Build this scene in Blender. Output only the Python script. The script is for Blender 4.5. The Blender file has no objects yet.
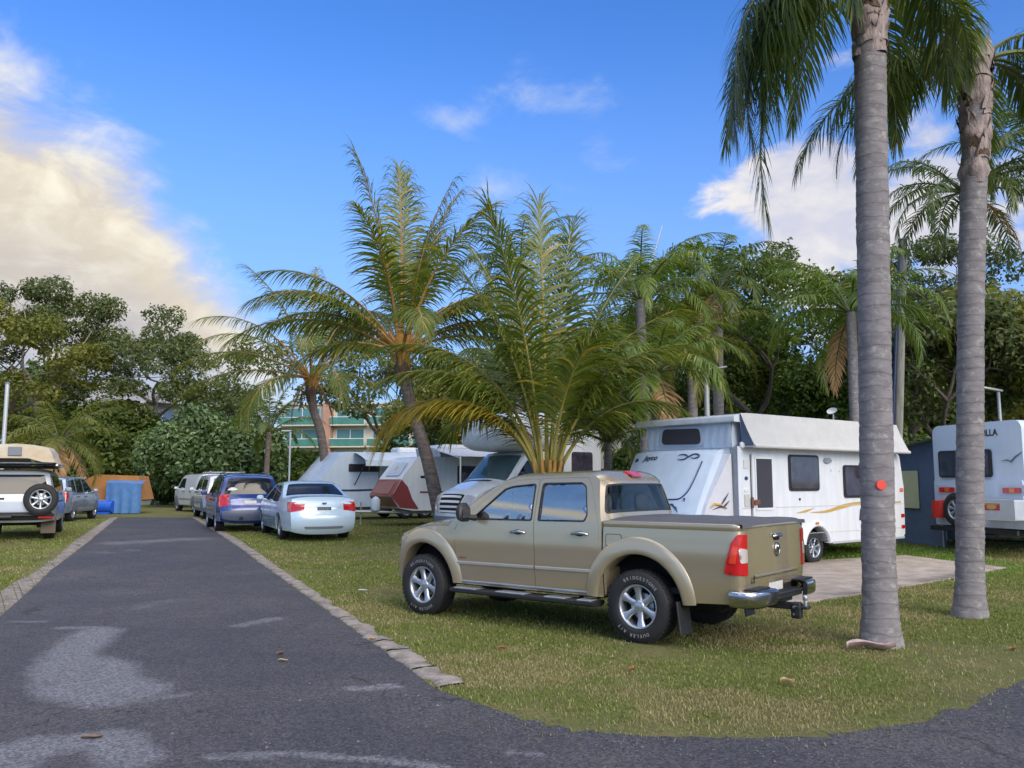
import bpy, math, random
import numpy as np
from mathutils import Vector, Matrix
from mathutils.geometry import delaunay_2d_cdt
PI = math.pi
R = math.radians
rng = np.random.default_rng(7)
random.seed(7)
S = bpy.context.scene
COL = S.collection

# ------------------------------------------------------------------ camera
CAM_H, FOC, HOR = 1.655, 860.0, 482.0
PITCH = math.atan((HOR - 384) / FOC)
cam = bpy.data.cameras.new('camera')
cam.lens = FOC * 36 / 1024
cam.sensor_width = 36
cam.clip_end = 3000
cam.clip_start = 0.05
camo = bpy.data.objects.new('camera', cam)
COL.objects.link(camo)
camo.location = (0, 0, CAM_H)
camo.rotation_euler = (PI / 2 + PITCH, 0, 0)
S.camera = camo

# ------------------------------------------------------------------ light, exposure
SUN_EL, SUN_AZ = R(24), R(150)       # azimuth clockwise from +Y (north)
S.view_settings.view_transform = 'Standard'
S.view_settings.look = 'None'
S.view_settings.gamma = 1
S.view_settings.exposure = 1.25
sun = bpy.data.lights.new('sun', 'SUN')
sun.energy = 1.1
sun.angle = R(38)
sun.color = (1.0, 0.90, 0.76)
suno = bpy.data.objects.new('sun', sun)
COL.objects.link(suno)
sd = Vector((math.sin(SUN_AZ) * math.cos(SUN_EL), math.cos(SUN_AZ) * math.cos(SUN_EL), math.sin(SUN_EL)))
suno.rotation_euler = sd.to_track_quat('Z', 'Y').to_euler()

def build_world():
    w = bpy.data.worlds.new('World')
    S.world = w
    w.use_nodes = True
    nt = w.node_tree
    N, L = nt.nodes, nt.links
    N.clear()
    def nd(t, **k):
        n = N.new(t)
        for a, b in k.items():
            setattr(n, a, b)
        return n
    def math_(op, a, b=None, c=None, clamp=False):
        n = nd('ShaderNodeMath', operation=op, use_clamp=clamp)
        for i, v in enumerate((a, b, c)):
            if v is None:
                continue
            if isinstance(v, (int, float)):
                n.inputs[i].default_value = v
            else:
                L.new(v, n.inputs[i])
        return n.outputs[0]
    def mix(f, a, b, blend='MIX'):
        n = nd('ShaderNodeMix', data_type='RGBA', blend_type=blend)
        for s, v in ((n.inputs[0], f), (n.inputs[6], a), (n.inputs[7], b)):
            if isinstance(v, (int, float)):
                s.default_value = v
            elif isinstance(v, tuple):
                s.default_value = (*v, 1)
            else:
                L.new(v, s)
        return n.outputs[2]
    def smooth(v, a, b):
        n = nd('ShaderNodeMapRange', interpolation_type='SMOOTHSTEP')
        L.new(v, n.inputs[0])
        n.inputs[1].default_value = a
        n.inputs[2].default_value = b
        return n.outputs[0]
    sky = nd('ShaderNodeTexSky', sky_type='NISHITA', sun_disc=False)
    sky.sun_elevation = SUN_EL
    sky.sun_rotation = SUN_AZ
    sky.air_density, sky.dust_density, sky.ozone_density = 1.0, 0.3, 2.0
    hs = nd('ShaderNodeHueSaturation')
    hs.inputs['Saturation'].default_value = 1.12
    hs.inputs['Value'].default_value = 1.0
    L.new(sky.outputs[0], hs.inputs['Color'])
    tc = nd('ShaderNodeTexCoord')
    sep = nd('ShaderNodeSeparateXYZ')
    L.new(tc.outputs['Generated'], sep.inputs[0])
    x, y, z = sep.outputs
    az = math_('MULTIPLY', math_('ARCTAN2', x, y), 180 / PI)          # degrees, 0 ahead, + to the right
    el = math_('MULTIPLY', math_('ARCSINE', z), 180 / PI)
    mp = nd('ShaderNodeMapping')
    L.new(tc.outputs['Generated'], mp.inputs[0])
    mp.inputs['Scale'].default_value = (1, 1, 1.9)
    def noise(scale, det=7, rough=0.55, dist=0.0):
        n = nd('ShaderNodeTexNoise')
        L.new(mp.outputs[0], n.inputs['Vector'])
        n.inputs['Scale'].default_value = scale
        n.inputs['Detail'].default_value = det
        n.inputs['Roughness'].default_value = rough
        n.inputs['Distortion'].default_value = dist
        return n.outputs[0]
    n1, n2, n3 = noise(5.5, 9, 0.55, 0.4), noise(13, 8, 0.6, 0.6), noise(2.6, 4)
    nn = math_('ADD', math_('MULTIPLY', math_('SUBTRACT', n1, 0.5), 1.0), math_('MULTIPLY', math_('SUBTRACT', n2, 0.5), 0.45))
    # the big bank at the left: below a line falling from (-31, 25) to (-14, 7)
    line = math_('MINIMUM', math_('SUBTRACT', -13.0, math_('MULTIPLY', az, 1.4)), math_('SUBTRACT', 11.4, math_('MULTIPLY', az, 0.39)))
    d1 = math_('ADD', math_('SUBTRACT', line, el), math_('MULTIPLY', nn, 13.0))
    left = math_('MULTIPLY', smooth(d1, -1.6, 5.0), smooth(az, -95, -70))
    left = math_('MULTIPLY', left, smooth(az, -4, -12))
    left = math_('MULTIPLY', left, math_('SUBTRACT', 1.0, math_('MULTIPLY', smooth(el, 9, 4), 0.45)))
    # warm rim of the bank, lilac grey core
    core = smooth(math_('ADD', d1, math_('MULTIPLY', math_('SUBTRACT', n3, 0.5), 16)), 3.0, 15.0)
    tex = smooth(math_('ADD', n2, math_('MULTIPLY', n1, 0.8)), 0.72, 1.12)
    ccol = mix(core, mix(tex, (3.3, 2.9, 2.3), (4.4, 4.1, 3.3)), mix(tex, (1.75, 1.75, 2.05), (2.9, 2.65, 2.5)))
    # scattered puffs at the right
    def puff(a0, e0, ra, re, amp, lo, hi):
        da = math_('DIVIDE', math_('SUBTRACT', az, a0), ra)
        de = math_('DIVIDE', math_('SUBTRACT', el, e0), re)
        rr = math_('SQRT', math_('ADD', math_('MULTIPLY', da, da), math_('MULTIPLY', de, de)))
        return smooth(math_('ADD', math_('SUBTRACT', 1.0, rr), math_('MULTIPLY', nn, amp)), lo, hi)
    p1 = puff(20.3, 17.4, 5.6, 7.0, 3.0, -0.1, 0.45)
    p2 = puff(27.0, 15.6, 6.2, 7.4, 3.0, -0.1, 0.45)
    p3 = puff(-0.5, 19.4, 5.0, 2.2, 3.4, 0.2, 1.7)
    p4 = puff(6.0, 21.5, 4.0, 2.0, 3.6, 0.4, 1.8)
    p5 = puff(-3.0, 23.5, 4.5, 1.6, 3.6, 0.5, 1.9)
    p7 = puff(3.0, 24.5, 16.0, 5.0, 4.2, 1.0, 2.3)
    p6 = puff(14.0, 9.0, 18.0, 5.0, 2.0, 0.2, 1.6)
    right = math_('MAXIMUM', p1, p2)
    wis = math_('MAXIMUM', math_('MAXIMUM', p3, p4), math_('MAXIMUM', math_('MAXIMUM', p5, p7), math_('MULTIPLY', p6, 0.8)))
    # unseen broken cloud over and behind the viewer, brightened to raise ambient light
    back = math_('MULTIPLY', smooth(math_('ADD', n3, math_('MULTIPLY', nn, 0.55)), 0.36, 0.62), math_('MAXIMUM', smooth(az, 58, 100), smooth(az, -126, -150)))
    band = math_('MULTIPLY', puff(-94, 26.6, 34, 1.5, 1.6, 0.0, 0.9), 0.9)
    band2 = math_('MULTIPLY', puff(-94, 23.6, 34, .9, 1.6, 0.0, 0.9), 0.8)
    pale = math_('MULTIPLY', puff(-96, 22, 44, 24, 0.8, 0.0, 0.9), 0.55)
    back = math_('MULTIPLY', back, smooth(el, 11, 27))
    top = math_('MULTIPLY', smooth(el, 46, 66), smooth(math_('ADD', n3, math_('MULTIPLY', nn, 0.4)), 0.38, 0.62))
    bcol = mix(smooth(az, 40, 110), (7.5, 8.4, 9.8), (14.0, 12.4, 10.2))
    c = hs.outputs[0]
    # deeper blue away from the sun side
    c = mix(1.0, c, (0.40, 0.64, 1.02), 'MULTIPLY')
    c = mix(math_('MULTIPLY', smooth(el, 31, 3), 0.72), c, (1.5, 2.25, 3.75))
    c = mix(math_('MULTIPLY', wis, 0.85), c, (2.5, 2.9, 3.75))
    c = mix(pale, c, (1.9, 3.0, 4.4))
    c = mix(math_('MAXIMUM', band, band2), c, (3.6, 3.3, 2.6))
    c = mix(math_('MULTIPLY', right, 0.92), c, mix(smooth(nn, -0.1, 0.22), (2.9, 2.9, 3.3), (4.2, 3.95, 3.6)))
    c = mix(math_('MULTIPLY', left, 0.97), c, ccol)
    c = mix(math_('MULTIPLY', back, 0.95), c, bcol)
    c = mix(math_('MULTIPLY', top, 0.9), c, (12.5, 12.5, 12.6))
    bg = nd('ShaderNodeBackground')
    bg.inputs[1].default_value = 0.10
    L.new(c, bg.inputs[0])
    out = nd('ShaderNodeOutputWorld')
    L.new(bg.outputs[0], out.inputs[0])
build_world()
S.cycles.use_denoising = True
S.cycles.max_bounces = 8
S.cycles.transparent_max_bounces = 16
S.cycles.caustics_reflective = False
S.cycles.caustics_refractive = False
S.cycles.sample_clamp_indirect = 6

# ------------------------------------------------------------------ where things stand
def gz(y):
    t = min(1.0, max(0.0, (y - 13) / 11.0))
    return 0.2 * t * t * (3 - 2 * t)
_f = Vector((0, math.cos(PITCH), math.sin(PITCH)))
_u = Vector((0, -math.sin(PITCH), math.cos(PITCH)))
def ray(px, py):
    return _f + Vector((1, 0, 0)) * ((px - 512) / FOC) + _u * ((384 - py) / FOC)
def ground(px, py):
    """the point of the ground seen at a pixel of the survey photo"""
    z = 0.0
    d = ray(px, py)
    for _ in range(60):
        t = (z - CAM_H) / d.z
        z = 0.5 * z + 0.5 * gz(d.y * t)
    return Vector((d.x * t, d.y * t, z))
def at(px, py, Y):
    d = ray(px, py)
    t = Y / d.y
    return Vector((d.x * t, Y, CAM_H + d.z * t))

# ------------------------------------------------------------------ tagging
def tag(o, label=None, cat=None, group=None, kind=None):
    if label: o['label'] = label
    if cat: o['category'] = cat
    if group: o['group'] = group
    if kind: o['kind'] = kind
    return o
def thing(name, label, cat, loc, rz=0.0, group=None):
    o = bpy.data.objects.new(name, None)
    o.empty_display_size = 0.2
    COL.objects.link(o)
    o.location = loc
    o.rotation_euler = (0, 0, rz)
    return tag(o, label, cat, group)
def kids(o):
    return [c for c in COL.objects if c.parent == o]
def copy_tree(o, parent=None, _idx=None):
    if _idx is None:
        _idx = {}
        for c in COL.objects:
            if c.parent: _idx.setdefault(c.parent.name, []).append(c)
    c = o.copy()
    COL.objects.link(c)
    if parent: c.parent = parent
    for ch in _idx.get(o.name, []):
        copy_tree(ch, c, _idx)
    return c

# ------------------------------------------------------------------ materials
def mat(name, col, rough=0.6, metal=0.0, coat=0.0, var=0.0, vscale=6.0, bump=0.0, bscale=30.0, spec=0.5, col2=None,
        coords='Object', emit=None, alpha=None, det=6.0, flake=0.0, stretch=None, rvar=0.0):
    m = bpy.data.materials.new(name)
    m.use_nodes = True
    nt = m.node_tree
    N, L = nt.nodes, nt.links
    b = N['Principled BSDF']
    b.inputs['Base Color'].default_value = (*col, 1)
    b.inputs['Roughness'].default_value = rough
    b.inputs['Metallic'].default_value = metal
    b.inputs['Coat Weight'].default_value = coat
    b.inputs['Coat Roughness'].default_value = 0.04
    b.inputs['Specular IOR Level'].default_value = spec
    tc = N.new('ShaderNodeTexCoord')
    src = tc.outputs[coords]
    if stretch:
        mp = N.new('ShaderNodeMapping')
        mp.inputs['Scale'].default_value = stretch
        L.new(src, mp.inputs[0])
        src = mp.outputs[0]
    if var or col2:
        n = N.new('ShaderNodeTexNoise')
        n.inputs['Scale'].default_value = vscale
        n.inputs['Detail'].default_value = det
        n.inputs['Roughness'].default_value = 0.6
        L.new(src, n.inputs['Vector'])
        r = N.new('ShaderNodeValToRGB')
        r.color_ramp.elements[0].position = 0.36
        r.color_ramp.elements[1].position = 0.66
        c2 = col2 or tuple(min(1, c * (1 + var)) for c in col)
        c1 = col if col2 else tuple(c * (1 - var) for c in col)
        r.color_ramp.elements[0].color = (*c1, 1)
        r.color_ramp.elements[1].color = (*c2, 1)
        L.new(n.outputs[0], r.inputs[0])
        L.new(r.outputs[0], b.inputs['Base Color'])
        if rvar:
            mr = N.new('ShaderNodeMapRange')
            L.new(n.outputs[0], mr.inputs[0])
            mr.inputs[3].default_value = rough - rvar
            mr.inputs[4].default_value = rough + rvar
            L.new(mr.outputs[0], b.inputs['Roughness'])
    if bump:
        n2 = N.new('ShaderNodeTexNoise')
        n2.inputs['Scale'].default_value = bscale
        n2.inputs['Detail'].default_value = 8
        L.new(src, n2.inputs['Vector'])
        bp = N.new('ShaderNodeBump')
        bp.inputs['Strength'].default_value = bump
        bp.inputs['Distance'].default_value = 0.02
        L.new(n2.outputs[0], bp.inputs['Height'])
        L.new(bp.outputs[0], b.inputs['Normal'])
    if emit:
        b.inputs['Emission Color'].default_value = (*emit[0], 1)
        b.inputs['Emission Strength'].default_value = emit[1]
    return m

def glass_mat(name, tint=(0.55, 0.62, 0.62), refl=0.35):
    m = bpy.data.materials.new(name)
    m.use_nodes = True
    nt = m.node_tree
    N, L = nt.nodes, nt.links
    N.clear()
    o = N.new('ShaderNodeOutputMaterial')
    mx = N.new('ShaderNodeMixShader')
    t = N.new('ShaderNodeBsdfTransparent')
    t.inputs[0].default_value = (*tint, 1)
    g = N.new('ShaderNodeBsdfGlossy')
    g.inputs['Roughness'].default_value = 0.01
    lw = N.new('ShaderNodeLayerWeight')
    lw.inputs['Blend'].default_value = .5
    pw = N.new('ShaderNodeMath'); pw.operation = 'POWER'; pw.inputs[1].default_value = 4.0
    L.new(lw.outputs['Facing'], pw.inputs[0])
    mr = N.new('ShaderNodeMapRange')
    mr.inputs[1].default_value = 0.0
    mr.inputs[2].default_value = 1.0
    mr.inputs[3].default_value = refl
    mr.inputs[4].default_value = 1.0
    L.new(pw.outputs[0], mr.inputs[0])
    L.new(mr.outputs[0], mx.inputs[0])
    L.new(t.outputs[0], mx.inputs[1])
    L.new(g.outputs[0], mx.inputs[2])
    L.new(mx.outputs[0], o.inputs[0])
    return m

def leaf_mat(name, c1, c2, c3=None, trans=0.35, rough=0.45, spec=0.35):
    """two-sided leaf: each leaf picks its own tint between c1 and c2 (c3: a few dry ones)"""
    c1, c2, c3 = (tuple(v * 1.75 for v in c) if c else None for c in (c1, c2, c3))
    m = bpy.data.materials.new(name)
    m.use_nodes = True
    nt = m.node_tree
    N, L = nt.nodes, nt.links
    b = N['Principled BSDF']
    o = N['Material Output']
    a = N.new('ShaderNodeAttribute')
    a.attribute_name = 'rnd'
    r = N.new('ShaderNodeValToRGB')
    r.color_ramp.elements[0].color = (*c1, 1)
    r.color_ramp.elements[1].color = (*c2, 1)
    r.color_ramp.elements[1].position = 0.85
    if c3:
        e = r.color_ramp.elements.new(1.0)
        e.color = (*c3, 1)
    L.new(a.outputs['Fac'], r.inputs[0])
    L.new(r.outputs[0], b.inputs['Base Color'])
    b.inputs['Roughness'].default_value = rough
    b.inputs['Specular IOR Level'].default_value = spec
    t = N.new('ShaderNodeBsdfTranslucent')
    mixc = N.new('ShaderNodeMix')
    mixc.data_type = 'RGBA'
    mixc.blend_type = 'MULTIPLY'
    mixc.inputs[0].default_value = 1
    L.new(r.outputs[0], mixc.inputs[6])
    mixc.inputs[7].default_value = (1.25, 1.25, 0.6, 1)
    L.new(mixc.outputs[2], t.inputs[0])
    mx = N.new('ShaderNodeMixShader')
    mx.inputs[0].default_value = trans
    L.new(b.outputs[0], mx.inputs[1])
    L.new(t.outputs[0], mx.inputs[2])
    L.new(mx.outputs[0], o.inputs[0])
    return m

M = {}
M['gold'] = mat('gold_paint', (0.50, 0.415, 0.275), 0.24, 0.62, 1.0)
M['gold_trim'] = mat('gold_flare_paint', (0.49, 0.415, 0.285), 0.30, 0.55, 0.7)
M['white'] = mat('white_gelcoat', (0.68, 0.71, 0.75), 0.28, 0, 0.4, var=0.06, vscale=2.2, stretch=(3, 3, .5))
M['white_sky_cast'] = mat('sky_cast_white_panel', (0.58, 0.68, 0.80), 0.3, 0, 0.4, var=0.05, vscale=1.6, stretch=(3, 3, .6))  # white panels with the blue of the sky light painted into the base
M['white_paint'] = mat('white_car_paint', (0.74, 0.76, 0.78), 0.22, 0, 1.0)
M['ice_paint'] = mat('ice_blue_white_paint', (0.52, 0.66, 0.80), 0.22, 0.1, 1.0)
M['blue_paint'] = mat('blue_car_paint', (0.010, 0.042, 0.21), 0.24, 0.15, 0.8)
M['silver_paint'] = mat('silver_blue_paint', (0.30, 0.38, 0.50), 0.25, 0.5, 1.0)
M['grey_paint'] = mat('grey_body_cladding', (0.16, 0.18, 0.22), 0.45)
M['dark_plastic'] = mat('dark_plastic', (0.018, 0.019, 0.022), 0.5, var=0.2, vscale=20)
M['rubber'] = mat('rubber', (0.017, 0.017, 0.018), 0.72, bump=0.25, bscale=60)
M['tread'] = M['rubber']
M['black'] = mat('black_void', (0.008, 0.008, 0.009), 0.9)
M['under'] = mat('underbody', (0.02, 0.02, 0.02), 0.8, var=0.4, vscale=9)
M['alloy'] = mat('alloy', (0.46, 0.49, 0.54), 0.34, 0.8)
M['steel'] = mat('galvanised_steel', (0.42, 0.44, 0.46), 0.42, 0.7, var=0.12, vscale=8)
M['chrome'] = mat('chrome', (0.46, 0.47, 0.49), 0.16, 1.0)
M['dark_glass'] = mat('dark_glass', (0.012, 0.016, 0.022), 0.03, 0, 0.0, spec=0.42)
M['tint_glass'] = mat('tinted_caravan_window', (0.045, 0.038, 0.055), 0.06, 0, 0.6, spec=0.8, var=0.35, vscale=5)
M['glass'] = glass_mat('side_glass', (0.30, 0.36, 0.38), 0.58)
M['clear_glass'] = glass_mat('clear_glass', (0.72, 0.82, 0.84), 0.10)
M['red_lens'] = mat('red_lens', (0.45, 0.008, 0.008), 0.12, 0, 0.6, emit=((0.5, 0.01, 0.01), 0.03))
M['clear_lens'] = mat('clear_lens', (0.62, 0.55, 0.52), 0.10, 0.2, 1.0)
M['amber_lens'] = mat('amber_lens', (0.75, 0.16, 0.02), 0.15, 0, 1.0)
M['seat'] = mat('seat_cloth', (0.075, 0.08, 0.09), 0.9, var=0.2, vscale=30)
M['tonneau'] = mat('vinyl_cover', (0.105, 0.10, 0.105), 0.5, var=0.10, vscale=3, bump=0.15, bscale=9)
M['plate'] = mat('plate_white', (0.62, 0.62, 0.58), 0.5, var=0.1, vscale=30)
M['letter_white'] = mat('letter_white', (0.27, 0.265, 0.25), 0.85)
M['letter_dark'] = mat('letter_dark', (0.03, 0.035, 0.06), 0.5)
M['letter_red'] = mat('letter_red', (0.45, 0.03, 0.02), 0.5)
M['stripe_gold'] = mat('stripe_gold', (0.50, 0.32, 0.09), 0.4)
M['navy'] = mat('navy_stripe', (0.03, 0.05, 0.13), 0.4)
M['maroon'] = mat('maroon_panel', (0.22, 0.035, 0.035), 0.35, 0, 0.4, var=0.1, vscale=4)
M['canvas_grey'] = mat('canvas_grey', (0.48, 0.48, 0.47), 0.85, var=0.06, vscale=3, bump=0.2, bscale=5)
M['canvas_sky_cast'] = mat('canvas_sky_cast', (0.55, 0.64, 0.75), 0.85, var=0.05, vscale=3, bump=0.35, bscale=6)  # white canvas, bluish skylight mixed into its colour
M['canvas_blue'] = mat('canvas_blue', (0.10, 0.145, 0.23), 0.85, var=0.12, vscale=2, bump=0.3, bscale=5)
M['tarp_blue'] = mat('tarp_blue', (0.075, 0.20, 0.46), 0.6, var=0.12, vscale=3, bump=0.4, bscale=3)
M['canvas_orange'] = mat('canvas_orange', (0.42, 0.19, 0.06), 0.9, var=0.1, vscale=3)
M['mesh_screen'] = mat('fly_screen', (0.045, 0.042, 0.055), 0.5, var=0.25, vscale=60)
M['concrete'] = mat('concrete', (0.36, 0.30, 0.25), 0.9, var=0.22, vscale=3.0, bump=0.5, bscale=25)
M['timber_pole'] = mat('weathered_pole', (0.30, 0.29, 0.25), 0.9, var=0.25, vscale=3, bump=0.4, bscale=14, stretch=(6, 6, 0.5))
M['pole_grey'] = mat('grey_pole', (0.50, 0.53, 0.56), 0.5, 0.3)
M['bark'] = mat('bark', (0.11, 0.09, 0.075), 0.95, var=0.4, vscale=6, bump=0.8, bscale=12, stretch=(3, 3, 0.8))
M['bark_pale'] = mat('bark_pale', (0.26, 0.235, 0.21), 0.95, var=0.35, vscale=5, bump=0.7, bscale=12, stretch=(3, 3, 0.8))

# ------------------------------------------------------------------ mesh builder
class MB:
    def __init__(self):
        self.v, self.f, self.m, self.s = [], [], [], []
    def add(self, vs, fs, mi=0, smooth=False):
        o = len(self.v)
        self.v += [tuple(p) for p in vs]
        for f in fs:
            self.f.append(tuple(i + o for i in f))
            self.m.append(mi)
            self.s.append(smooth)
        return self
    def box(self, c, d, mi=0, rot=None, bev=0.0):
        x, y, z = d[0] / 2, d[1] / 2, d[2] / 2
        if bev <= 0:
            vs = [(sx * x, sy * y, sz * z) for sx in (-1, 1) for sy in (-1, 1) for sz in (-1, 1)]
            fs = [(0, 1, 3, 2), (4, 6, 7, 5), (0, 4, 5, 1), (2, 3, 7, 6), (0, 2, 6, 4), (1, 5, 7, 3)]
        else:
            b = min(bev, x * .98, y * .98, z * .98)
            vs, idx = [], {}
            for sx in (-1, 1):
                for sy in (-1, 1):
                    for sz in (-1, 1):
                        for k, (ax, ay, az) in enumerate(((0, b, b), (b, 0, b), (b, b, 0))):
                            idx[sx, sy, sz, k] = len(vs)
                            vs.append((sx * (x - ax), sy * (y - ay), sz * (z - az)))
            fs = []
            q = [(-1, -1), (1, -1), (1, 1), (-1, 1)]
            for s in (-1, 1):
                for k in range(3):
                    f = []
                    for a, c_ in q:
                        key = [a, c_]
                        key.insert(k, s)
                        f.append(idx[(*key, k)])
                    flip = (s < 0) ^ (k == 1)
                    fs.append(tuple(f[::-1] if flip else f))
            for k in range(3):                       # edges along axis k
                i, j = [a for a in range(3) if a != k]
                for si in (-1, 1):
                    for sj in (-1, 1):
                        def key(sk, kk):
                            t = [0, 0, 0]
                            t[k], t[i], t[j] = sk, si, sj
                            return idx[(*t, kk)]
                        fs.append((key(-1, i), key(1, i), key(1, j), key(-1, j)))
            for sx in (-1, 1):
                for sy in (-1, 1):
                    for sz in (-1, 1):
                        fs.append(tuple(idx[sx, sy, sz, k] for k in range(3)))
        if rot is not None:
            mt = rot if isinstance(rot, Matrix) else Matrix.Rotation(rot, 3, 'Z')
            vs = [tuple(mt @ Vector(p)) for p in vs]
        self.add([(p[0] + c[0], p[1] + c[1], p[2] + c[2]) for p in vs], fs, mi)
        return self
    def tube(self, path, rad, seg=8, mi=0, cap=True, smooth=True):
        P = [Vector(p) for p in path]
        n = len(P)
        rad = rad if isinstance(rad, (list, tuple, np.ndarray)) else [rad] * n
        vs, fs = [], []
        t = (P[1] - P[0]).normalized()
        a = t.orthogonal().normalized()
        for i in range(n):
            t2 = (P[min(i + 1, n - 1)] - P[max(i - 1, 0)])
            t2 = t2.normalized() if t2.length > 1e-9 else t
            a = (a - t2 * a.dot(t2))
            a = a.normalized() if a.length > 1e-6 else t2.orthogonal().normalized()
            bb = t2.cross(a)
            t = t2
            for k in range(seg):
                an = 2 * PI * k / seg
                vs.append(P[i] + (a * math.cos(an) + bb * math.sin(an)) * rad[i])
        for i in range(n - 1):
            for k in range(seg):
                k2 = (k + 1) % seg
                fs.append((i * seg + k, i * seg + k2, (i + 1) * seg + k2, (i + 1) * seg + k))
        self.add(vs, fs, mi, smooth)
        if cap:
            self.add(vs[:seg][::-1], [tuple(range(seg))], mi)
            self.add(vs[-seg:], [tuple(range(seg))], mi)
        return self
    def cyl(self, p0, p1, r, seg=16, mi=0, smooth=True):
        return self.tube([p0, p1], [r, r], seg, mi, True, smooth)
    def lathe(self, prof, axis='Y', seg=32, c=(0, 0, 0), mi=0, smooth=True, a0=0, a1=2 * PI):
        """prof: (radius, along) pairs"""
        vs, fs = [], []
        full = abs(a1 - a0 - 2 * PI) < 1e-6
        ns = seg if full else seg + 1
        for r, h in prof:
            for k in range(ns):
                an = a0 + (a1 - a0) * k / seg
                u, w = r * math.cos(an), r * math.sin(an)
                p = {'Y': (u, h, w), 'Z': (u, w, h), 'X': (h, u, w)}[axis]
                vs.append((p[0] + c[0], p[1] + c[1], p[2] + c[2]))
        for i in range(len(prof) - 1):
            for k in range(seg):
                k2 = (k + 1) % ns
                fs.append((i * ns + k, i * ns + k2, (i + 1) * ns + k2, (i + 1) * ns + k))
        self.add(vs, fs, mi, smooth)
        return self
    def prism(self, poly, fn, d0, d1, mi=0):
        """poly: 2-D outline, fn(u, v, d) -> 3-D; a plate between depths d0 and d1"""
        n = len(poly)
        vs = [fn(u, v, d0) for u, v in poly] + [fn(u, v, d1) for u, v in poly]
        fs = [tuple(range(n))[::-1], tuple(range(n, 2 * n))]
        for i in range(n):
            j = (i + 1) % n
            fs.append((i, j, n + j, n + i))
        self.add(vs, fs, mi)
        return self
    def sheet(self, grid, mi=0, smooth=True, closed=False):
        """grid[i][j] of points"""
        a, b = len(grid), len(grid[0])
        vs = [p for row in grid for p in row]
        fs = []
        for i in range(a - 1):
            for j in range(b if closed else b - 1):
                j2 = (j + 1) % b
                fs.append((i * b + j, i * b + j2, (i + 1) * b + j2, (i + 1) * b + j))
        self.add(vs, fs, mi, smooth)
        return self
    def panel(self, fn, outer, holes=(), ru=0.06, rv=0.06, rim=0.012, mi=0, off=0.0, smooth=True, edge=0.03, rim_mi=None):
        """a curved sheet: the 2-D outline (with holes) meshed and bent onto fn(u, v, off)"""
        def dense(lp):
            o = []
            for i in range(len(lp)):
                a, b = lp[i], lp[(i + 1) % len(lp)]
                k = max(1, int(math.ceil(max(abs(b[0] - a[0]) / ru, abs(b[1] - a[1]) / rv) * 1.0)))
                for q in range(k):
                    o.append((a[0] + (b[0] - a[0]) * q / k, a[1] + (b[1] - a[1]) * q / k))
            return o
        loops = [dense(outer)] + [dense(h) for h in holes]
        pts, eds = [], []
        for lp in loops:
            o = len(pts)
            pts += lp
            eds += [(o + i, o + (i + 1) % len(lp)) for i in range(len(lp))]
        B = np.array(pts)
        A0, A1 = B[[e[0] for e in eds]], B[[e[1] for e in eds]]
        def inside(q):
            yc = (A0[:, 1] > q[1]) != (A1[:, 1] > q[1])
            with np.errstate(divide='ignore', invalid='ignore'):
                xi = A0[:, 0] + (q[1] - A0[:, 1]) / (A1[:, 1] - A0[:, 1]) * (A1[:, 0] - A0[:, 0])
            return int(np.count_nonzero(yc & (q[0] < xi))) % 2 == 1
        u0, v0 = B.min(0)
        u1, v1 = B.max(0)
        sc = np.array([1 / ru, 1 / rv])
        Bs = B * sc
        u = u0 + ru * .5
        while u < u1:
            v = v0 + rv * .5
            while v < v1:
                if np.min(np.sum((Bs - np.array((u, v)) * sc) ** 2, 1)) > 0.2 and inside((u, v)):
                    pts.append((u, v))
                v += rv
            u += ru
        vo, eo, fo, *_ = delaunay_2d_cdt([Vector(p) for p in pts], eds, [], 0, 1e-6)
        keep = []
        for f in fo:
            c = sum((vo[i] for i in f), Vector((0, 0))) / len(f)
            if inside(c):
                keep.append(tuple(f))
        self.add([fn(p[0], p[1], off) for p in vo], keep, mi, smooth)
        if rim:
            for lp in loops:
                n = len(lp)
                a = [fn(p[0], p[1], off) for p in lp]
                b = [fn(p[0], p[1], off - rim) for p in lp]
                self.add(a + b, [(i, (i + 1) % n, n + (i + 1) % n, n + i) for i in range(n)], mi if rim_mi is None else rim_mi, False)
        return self
    def build(self, name, mats, parent=None, loc=None, rot=None, rnd=None):
        me = bpy.data.meshes.new(name)
        me.from_pydata(self.v, [], self.f)
        for m in (mats if isinstance(mats, (list, tuple)) else [mats]):
            me.materials.append(m)
        me.polygons.foreach_set('material_index', self.m)
        me.polygons.foreach_set('use_smooth', self.s)
        me.update()
        o = bpy.data.objects.new(name, me)
        COL.objects.link(o)
        if parent: o.parent = parent
        if loc is not None: o.location = loc
        if rot is not None: o.rotation_euler = rot
        return o

def mesh_np(name, V, F, mats, parent=None, rnd=None, smooth=False, mi=None):
    """numpy mesh: V (n,3), F (m,k)"""
    me = bpy.data.meshes.new(name)
    n, (m, k) = len(V), F.shape
    me.vertices.add(n)
    me.vertices.foreach_set('co', V.astype(np.float32).ravel())
    me.loops.add(m * k)
    me.loops.foreach_set('vertex_index', F.astype(np.int32).ravel())
    me.polygons.add(m)
    me.polygons.foreach_set('loop_start', np.arange(0, m * k, k, dtype=np.int32))
    me.polygons.foreach_set('loop_total', np.full(m, k, dtype=np.int32))
    for x in (mats if isinstance(mats, (list, tuple)) else [mats]):
        me.materials.append(x)
    if mi is not None:
        me.polygons.foreach_set('material_index', mi.astype(np.int32))
    me.polygons.foreach_set('use_smooth', np.full(m, smooth))
    if rnd is not None:
        at_ = me.attributes.new('rnd', 'FLOAT', 'FACE')
        at_.data.foreach_set('value', rnd.astype(np.float32))
    me.update()
    me.validate()
    o = bpy.data.objects.new(name, me)
    COL.objects.link(o)
    if parent: o.parent = parent
    return o

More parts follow.
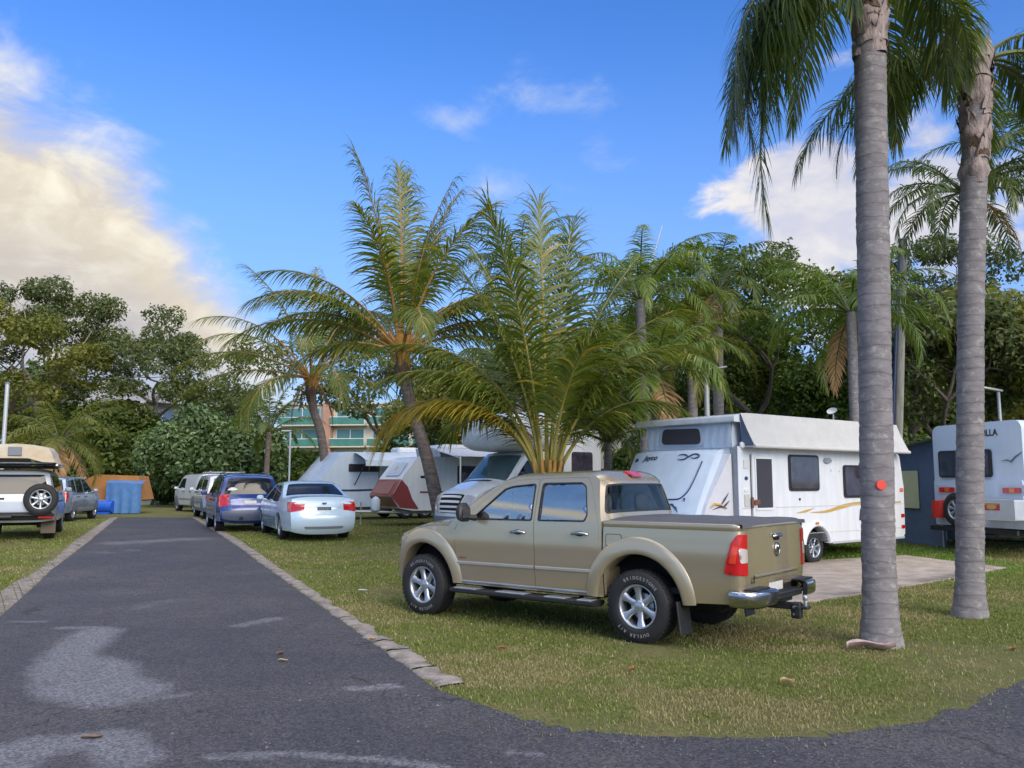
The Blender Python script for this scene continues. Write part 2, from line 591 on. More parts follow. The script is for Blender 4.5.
def rounded(pts, r, seg=5):
    """a 2-D polygon with its corners rounded; r one radius or one per corner"""
    n = len(pts)
    o = []
    for i in range(n):
        p = Vector(pts[i]); a = Vector(pts[i - 1]); b = Vector(pts[(i + 1) % n])
        rr = r[i] if isinstance(r, (list, tuple)) else r
        if rr <= 0:
            o.append(tuple(p)); continue
        da, db = (a - p), (b - p)
        la, lb = da.length, db.length
        da, db = da / la, db / lb
        ang = math.acos(max(-1, min(1, da.dot(db))))
        if ang > 3.1:
            o.append(tuple(p)); continue
        t = min(rr / math.tan(ang / 2), la * .48, lb * .48)
        p0, p1 = p + da * t, p + db * t
        for k in range(seg + 1):
            s = k / seg
            q = p0 * (1 - s) ** 2 + p * 2 * s * (1 - s) + p1 * s * s
            o.append(tuple(q))
    return o
def rect(u0, v0, u1, v1, r=0.0, seg=4):
    p = [(u0, v0), (u1, v0), (u1, v1), (u0, v1)]
    return rounded(p, r, seg) if r else p
def smooth_line(pts, n):
    """resampled Catmull-Rom through pts"""
    P = np.array(pts, float)
    P = np.vstack([2 * P[0] - P[1], P, 2 * P[-1] - P[-2]])
    o = []
    for i in range(1, len(P) - 2):
        for k in range(n):
            t = k / n
            o.append(0.5 * ((2 * P[i]) + (-P[i - 1] + P[i + 1]) * t + (2 * P[i - 1] - 5 * P[i] + 4 * P[i + 1] - P[i + 2]) * t * t
                            + (-P[i - 1] + 3 * P[i] - 3 * P[i + 1] + P[i + 2]) * t ** 3))
    o.append(P[-2])
    return [tuple(map(float, p)) for p in o]

_txt = {}
def text_mesh(s, size, shear=0.0, bold=0.0):
    """flat letters as (verts, faces) in the xy plane, centred"""
    key = (s, size, shear, bold)
    if key in _txt: return _txt[key]
    c = bpy.data.curves.new('lettering', 'FONT')
    c.body = s
    c.size = size
    c.align_x = 'CENTER'
    c.align_y = 'CENTER'
    c.shear = shear
    c.offset = bold
    c.resolution_u = 3
    o = bpy.data.objects.new('lettering', c)
    COL.objects.link(o)
    bpy.context.view_layer.update()
    me = o.evaluated_get(bpy.context.evaluated_depsgraph_get()).to_mesh()
    r = ([tuple(v.co) for v in me.vertices], [tuple(p.vertices) for p in me.polygons])
    bpy.data.objects.remove(o)
    bpy.data.curves.remove(c)
    _txt[key] = r
    return r
def letters(mb, s, size, fn, mi=0, shear=0.0, bold=0.0):
    vs, fs = text_mesh(s, size, shear, bold)
    mb.add([fn(x, y) for x, y, z in vs], fs, mi)

class Shell:
    """a vehicle skin: outline in (x, z), half width f(x, z), the outline closed across by a bulge b"""
    def __init__(self, outline, f, bulge, power=4.0):
        P = np.array(outline, float)
        d = np.r_[0, np.cumsum(np.hypot(*np.diff(P, axis=0).T))]
        self.P, self.d, self.L, self.f = P, d, d[-1], f
        self.bulge, self.power = bulge, power
        T = np.gradient(P, axis=0)
        T /= np.linalg.norm(T, axis=1)[:, None] + 1e-12
        self.N = np.stack([-T[:, 1], T[:, 0]], 1)          # left of travel
        c = P.mean(0)
        if np.mean(np.sum((P - c) * self.N, 1)) < 0: self.N = -self.N
    def t_of(self, i): return self.d[i]
    def near(self, x, z):
        return float(self.d[np.argmin((self.P[:, 0] - x) ** 2 + (self.P[:, 1] - z) ** 2)])
    def close(self, t, s, off=0.0):
        x = np.interp(t, self.d, self.P[:, 0]); z = np.interp(t, self.d, self.P[:, 1])
        nx = np.interp(t, self.d, self.N[:, 0]); nz = np.interp(t, self.d, self.N[:, 1])
        b = (self.bulge(t, x, z) if callable(self.bulge) else self.bulge) * (1 - abs(s) ** self.power) + off
        return (x + nx * b, s * self.f(x, z), z + nz * b)
    def side(self, sgn):
        return lambda x, z, off: (x, sgn * (self.f(x, z) + off), z)

def arch(cx, cz, r, z0, n=18, flip=False):
    """points of a wheel arch from the rear foot over the top to the front foot (x falling if flip)"""
    a0 = math.asin(max(-1, min(1, (z0 - cz) / r)))
    p = [(cx + r * math.cos(PI - a0 - (PI - 2 * a0) * k / n), cz + r * math.sin(PI - a0 - (PI - 2 * a0) * k / n)) for k in range(n + 1)]
    return p[::-1] if flip else p

_whl = {}
def wheel(parent, x, y, r, w, style='six', sgn=1, z=None, letters_on=False):
    """a wheel (> tyre, rim), outer face towards sgn*y"""
    key = (r, w, style, sgn, letters_on)
    z = r if z is None else z
    if key not in _whl:
        rr = r * {'six': 0.60, 'cover': 0.62, 'steel': 0.60, 'five': 0.66, 'multi': 0.62}[style]
        h = w / 2
        t = MB()
        pr = [(rr * .97, -h * .8), (rr * 1.03, -h * .96), (rr * 1.2, -h), (r * .93, -h * .93), (r * .975, -h * .78), (r * .99, -h * .6), (r, -h * .3), (r, h * .3), (r * .99, h * .6),
              (r * .975, h * .78), (r * .93, h * .93), (rr * 1.2, h), (rr * 1.06, h * .97), (rr * 1.02, h * .90), (rr * .97, h * .74)]
        t.lathe([(a, b * sgn) for a, b in pr], 'Y', 48)
        # tread blocks
        nb = 44
        for k in range(nb):
            for q, s_ in enumerate((-.62, -.2, .22, .64)):
                an = 2 * PI * (k + (q % 2) * .5) / nb
                mt = Matrix.Rotation(-an + PI / 2, 3, 'Y')
                t.box((math.cos(an) * (r - .004), s_ * h, math.sin(an) * (r - .004)), (2 * PI * r / nb * .72, h * .34, .016), 0, mt)
        if letters_on:
            for word, ac in (('BRIDGESTONE', PI * .5), ('DUELER A/T', -PI * .5)):
                for i, ch in enumerate(word):
                    if ch == ' ': continue
                    a = ac - (i - (len(word) - 1) / 2) * .135
                    R0 = (rr * 1.08 + r * .93) / 2
                    vs, fs = text_mesh(ch, r * .125, 0, .001)
                    ca, sa = math.cos(a), math.sin(a)
                    yo = h * 1.004 * sgn + .003 * sgn
                    # letters stand radially, read from outside
                    out = []
                    for px, py, _ in vs:
                        rad = R0 + py
                        tx = px
                        X = (ca * rad + sa * tx)
                        Z = (sa * rad - ca * tx)
                        out.append((-X if sgn > 0 else X, yo, Z))
                    t.add(out, fs, 1)
        tm = t
        m = MB()
        # barrel and lip
        m.lathe([(rr, h * .80 * sgn), (rr * 1.015, h * .90 * sgn), (rr * .99, h * .93 * sgn), (rr * .93, h * .84 * sgn), (rr * .90, h * .5 * sgn), (rr * .88, -h * .7 * sgn)], 'Y', 40)
        m.lathe([(rr * .9, -h * .1 * sgn), (rr * .5, -h * .05 * sgn), (.01, -h * .05 * sgn)], 'Y', 32, mi=1)
        m.lathe([(rr * .62, h * .08 * sgn), (rr * .60, h * .12 * sgn), (rr * .2, h * .12 * sgn)], 'Y', 32, mi=2)
        ns = {'six': 6, 'five': 5, 'steel': 8, 'cover': 7, 'multi': 7}[style]
        for k in range(ns):
            a = 2 * PI * (k + .25) / ns
            ca, sa = math.cos(a), math.sin(a)
            wi, wm, wo = {'six': (.17, .14, .22), 'five': (.15, .13, .2), 'steel': (.12, .14, .2), 'cover': (.18, .22, .30), 'multi': (.12, .10, .14)}[style]
            secs = []
            for q, ww, yy in ((.10, wi, .66), (.3, wi, .68), (.6, wm, .70), (.85, wo, .74), (.96, wo * 1.15, .80)):
                row = []
                for s_, dy in ((-1, -.24), (-.8, -.04), (-.3, 0), (.3, 0), (.8, -.04), (1, -.24)):
                    px, pt = rr * q, rr * ww * s_
                    row.append((ca * px - sa * pt, (yy + dy) * h * sgn, sa * px + ca * pt))
                secs.append(row)
            m.sheet(secs, 0)
        m.lathe([(rr * .30, h * .56 * sgn), (rr * .28, h * .70 * sgn), (rr * .20, h * .74 * sgn), (rr * .12, h * .80 * sgn), (.0005, h * .81 * sgn)], 'Y', 24)
        for k in range(6):
            a = 2 * PI * k / 6
            m.cyl((math.cos(a) * rr * .22, h * .66 * sgn, math.sin(a) * rr * .22), (math.cos(a) * rr * .22, h * .80 * sgn, math.sin(a) * rr * .22), rr * .035, 6, 2)
        root = bpy.data.objects.new('wheel', None)
        to = tm.build('tyre', [M['rubber'], M['letter_white']], root)
        ro = m.build('rim', [M['alloy'], M['black'], M['steel']], root)
        COL.objects.link(root)
        _whl[key] = (root, to, ro)
        root.parent = parent
        root.location = (x, y, z)
        return root
    root, to, ro = _whl[key]
    nr = root.copy()
    COL.objects.link(nr)
    nr.parent = parent
    nr.location = (x, y, z)
    for c in (to, ro):
        k = c.copy()
        COL.objects.link(k)
        k.parent = nr
    nr.rotation_euler = (0, random.uniform(0, 6), 0) if not letters_on else (0, random.uniform(-.5, .5), 0)
    return nr
# ================================================================== the ground
def ground_mats():
    # lawn soil and thatch
    m = bpy.data.materials.new('lawn')
    m.use_nodes = True
    nt = m.node_tree; N, L = nt.nodes, nt.links
    b = N['Principled BSDF']
    b.inputs['Roughness'].default_value = 0.95
    b.inputs['Specular IOR Level'].default_value = 0.1
    tc = N.new('ShaderNodeTexCoord')
    def noise(s, d=6, r=.6):
        n = N.new('ShaderNodeTexNoise')
        n.inputs['Scale'].default_value = s; n.inputs['Detail'].default_value = d; n.inputs['Roughness'].default_value = r
        L.new(tc.outputs['Object'], n.inputs['Vector'])
        return n.outputs[0]
    def ramp(v, p0, c0, p1, c1):
        r = N.new('ShaderNodeValToRGB')
        r.color_ramp.elements[0].position = p0; r.color_ramp.elements[0].color = (*c0, 1)
        r.color_ramp.elements[1].position = p1; r.color_ramp.elements[1].color = (*c1, 1)
        L.new(v, r.inputs[0]); return r.outputs[0]
    def mix(f, a, c):
        n = N.new('ShaderNodeMix'); n.data_type = 'RGBA'
        L.new(f, n.inputs[0]); L.new(a, n.inputs[6]); L.new(c, n.inputs[7]); return n.outputs[2]
    big = noise(0.45, 4); fine = noise(26, 8, .75); mid = noise(2.4, 6)
    green = ramp(fine, .3, (.090, .098, .030), .72, (.22, .225, .09))
    dry = ramp(fine, .3, (.130, .100, .045), .72, (.34, .28, .15))
    c = mix(ramp(mid, .46, (0, 0, 0), .70, (.75, .75, .75)), green, dry)
    dirt = ramp(fine, .3, (.085, .062, .045), .7, (.17, .13, .10))
    c = mix(ramp(big, .60, (0, 0, 0), .74, (.65, .65, .65)), c, dirt)
    L.new(c, b.inputs['Base Color'])
    bp = N.new('ShaderNodeBump'); bp.inputs['Strength'].default_value = .9; bp.inputs['Distance'].default_value = .03
    L.new(fine, bp.inputs['Height']); L.new(bp.outputs[0], b.inputs['Normal'])
    M['lawn'] = m
    # worn chip seal: 'wear' marks where the black binder has gone
    m = bpy.data.materials.new('asphalt')
    m.use_nodes = True
    nt = m.node_tree; N, L = nt.nodes, nt.links
    b = N['Principled BSDF']
    tc = N.new('ShaderNodeTexCoord')
    big = noise(0.55, 5); mid = noise(5, 6); fine = noise(70, 6, .8); fl = noise(1.8, 9, .7)
    at_ = N.new('ShaderNodeAttribute'); at_.attribute_name = 'wear'
    dark = ramp(fine, .32, (.015, .0155, .020), .70, (.112, .112, .132))
    dark2 = ramp(fine, .32, (.026, .0255, .029), .70, (.155, .150, .160))
    lig = ramp(fine, .30, (.095, .098, .115), .72, (.25, .255, .28))
    c = mix(ramp(big, .42, (0, 0, 0), .66, (1, 1, 1)), dark, dark2)
    ad = N.new('ShaderNodeMath'); ad.operation = 'MULTIPLY_ADD'
    L.new(mid, ad.inputs[0]); ad.inputs[1].default_value = .5; L.new(at_.outputs['Fac'], ad.inputs[2])
    ad2 = N.new('ShaderNodeMath'); ad2.operation = 'MULTIPLY_ADD'
    L.new(fl, ad2.inputs[0]); ad2.inputs[1].default_value = .55; L.new(ad.outputs[0], ad2.inputs[2])
    ad3 = N.new('ShaderNodeMath'); ad3.operation = 'MULTIPLY_ADD'; L.new(noise(24, 8, .8), ad3.inputs[0]); ad3.inputs[1].default_value = .55; L.new(ad2.outputs[0], ad3.inputs[2])
    hv = N.new('ShaderNodeMath'); hv.operation = 'MULTIPLY'; L.new(ad3.outputs[0], hv.inputs[0]); hv.inputs[1].default_value = .5
    w = ramp(hv.outputs[0], .50, (0, 0, 0), .70, (.95, .95, .95))
    br = ramp(noise(1.1, 8, .7), .60, (0, 0, 0), .76, (.4, .4, .4))
    c = mix(br, c, ramp(fine, .32, (.035, .028, .022), .72, (.17, .145, .125)))
    c = mix(w, c, lig)
    chip = N.new('ShaderNodeTexVoronoi'); chip.inputs['Scale'].default_value = 55; L.new(tc.outputs['Object'], chip.inputs['Vector'])
    ml = N.new('ShaderNodeMix'); ml.data_type = 'RGBA'; ml.blend_type = 'MULTIPLY'; ml.inputs[0].default_value = .8
    L.new(c, ml.inputs[6]); L.new(ramp(chip.outputs['Color'], .15, (.45, .45, .45), .95, (1.7, 1.65, 1.6)), ml.inputs[7]); c = ml.outputs[2]
    vo = N.new('ShaderNodeTexVoronoi'); vo.feature = 'DISTANCE_TO_EDGE'; vo.inputs['Scale'].default_value = .55; vo.inputs['Randomness'].default_value = 1
    ns = N.new('ShaderNodeTexNoise'); ns.inputs['Scale'].default_value = 3; ns.inputs['Detail'].default_value = 6
    L.new(tc.outputs['Object'], ns.inputs['Vector'])
    va = N.new('ShaderNodeVectorMath'); va.operation = 'MULTIPLY_ADD'; va.inputs[1].default_value = (.9, .9, 0); L.new(ns.outputs[1], va.inputs[0]); L.new(tc.outputs['Object'], va.inputs[2]); L.new(va.outputs[0], vo.inputs['Vector'])
    cr = ramp(vo.outputs['Distance'], .0, (.75, .75, .75), .010, (0, 0, 0))
    crm = N.new('ShaderNodeMath'); crm.operation = 'MULTIPLY'; L.new(cr, crm.inputs[0]); L.new(ramp(big, .50, (0, 0, 0), .56, (1, 1, 1)), crm.inputs[1])
    dkc = N.new('ShaderNodeRGB'); dkc.outputs[0].default_value = (.012, .011, .011, 1)
    c = mix(crm.outputs[0], c, dkc.outputs[0])
    L.new(c, b.inputs['Base Color'])
    rr = N.new('ShaderNodeMapRange'); L.new(mid, rr.inputs[0]); rr.inputs[3].default_value = .62; rr.inputs[4].default_value = .9
    L.new(rr.outputs[0], b.inputs['Roughness'])
    b.inputs['Specular IOR Level'].default_value = .35
    bp = N.new('ShaderNodeBump'); bp.inputs['Strength'].default_value = .8; bp.inputs['Distance'].default_value = .012
    L.new(fine, bp.inputs['Height']); L.new(bp.outputs[0], b.inputs['Normal'])
    M['asphalt'] = m
ground_mats()
M['kerb'] = mat('kerb_concrete', (0.27, 0.235, 0.205), 0.95, var=0.32, vscale=5, bump=0.7, bscale=40)
M['dry_leaf'] = mat('dry_leaf', (0.30, 0.13, 0.05), 0.8, var=0.3, vscale=20)
M['stone'] = mat('loose_stone', (0.13, 0.125, 0.13), 0.9, var=0.5, vscale=2)

# lawn: one sheet to the horizon
ys = np.r_[-200, -60, -20, -5, 0, np.arange(2, 40, .5), 45, 60, 90, 150, 300, 700, 1500]
xs = np.r_[-1500, -500, -150, -60, np.arange(-40, 41, 2.0), 60, 150, 500, 1500]
mb = MB()
mb.sheet([[(x, y, gz(y)) for x in xs] for y in ys], 0, True)
tag(mb.build('ground', M['lawn']), kind='structure')

# outlines of the road on the survey photo: right inner edge, left inner edge
KR_IN = [(435, 689), (400, 662), (340, 620), (280, 577), (228, 540), (192, 517.5)]
KR_OUT = [(465, 684), (425, 659), (350, 615), (300, 582), (240, 541), (199, 518.5)]
KL_IN = [(0, 617), (50, 571), (90, 541), (118, 517.5)]
KL_OUT = [(0, 592), (40, 562), (80, 537), (109, 518.5)]
G2 = lambda p: (lambda v: (v.x, v.y))(ground(*p))
RI, RO, LI, LO = ([G2(p) for p in q] for q in (KR_IN, KR_OUT, KL_IN, KL_OUT))
edge = [(.08, 6.26), (.42, 6.00), (.86, 5.83), (1.35, 5.80), (1.9, 5.85), (2.4, 5.98), (2.86, 6.22), (3.35, 6.6), (3.92, 7.1), (4.5, 7.6), (5.3, 8.2), (6.7, 9.1), (9.2, 10.4), (12, 12.2), (30, 14)]
ljoin = [(LI[0][0] - .35, LI[0][1] - .2), (-8, 8.4), (-14, 7.6), (-40, 6)]
near_poly = [(30, -12), (30, 14)] + edge[::-1][1:] + RI + LI[::-1] + ljoin + [(-40, -12)]
def inpoly(P, poly):
    A = np.array(poly); B = np.roll(A, -1, 0)
    x, y = P[:, 0][:, None], P[:, 1][:, None]
    c = (A[:, 1] > y) != (B[:, 1] > y)
    with np.errstate(divide='ignore', invalid='ignore'):
        xi = A[:, 0] + (y - A[:, 1]) / (B[:, 1] - A[:, 1]) * (B[:, 0] - A[:, 0])
    return (np.count_nonzero(c & (x < xi), 1) % 2) == 1
def segdist(P, line):
    A = np.array(line); best = np.full(len(P), 1e9)
    for a, b in zip(A[:-1], A[1:]):
        d = b - a
        t = np.clip(((P - a) @ d) / (d @ d + 1e-9), 0, 1)
        best = np.minimum(best, np.linalg.norm(P - (a + t[:, None] * d), axis=1))
    return best
def road():
    # ragged lawn edge
    dens = []
    ne = len(near_poly)
    for i in range(ne):
        a, b = np.array(near_poly[i]), np.array(near_poly[(i + 1) % ne])
        L_ = np.linalg.norm(b - a)
        near = min(a[1], b[1]) < 11 and max(abs(a[0]), abs(b[0])) < 14 and L_ < 12
        k = max(1, int(L_ / (.07 if near and b[0] > -1 and a[0] > -.2 else (.4 if max(a[1], b[1]) > 5 else 8))))
        for q in range(k):
            p = a + (b - a) * q / k
            if near and (0.05 < p[0] < 7):
                p = p + rng.normal(0, .030, 2) + .025 * np.array([math.sin(p[0] * 7.3) * math.sin(p[1] * 3.1 + 1), math.sin(p[0] * 4.7 + 2)])
            dens.append(tuple(p))
    mb = MB()
    pts = list(dens); n0 = len(pts)
    eds = [(i, (i + 1) % n0) for i in range(n0)]
    gp = []
    for x in np.arange(-7.5, 6.5, .09):
        for y in np.arange(3.6, 12.5, .09): gp.append((x, y))
    for x in np.arange(-22, 0, .5):
        for y in np.arange(12.6, 42, .5): gp.append((x, y))
    for x in np.arange(-36, 30, 3):
        for y in np.arange(-11, 3.4, 3): gp.append((x, y))
    gp = np.array(gp)
    gp = gp[inpoly(gp, dens)]
    gp = gp[segdist(gp, dens + dens[:1]) > .04]
    pts += [tuple(p) for p in gp]
    vo, eo, fo, *_ = delaunay_2d_cdt([Vector(p) for p in pts], eds, [], 0, 1e-7)
    C = np.array([np.mean([vo[i] for i in f], 0) for f in fo])
    keep = inpoly(C, dens)
    V = np.array([(p.x, p.y, gz(p.y) + .004) for p in vo])
    F = np.array([f for f, k in zip(fo, keep) if k and len(f) == 3])
    o = mesh_np('road', V, F, [M['asphalt']], smooth=True)
    P = V[:, :2]
    w = np.zeros(len(P))
    G_ = lambda *q: [G2(p) for p in q]
    def band(line, r, amp):
        nonlocal w
        d = segdist(P, line)
        w = np.maximum(w, amp * np.clip(1.6 - d / r, 0, 1))
    band(G_((100, 632), (75, 650), (60, 672), (70, 690), (105, 700), (140, 690)), .26, .62)
    band(G_((75, 660), (100, 668), (115, 690)), .28, .62)
    band(G_((60, 628), (100, 628)), .10, .55)
    band(G_((140, 702), (190, 694)), .07, .5)
    band(G_((-40, 756), (40, 750), (110, 738), (130, 760)), .20, .62)
    band(G_((30, 745), (-20, 790)), .2, .55)
    band(G_((210, 757), (300, 755), (400, 762), (470, 775)), .055, .62)
    band(G_((505, 752), (540, 756)), .05, .5)
    band(G_((350, 689), (392, 687)), .085, .75)
    band(G_((240, 626), (275, 619)), .13, .5)
    band(G_((120, 543), (195, 539)), .55, .5)
    band(G_((105, 553), (130, 551)), .3, .42)
    band(G_((130, 608), (180, 600)), .25, .28)
    band(G_((10, 622), (45, 622)), .08, .45)
    a_ = o.data.attributes.new('wear', 'FLOAT', 'POINT')
    a_.data.foreach_set('value', w.astype(np.float32))
    tag(o, kind='structure')
road()

def kerb(inner, outer, h=.02, ext=None):
    """a flush edging of poured concrete, cracked across and broken along its sides"""
    mb = MB()
    def res(line, n):
        P = np.array(line); d = np.r_[0, np.cumsum(np.linalg.norm(np.diff(P, axis=0), axis=1))]
        t = np.linspace(0, d[-1], n)
        return np.stack([np.interp(t, d, P[:, 0]), np.interp(t, d, P[:, 1])], 1)
    n = 1300
    A, B = res(inner, n), res(outer, n)
    w1 = np.convolve(rng.normal(0, 1, n + 40), np.ones(13) / 8, 'same')[20:-20]
    w2 = np.convolve(rng.normal(0, 1, n + 40), np.ones(13) / 8, 'same')[20:-20]
    D = (B - A) / np.linalg.norm(B - A, axis=1)[:, None]
    A = A - D * (.055 * w1)[:, None]
    B = B + D * (.06 * w2)[:, None]
    rows, nextc = [], 30
    for i in range(n):
        a, b = A[i], B[i]
        z = gz(a[1]) + h
        if i == nextc:
            if len(rows) > 1: mb.sheet(rows, 0, True)
            rows = []; nextc += int(rng.integers(22, 75)); continue
        js = rng.normal(0, .003, 5)
        rows.append([(a[0], a[1], gz(a[1]) - .02)] + [(a[0] + (b[0] - a[0]) * q, a[1] + (b[1] - a[1]) * q, z + js[k] - (.008 if q in (.03, .97) else 0)) for k, q in enumerate((.03, .25, .5, .75, .97))] + [(b[0], b[1], gz(b[1]) - .02)])
    if len(rows) > 1: mb.sheet(rows, 0, True)
    tag(mb.build('kerb', M['kerb']), kind='structure')
def nudge(l, dx, dy): return [(l[0][0] + dx, l[0][1] + dy)] + l
kerb(RI, RO)
kerb([(LI[0][0] + .35, LI[0][1] - .85)] + LI, [(LO[0][0] + .25, LO[0][1] - 1.1)] + LO)

# the concrete pad the white caravan stands on
SLAB = [G2(p) for p in ((812, 603), (1006, 569), (905, 556.5))]
SLAB = [SLAB[0], SLAB[1], SLAB[2], (3.6, 15.6), (1.3, 13.2), (3.2, 11.6)]
SLAB = [(3.35, 11.55), SLAB[0], SLAB[1], SLAB[2], (5.4, 17.2), (1.6, 14.2)]
mb = MB()
mb.panel(lambda u, v, o: (u, v, gz(v) + .03 + o), SLAB, ru=.5, rv=.5, rim=.06)
tag(mb.build('concrete_pad', M['concrete']), kind='structure')

# ------------------------------------------------------------------ grass
M['grass'] = leaf_mat('grass_blade', (.062, .084, .018), (.165, .185, .056), (.34, .30, .17), .35, .6, .2)
M['grass_dry'] = leaf_mat('dry_grass_blade', (.120, .108, .045), (.24, .21, .11), (.30, .26, .16), .3, .7, .2)
M['grass_lush'] = leaf_mat('lush_grass_blade', (.045, .095, .012), (.11, .19, .03), (.17, .24, .05), .35, .6, .2)
def value_noise(P, s, seed):
    r = np.random.default_rng(seed)
    t = r.random((64, 64))
    q = P / s
    i = np.floor(q).astype(int); f = q - i; f = f * f * (3 - 2 * f)
    g = lambda a, b: t[a % 64, b % 64]
    return (g(i[:, 0], i[:, 1]) * (1 - f[:, 0]) + g(i[:, 0] + 1, i[:, 1]) * f[:, 0]) * (1 - f[:, 1]) + (g(i[:, 0], i[:, 1] + 1) * (1 - f[:, 0]) + g(i[:, 0] + 1, i[:, 1] + 1) * f[:, 0]) * f[:, 1]
def grass(n):
    # density falls with distance: draw depth with p ~ 1/y
    y = 5.6 * (34 / 5.6) ** rng.random(n)
    half = y * .66
    x = (rng.random(n) * 2 - 1) * half
    P = np.stack([x, y], 1)
    roadp = near_poly
    fr0 = segdist(P, edge)
    ok = (~inpoly(P, roadp) | ((fr0 < .45) & (rng.random(n) < .30 * np.exp(-fr0 / .12)))) & ~inpoly(P, SLAB)
    KRp = RI + RO[::-1]; KLp = LI + LO[::-1]
    # a few blades lean over the broken edging
    ok &= ~(inpoly(P, KRp) & (rng.random(n) < .93)) & ~(inpoly(P, KLp) & (rng.random(n) < .93))
    bare = value_noise(P, 1.3, 3) * .6 + value_noise(P, .5, 5) * .4
    ok &= bare < .46 + .42 * rng.random(n)
    rightdirt = np.exp(-((P[:, 0] - 4.6) / 1.3) ** 2 - ((P[:, 1] - 8.3) / 1.2) ** 2)
    ok &= rng.random(n) > rightdirt * .9
    fr = segdist(P, edge)
    ok &= rng.random(n) < np.clip(fr / .7, .12, 1)
    P = P[ok]; n = len(P)
    sc = np.clip(P[:, 1] / 8, .9, 2.2)
    h = rng.uniform(.010, .032, n) * np.sqrt(sc)
    wd = rng.uniform(.0024, .0055, n) * sc
    a = rng.random(n) * 2 * PI
    lean = rng.uniform(.1, 1.5, n)
    dirv = np.stack([np.cos(a), np.sin(a)], 1)
    side = np.stack([-dirv[:, 1], dirv[:, 0]], 1)
    z0 = np.array([gz(q) for q in P[:, 1]])
    b0 = np.c_[P - side * wd[:, None], z0]
    b1 = np.c_[P + side * wd[:, None], z0]
    mdx = np.c_[P + dirv * (h * lean * .4)[:, None], z0 + h * .75]
    tip = np.c_[P + dirv * (h * lean)[:, None], z0 + h * (1.05 - .28 * lean)]
    sw = np.c_[side * (wd * .7)[:, None], np.zeros(n)]
    V = np.stack([b0, b1, mdx + sw, mdx - sw, tip], 1).reshape(-1, 3)
    i = np.arange(n) * 5
    # all triangles
    F = np.concatenate([np.stack([i, i + 1, i + 2], 1), np.stack([i, i + 2, i + 3], 1), np.stack([i + 3, i + 2, i + 4], 1)])
    dry = value_noise(P, 1.6, 11) * .5 + value_noise(P, .35, 12) * .5 - .025
    fr = segdist(P, edge)
    dry = dry + .16 * np.exp(-fr / .5) - .10 * (P[:, 1] > 14)
    k = (dry + rng.normal(0, .09, n)) > .58
    lush = (~k) & (np.hypot(P[:, 0] - 6.8, P[:, 1] - 18.2) < 3.4)
    mi = np.where(k, 1, np.where(lush, 2, 0))
    r = np.clip(rng.beta(2, 2.6, n) + (rng.random(n) < .05) * .5, 0, 1)
    o = mesh_np('grass', V, F, [M['grass'], M['grass_dry'], M['grass_lush']], rnd=np.tile(r, 3), mi=np.tile(mi, 3))
    tag(o, 'short patchy lawn grass with dry straw patches beside the road', 'grass', kind='stuff')
grass(620000)

# loose stones on the gravelled verge
def stones(n):
    y = 3.9 * (8.2 / 3.9) ** rng.random(n)
    x = rng.uniform(-5.5, 6.5, n)
    P = np.stack([x, y], 1)
    ok = (inpoly(P, near_poly) | (segdist(P, edge) < .22 * rng.random(n))) & (segdist(P, edge) < 2.4 * rng.random(n) ** 2.2 + .05) | (inpoly(P, near_poly) & (rng.random(n) < .10))
    P = P[ok]; n = len(P)
    s = rng.uniform(.003, .008, n) * np.where(rng.random(n) < .06, 2.2, 1)
    oct_ = np.array([(1, 0, 0), (0, 1, 0), (-1, 0, 0), (0, -1, 0), (0, 0, .8), (0, 0, -.5)])
    V = (oct_[None] * s[:, None, None] * rng.uniform(.6, 1.3, (n, 6, 1)))
    V[:, :, 0] += P[:, 0][:, None]; V[:, :, 1] += P[:, 1][:, None]; V[:, :, 2] += .007
    T = np.array([(0, 1, 4), (1, 2, 4), (2, 3, 4), (3, 0, 4), (1, 0, 5), (2, 1, 5), (3, 2, 5), (0, 3, 5)])
    F = (T[None] + (np.arange(n) * 6)[:, None, None]).reshape(-1, 3)
    o = mesh_np('gravel', V.reshape(-1, 3), F, [M['stone']])
    tag(o, 'loose grey gravel scattered along the edge of the lawn', 'gravel', kind='stuff')
stones(14000)
# ================================================================== vegetation
M['coco_leaf'] = leaf_mat('coconut_leaflet', (.040, .068, .010), (.120, .140, .020), (.30, .22, .04), .45, .38, .5)
M['coco_dry'] = leaf_mat('yellowed_leaflet', (.11, .12, .02), (.34, .25, .03), (.42, .20, .05), .4, .5, .4)
M['queen_leaf'] = leaf_mat('queen_palm_leaflet', (.026, .048, .012), (.080, .108, .022), (.17, .17, .04), .35, .36, .5)
M['bright_palm_leaf'] = leaf_mat('bright_palm_leaflet', (.040, .080, .012), (.115, .155, .026), (.22, .20, .04), .4, .38, .5)
M['dead_frond'] = leaf_mat('dead_frond', (.14, .085, .045), (.30, .19, .10), None, .25, .8, .2)
M['rachis'] = mat('rachis', (.30, .25, .05), 0.5, var=.2, vscale=4)
M['rachis_orange'] = mat('rachis_orange', (.36, .19, .045), 0.5, var=.25, vscale=4)
M['rachis_green'] = mat('rachis_green', (.09, .11, .03), 0.5, var=.2, vscale=4)
M['gum_leaf'] = leaf_mat('gum_leaf', (.030, .045, .016), (.085, .105, .034), (.15, .15, .05), .3, .5, .35)
M['fig_leaf'] = leaf_mat('fig_leaf', (.028, .056, .011), (.085, .125, .022), (.13, .17, .03), .42, .4, .45)
M['hedge_leaf'] = leaf_mat('hedge_leaf', (.030, .055, .018), (.085, .130, .045), (.15, .19, .08), .25, .35, .5)
M['dark_leaf'] = leaf_mat('dark_leaf', (.026, .047, .010), (.078, .110, .020), (.12, .14, .03), .42, .45, .4)
M['olive_leaf'] = leaf_mat('olive_leaf', (.050, .064, .012), (.140, .145, .028), (.20, .17, .05), .4, .45, .4)

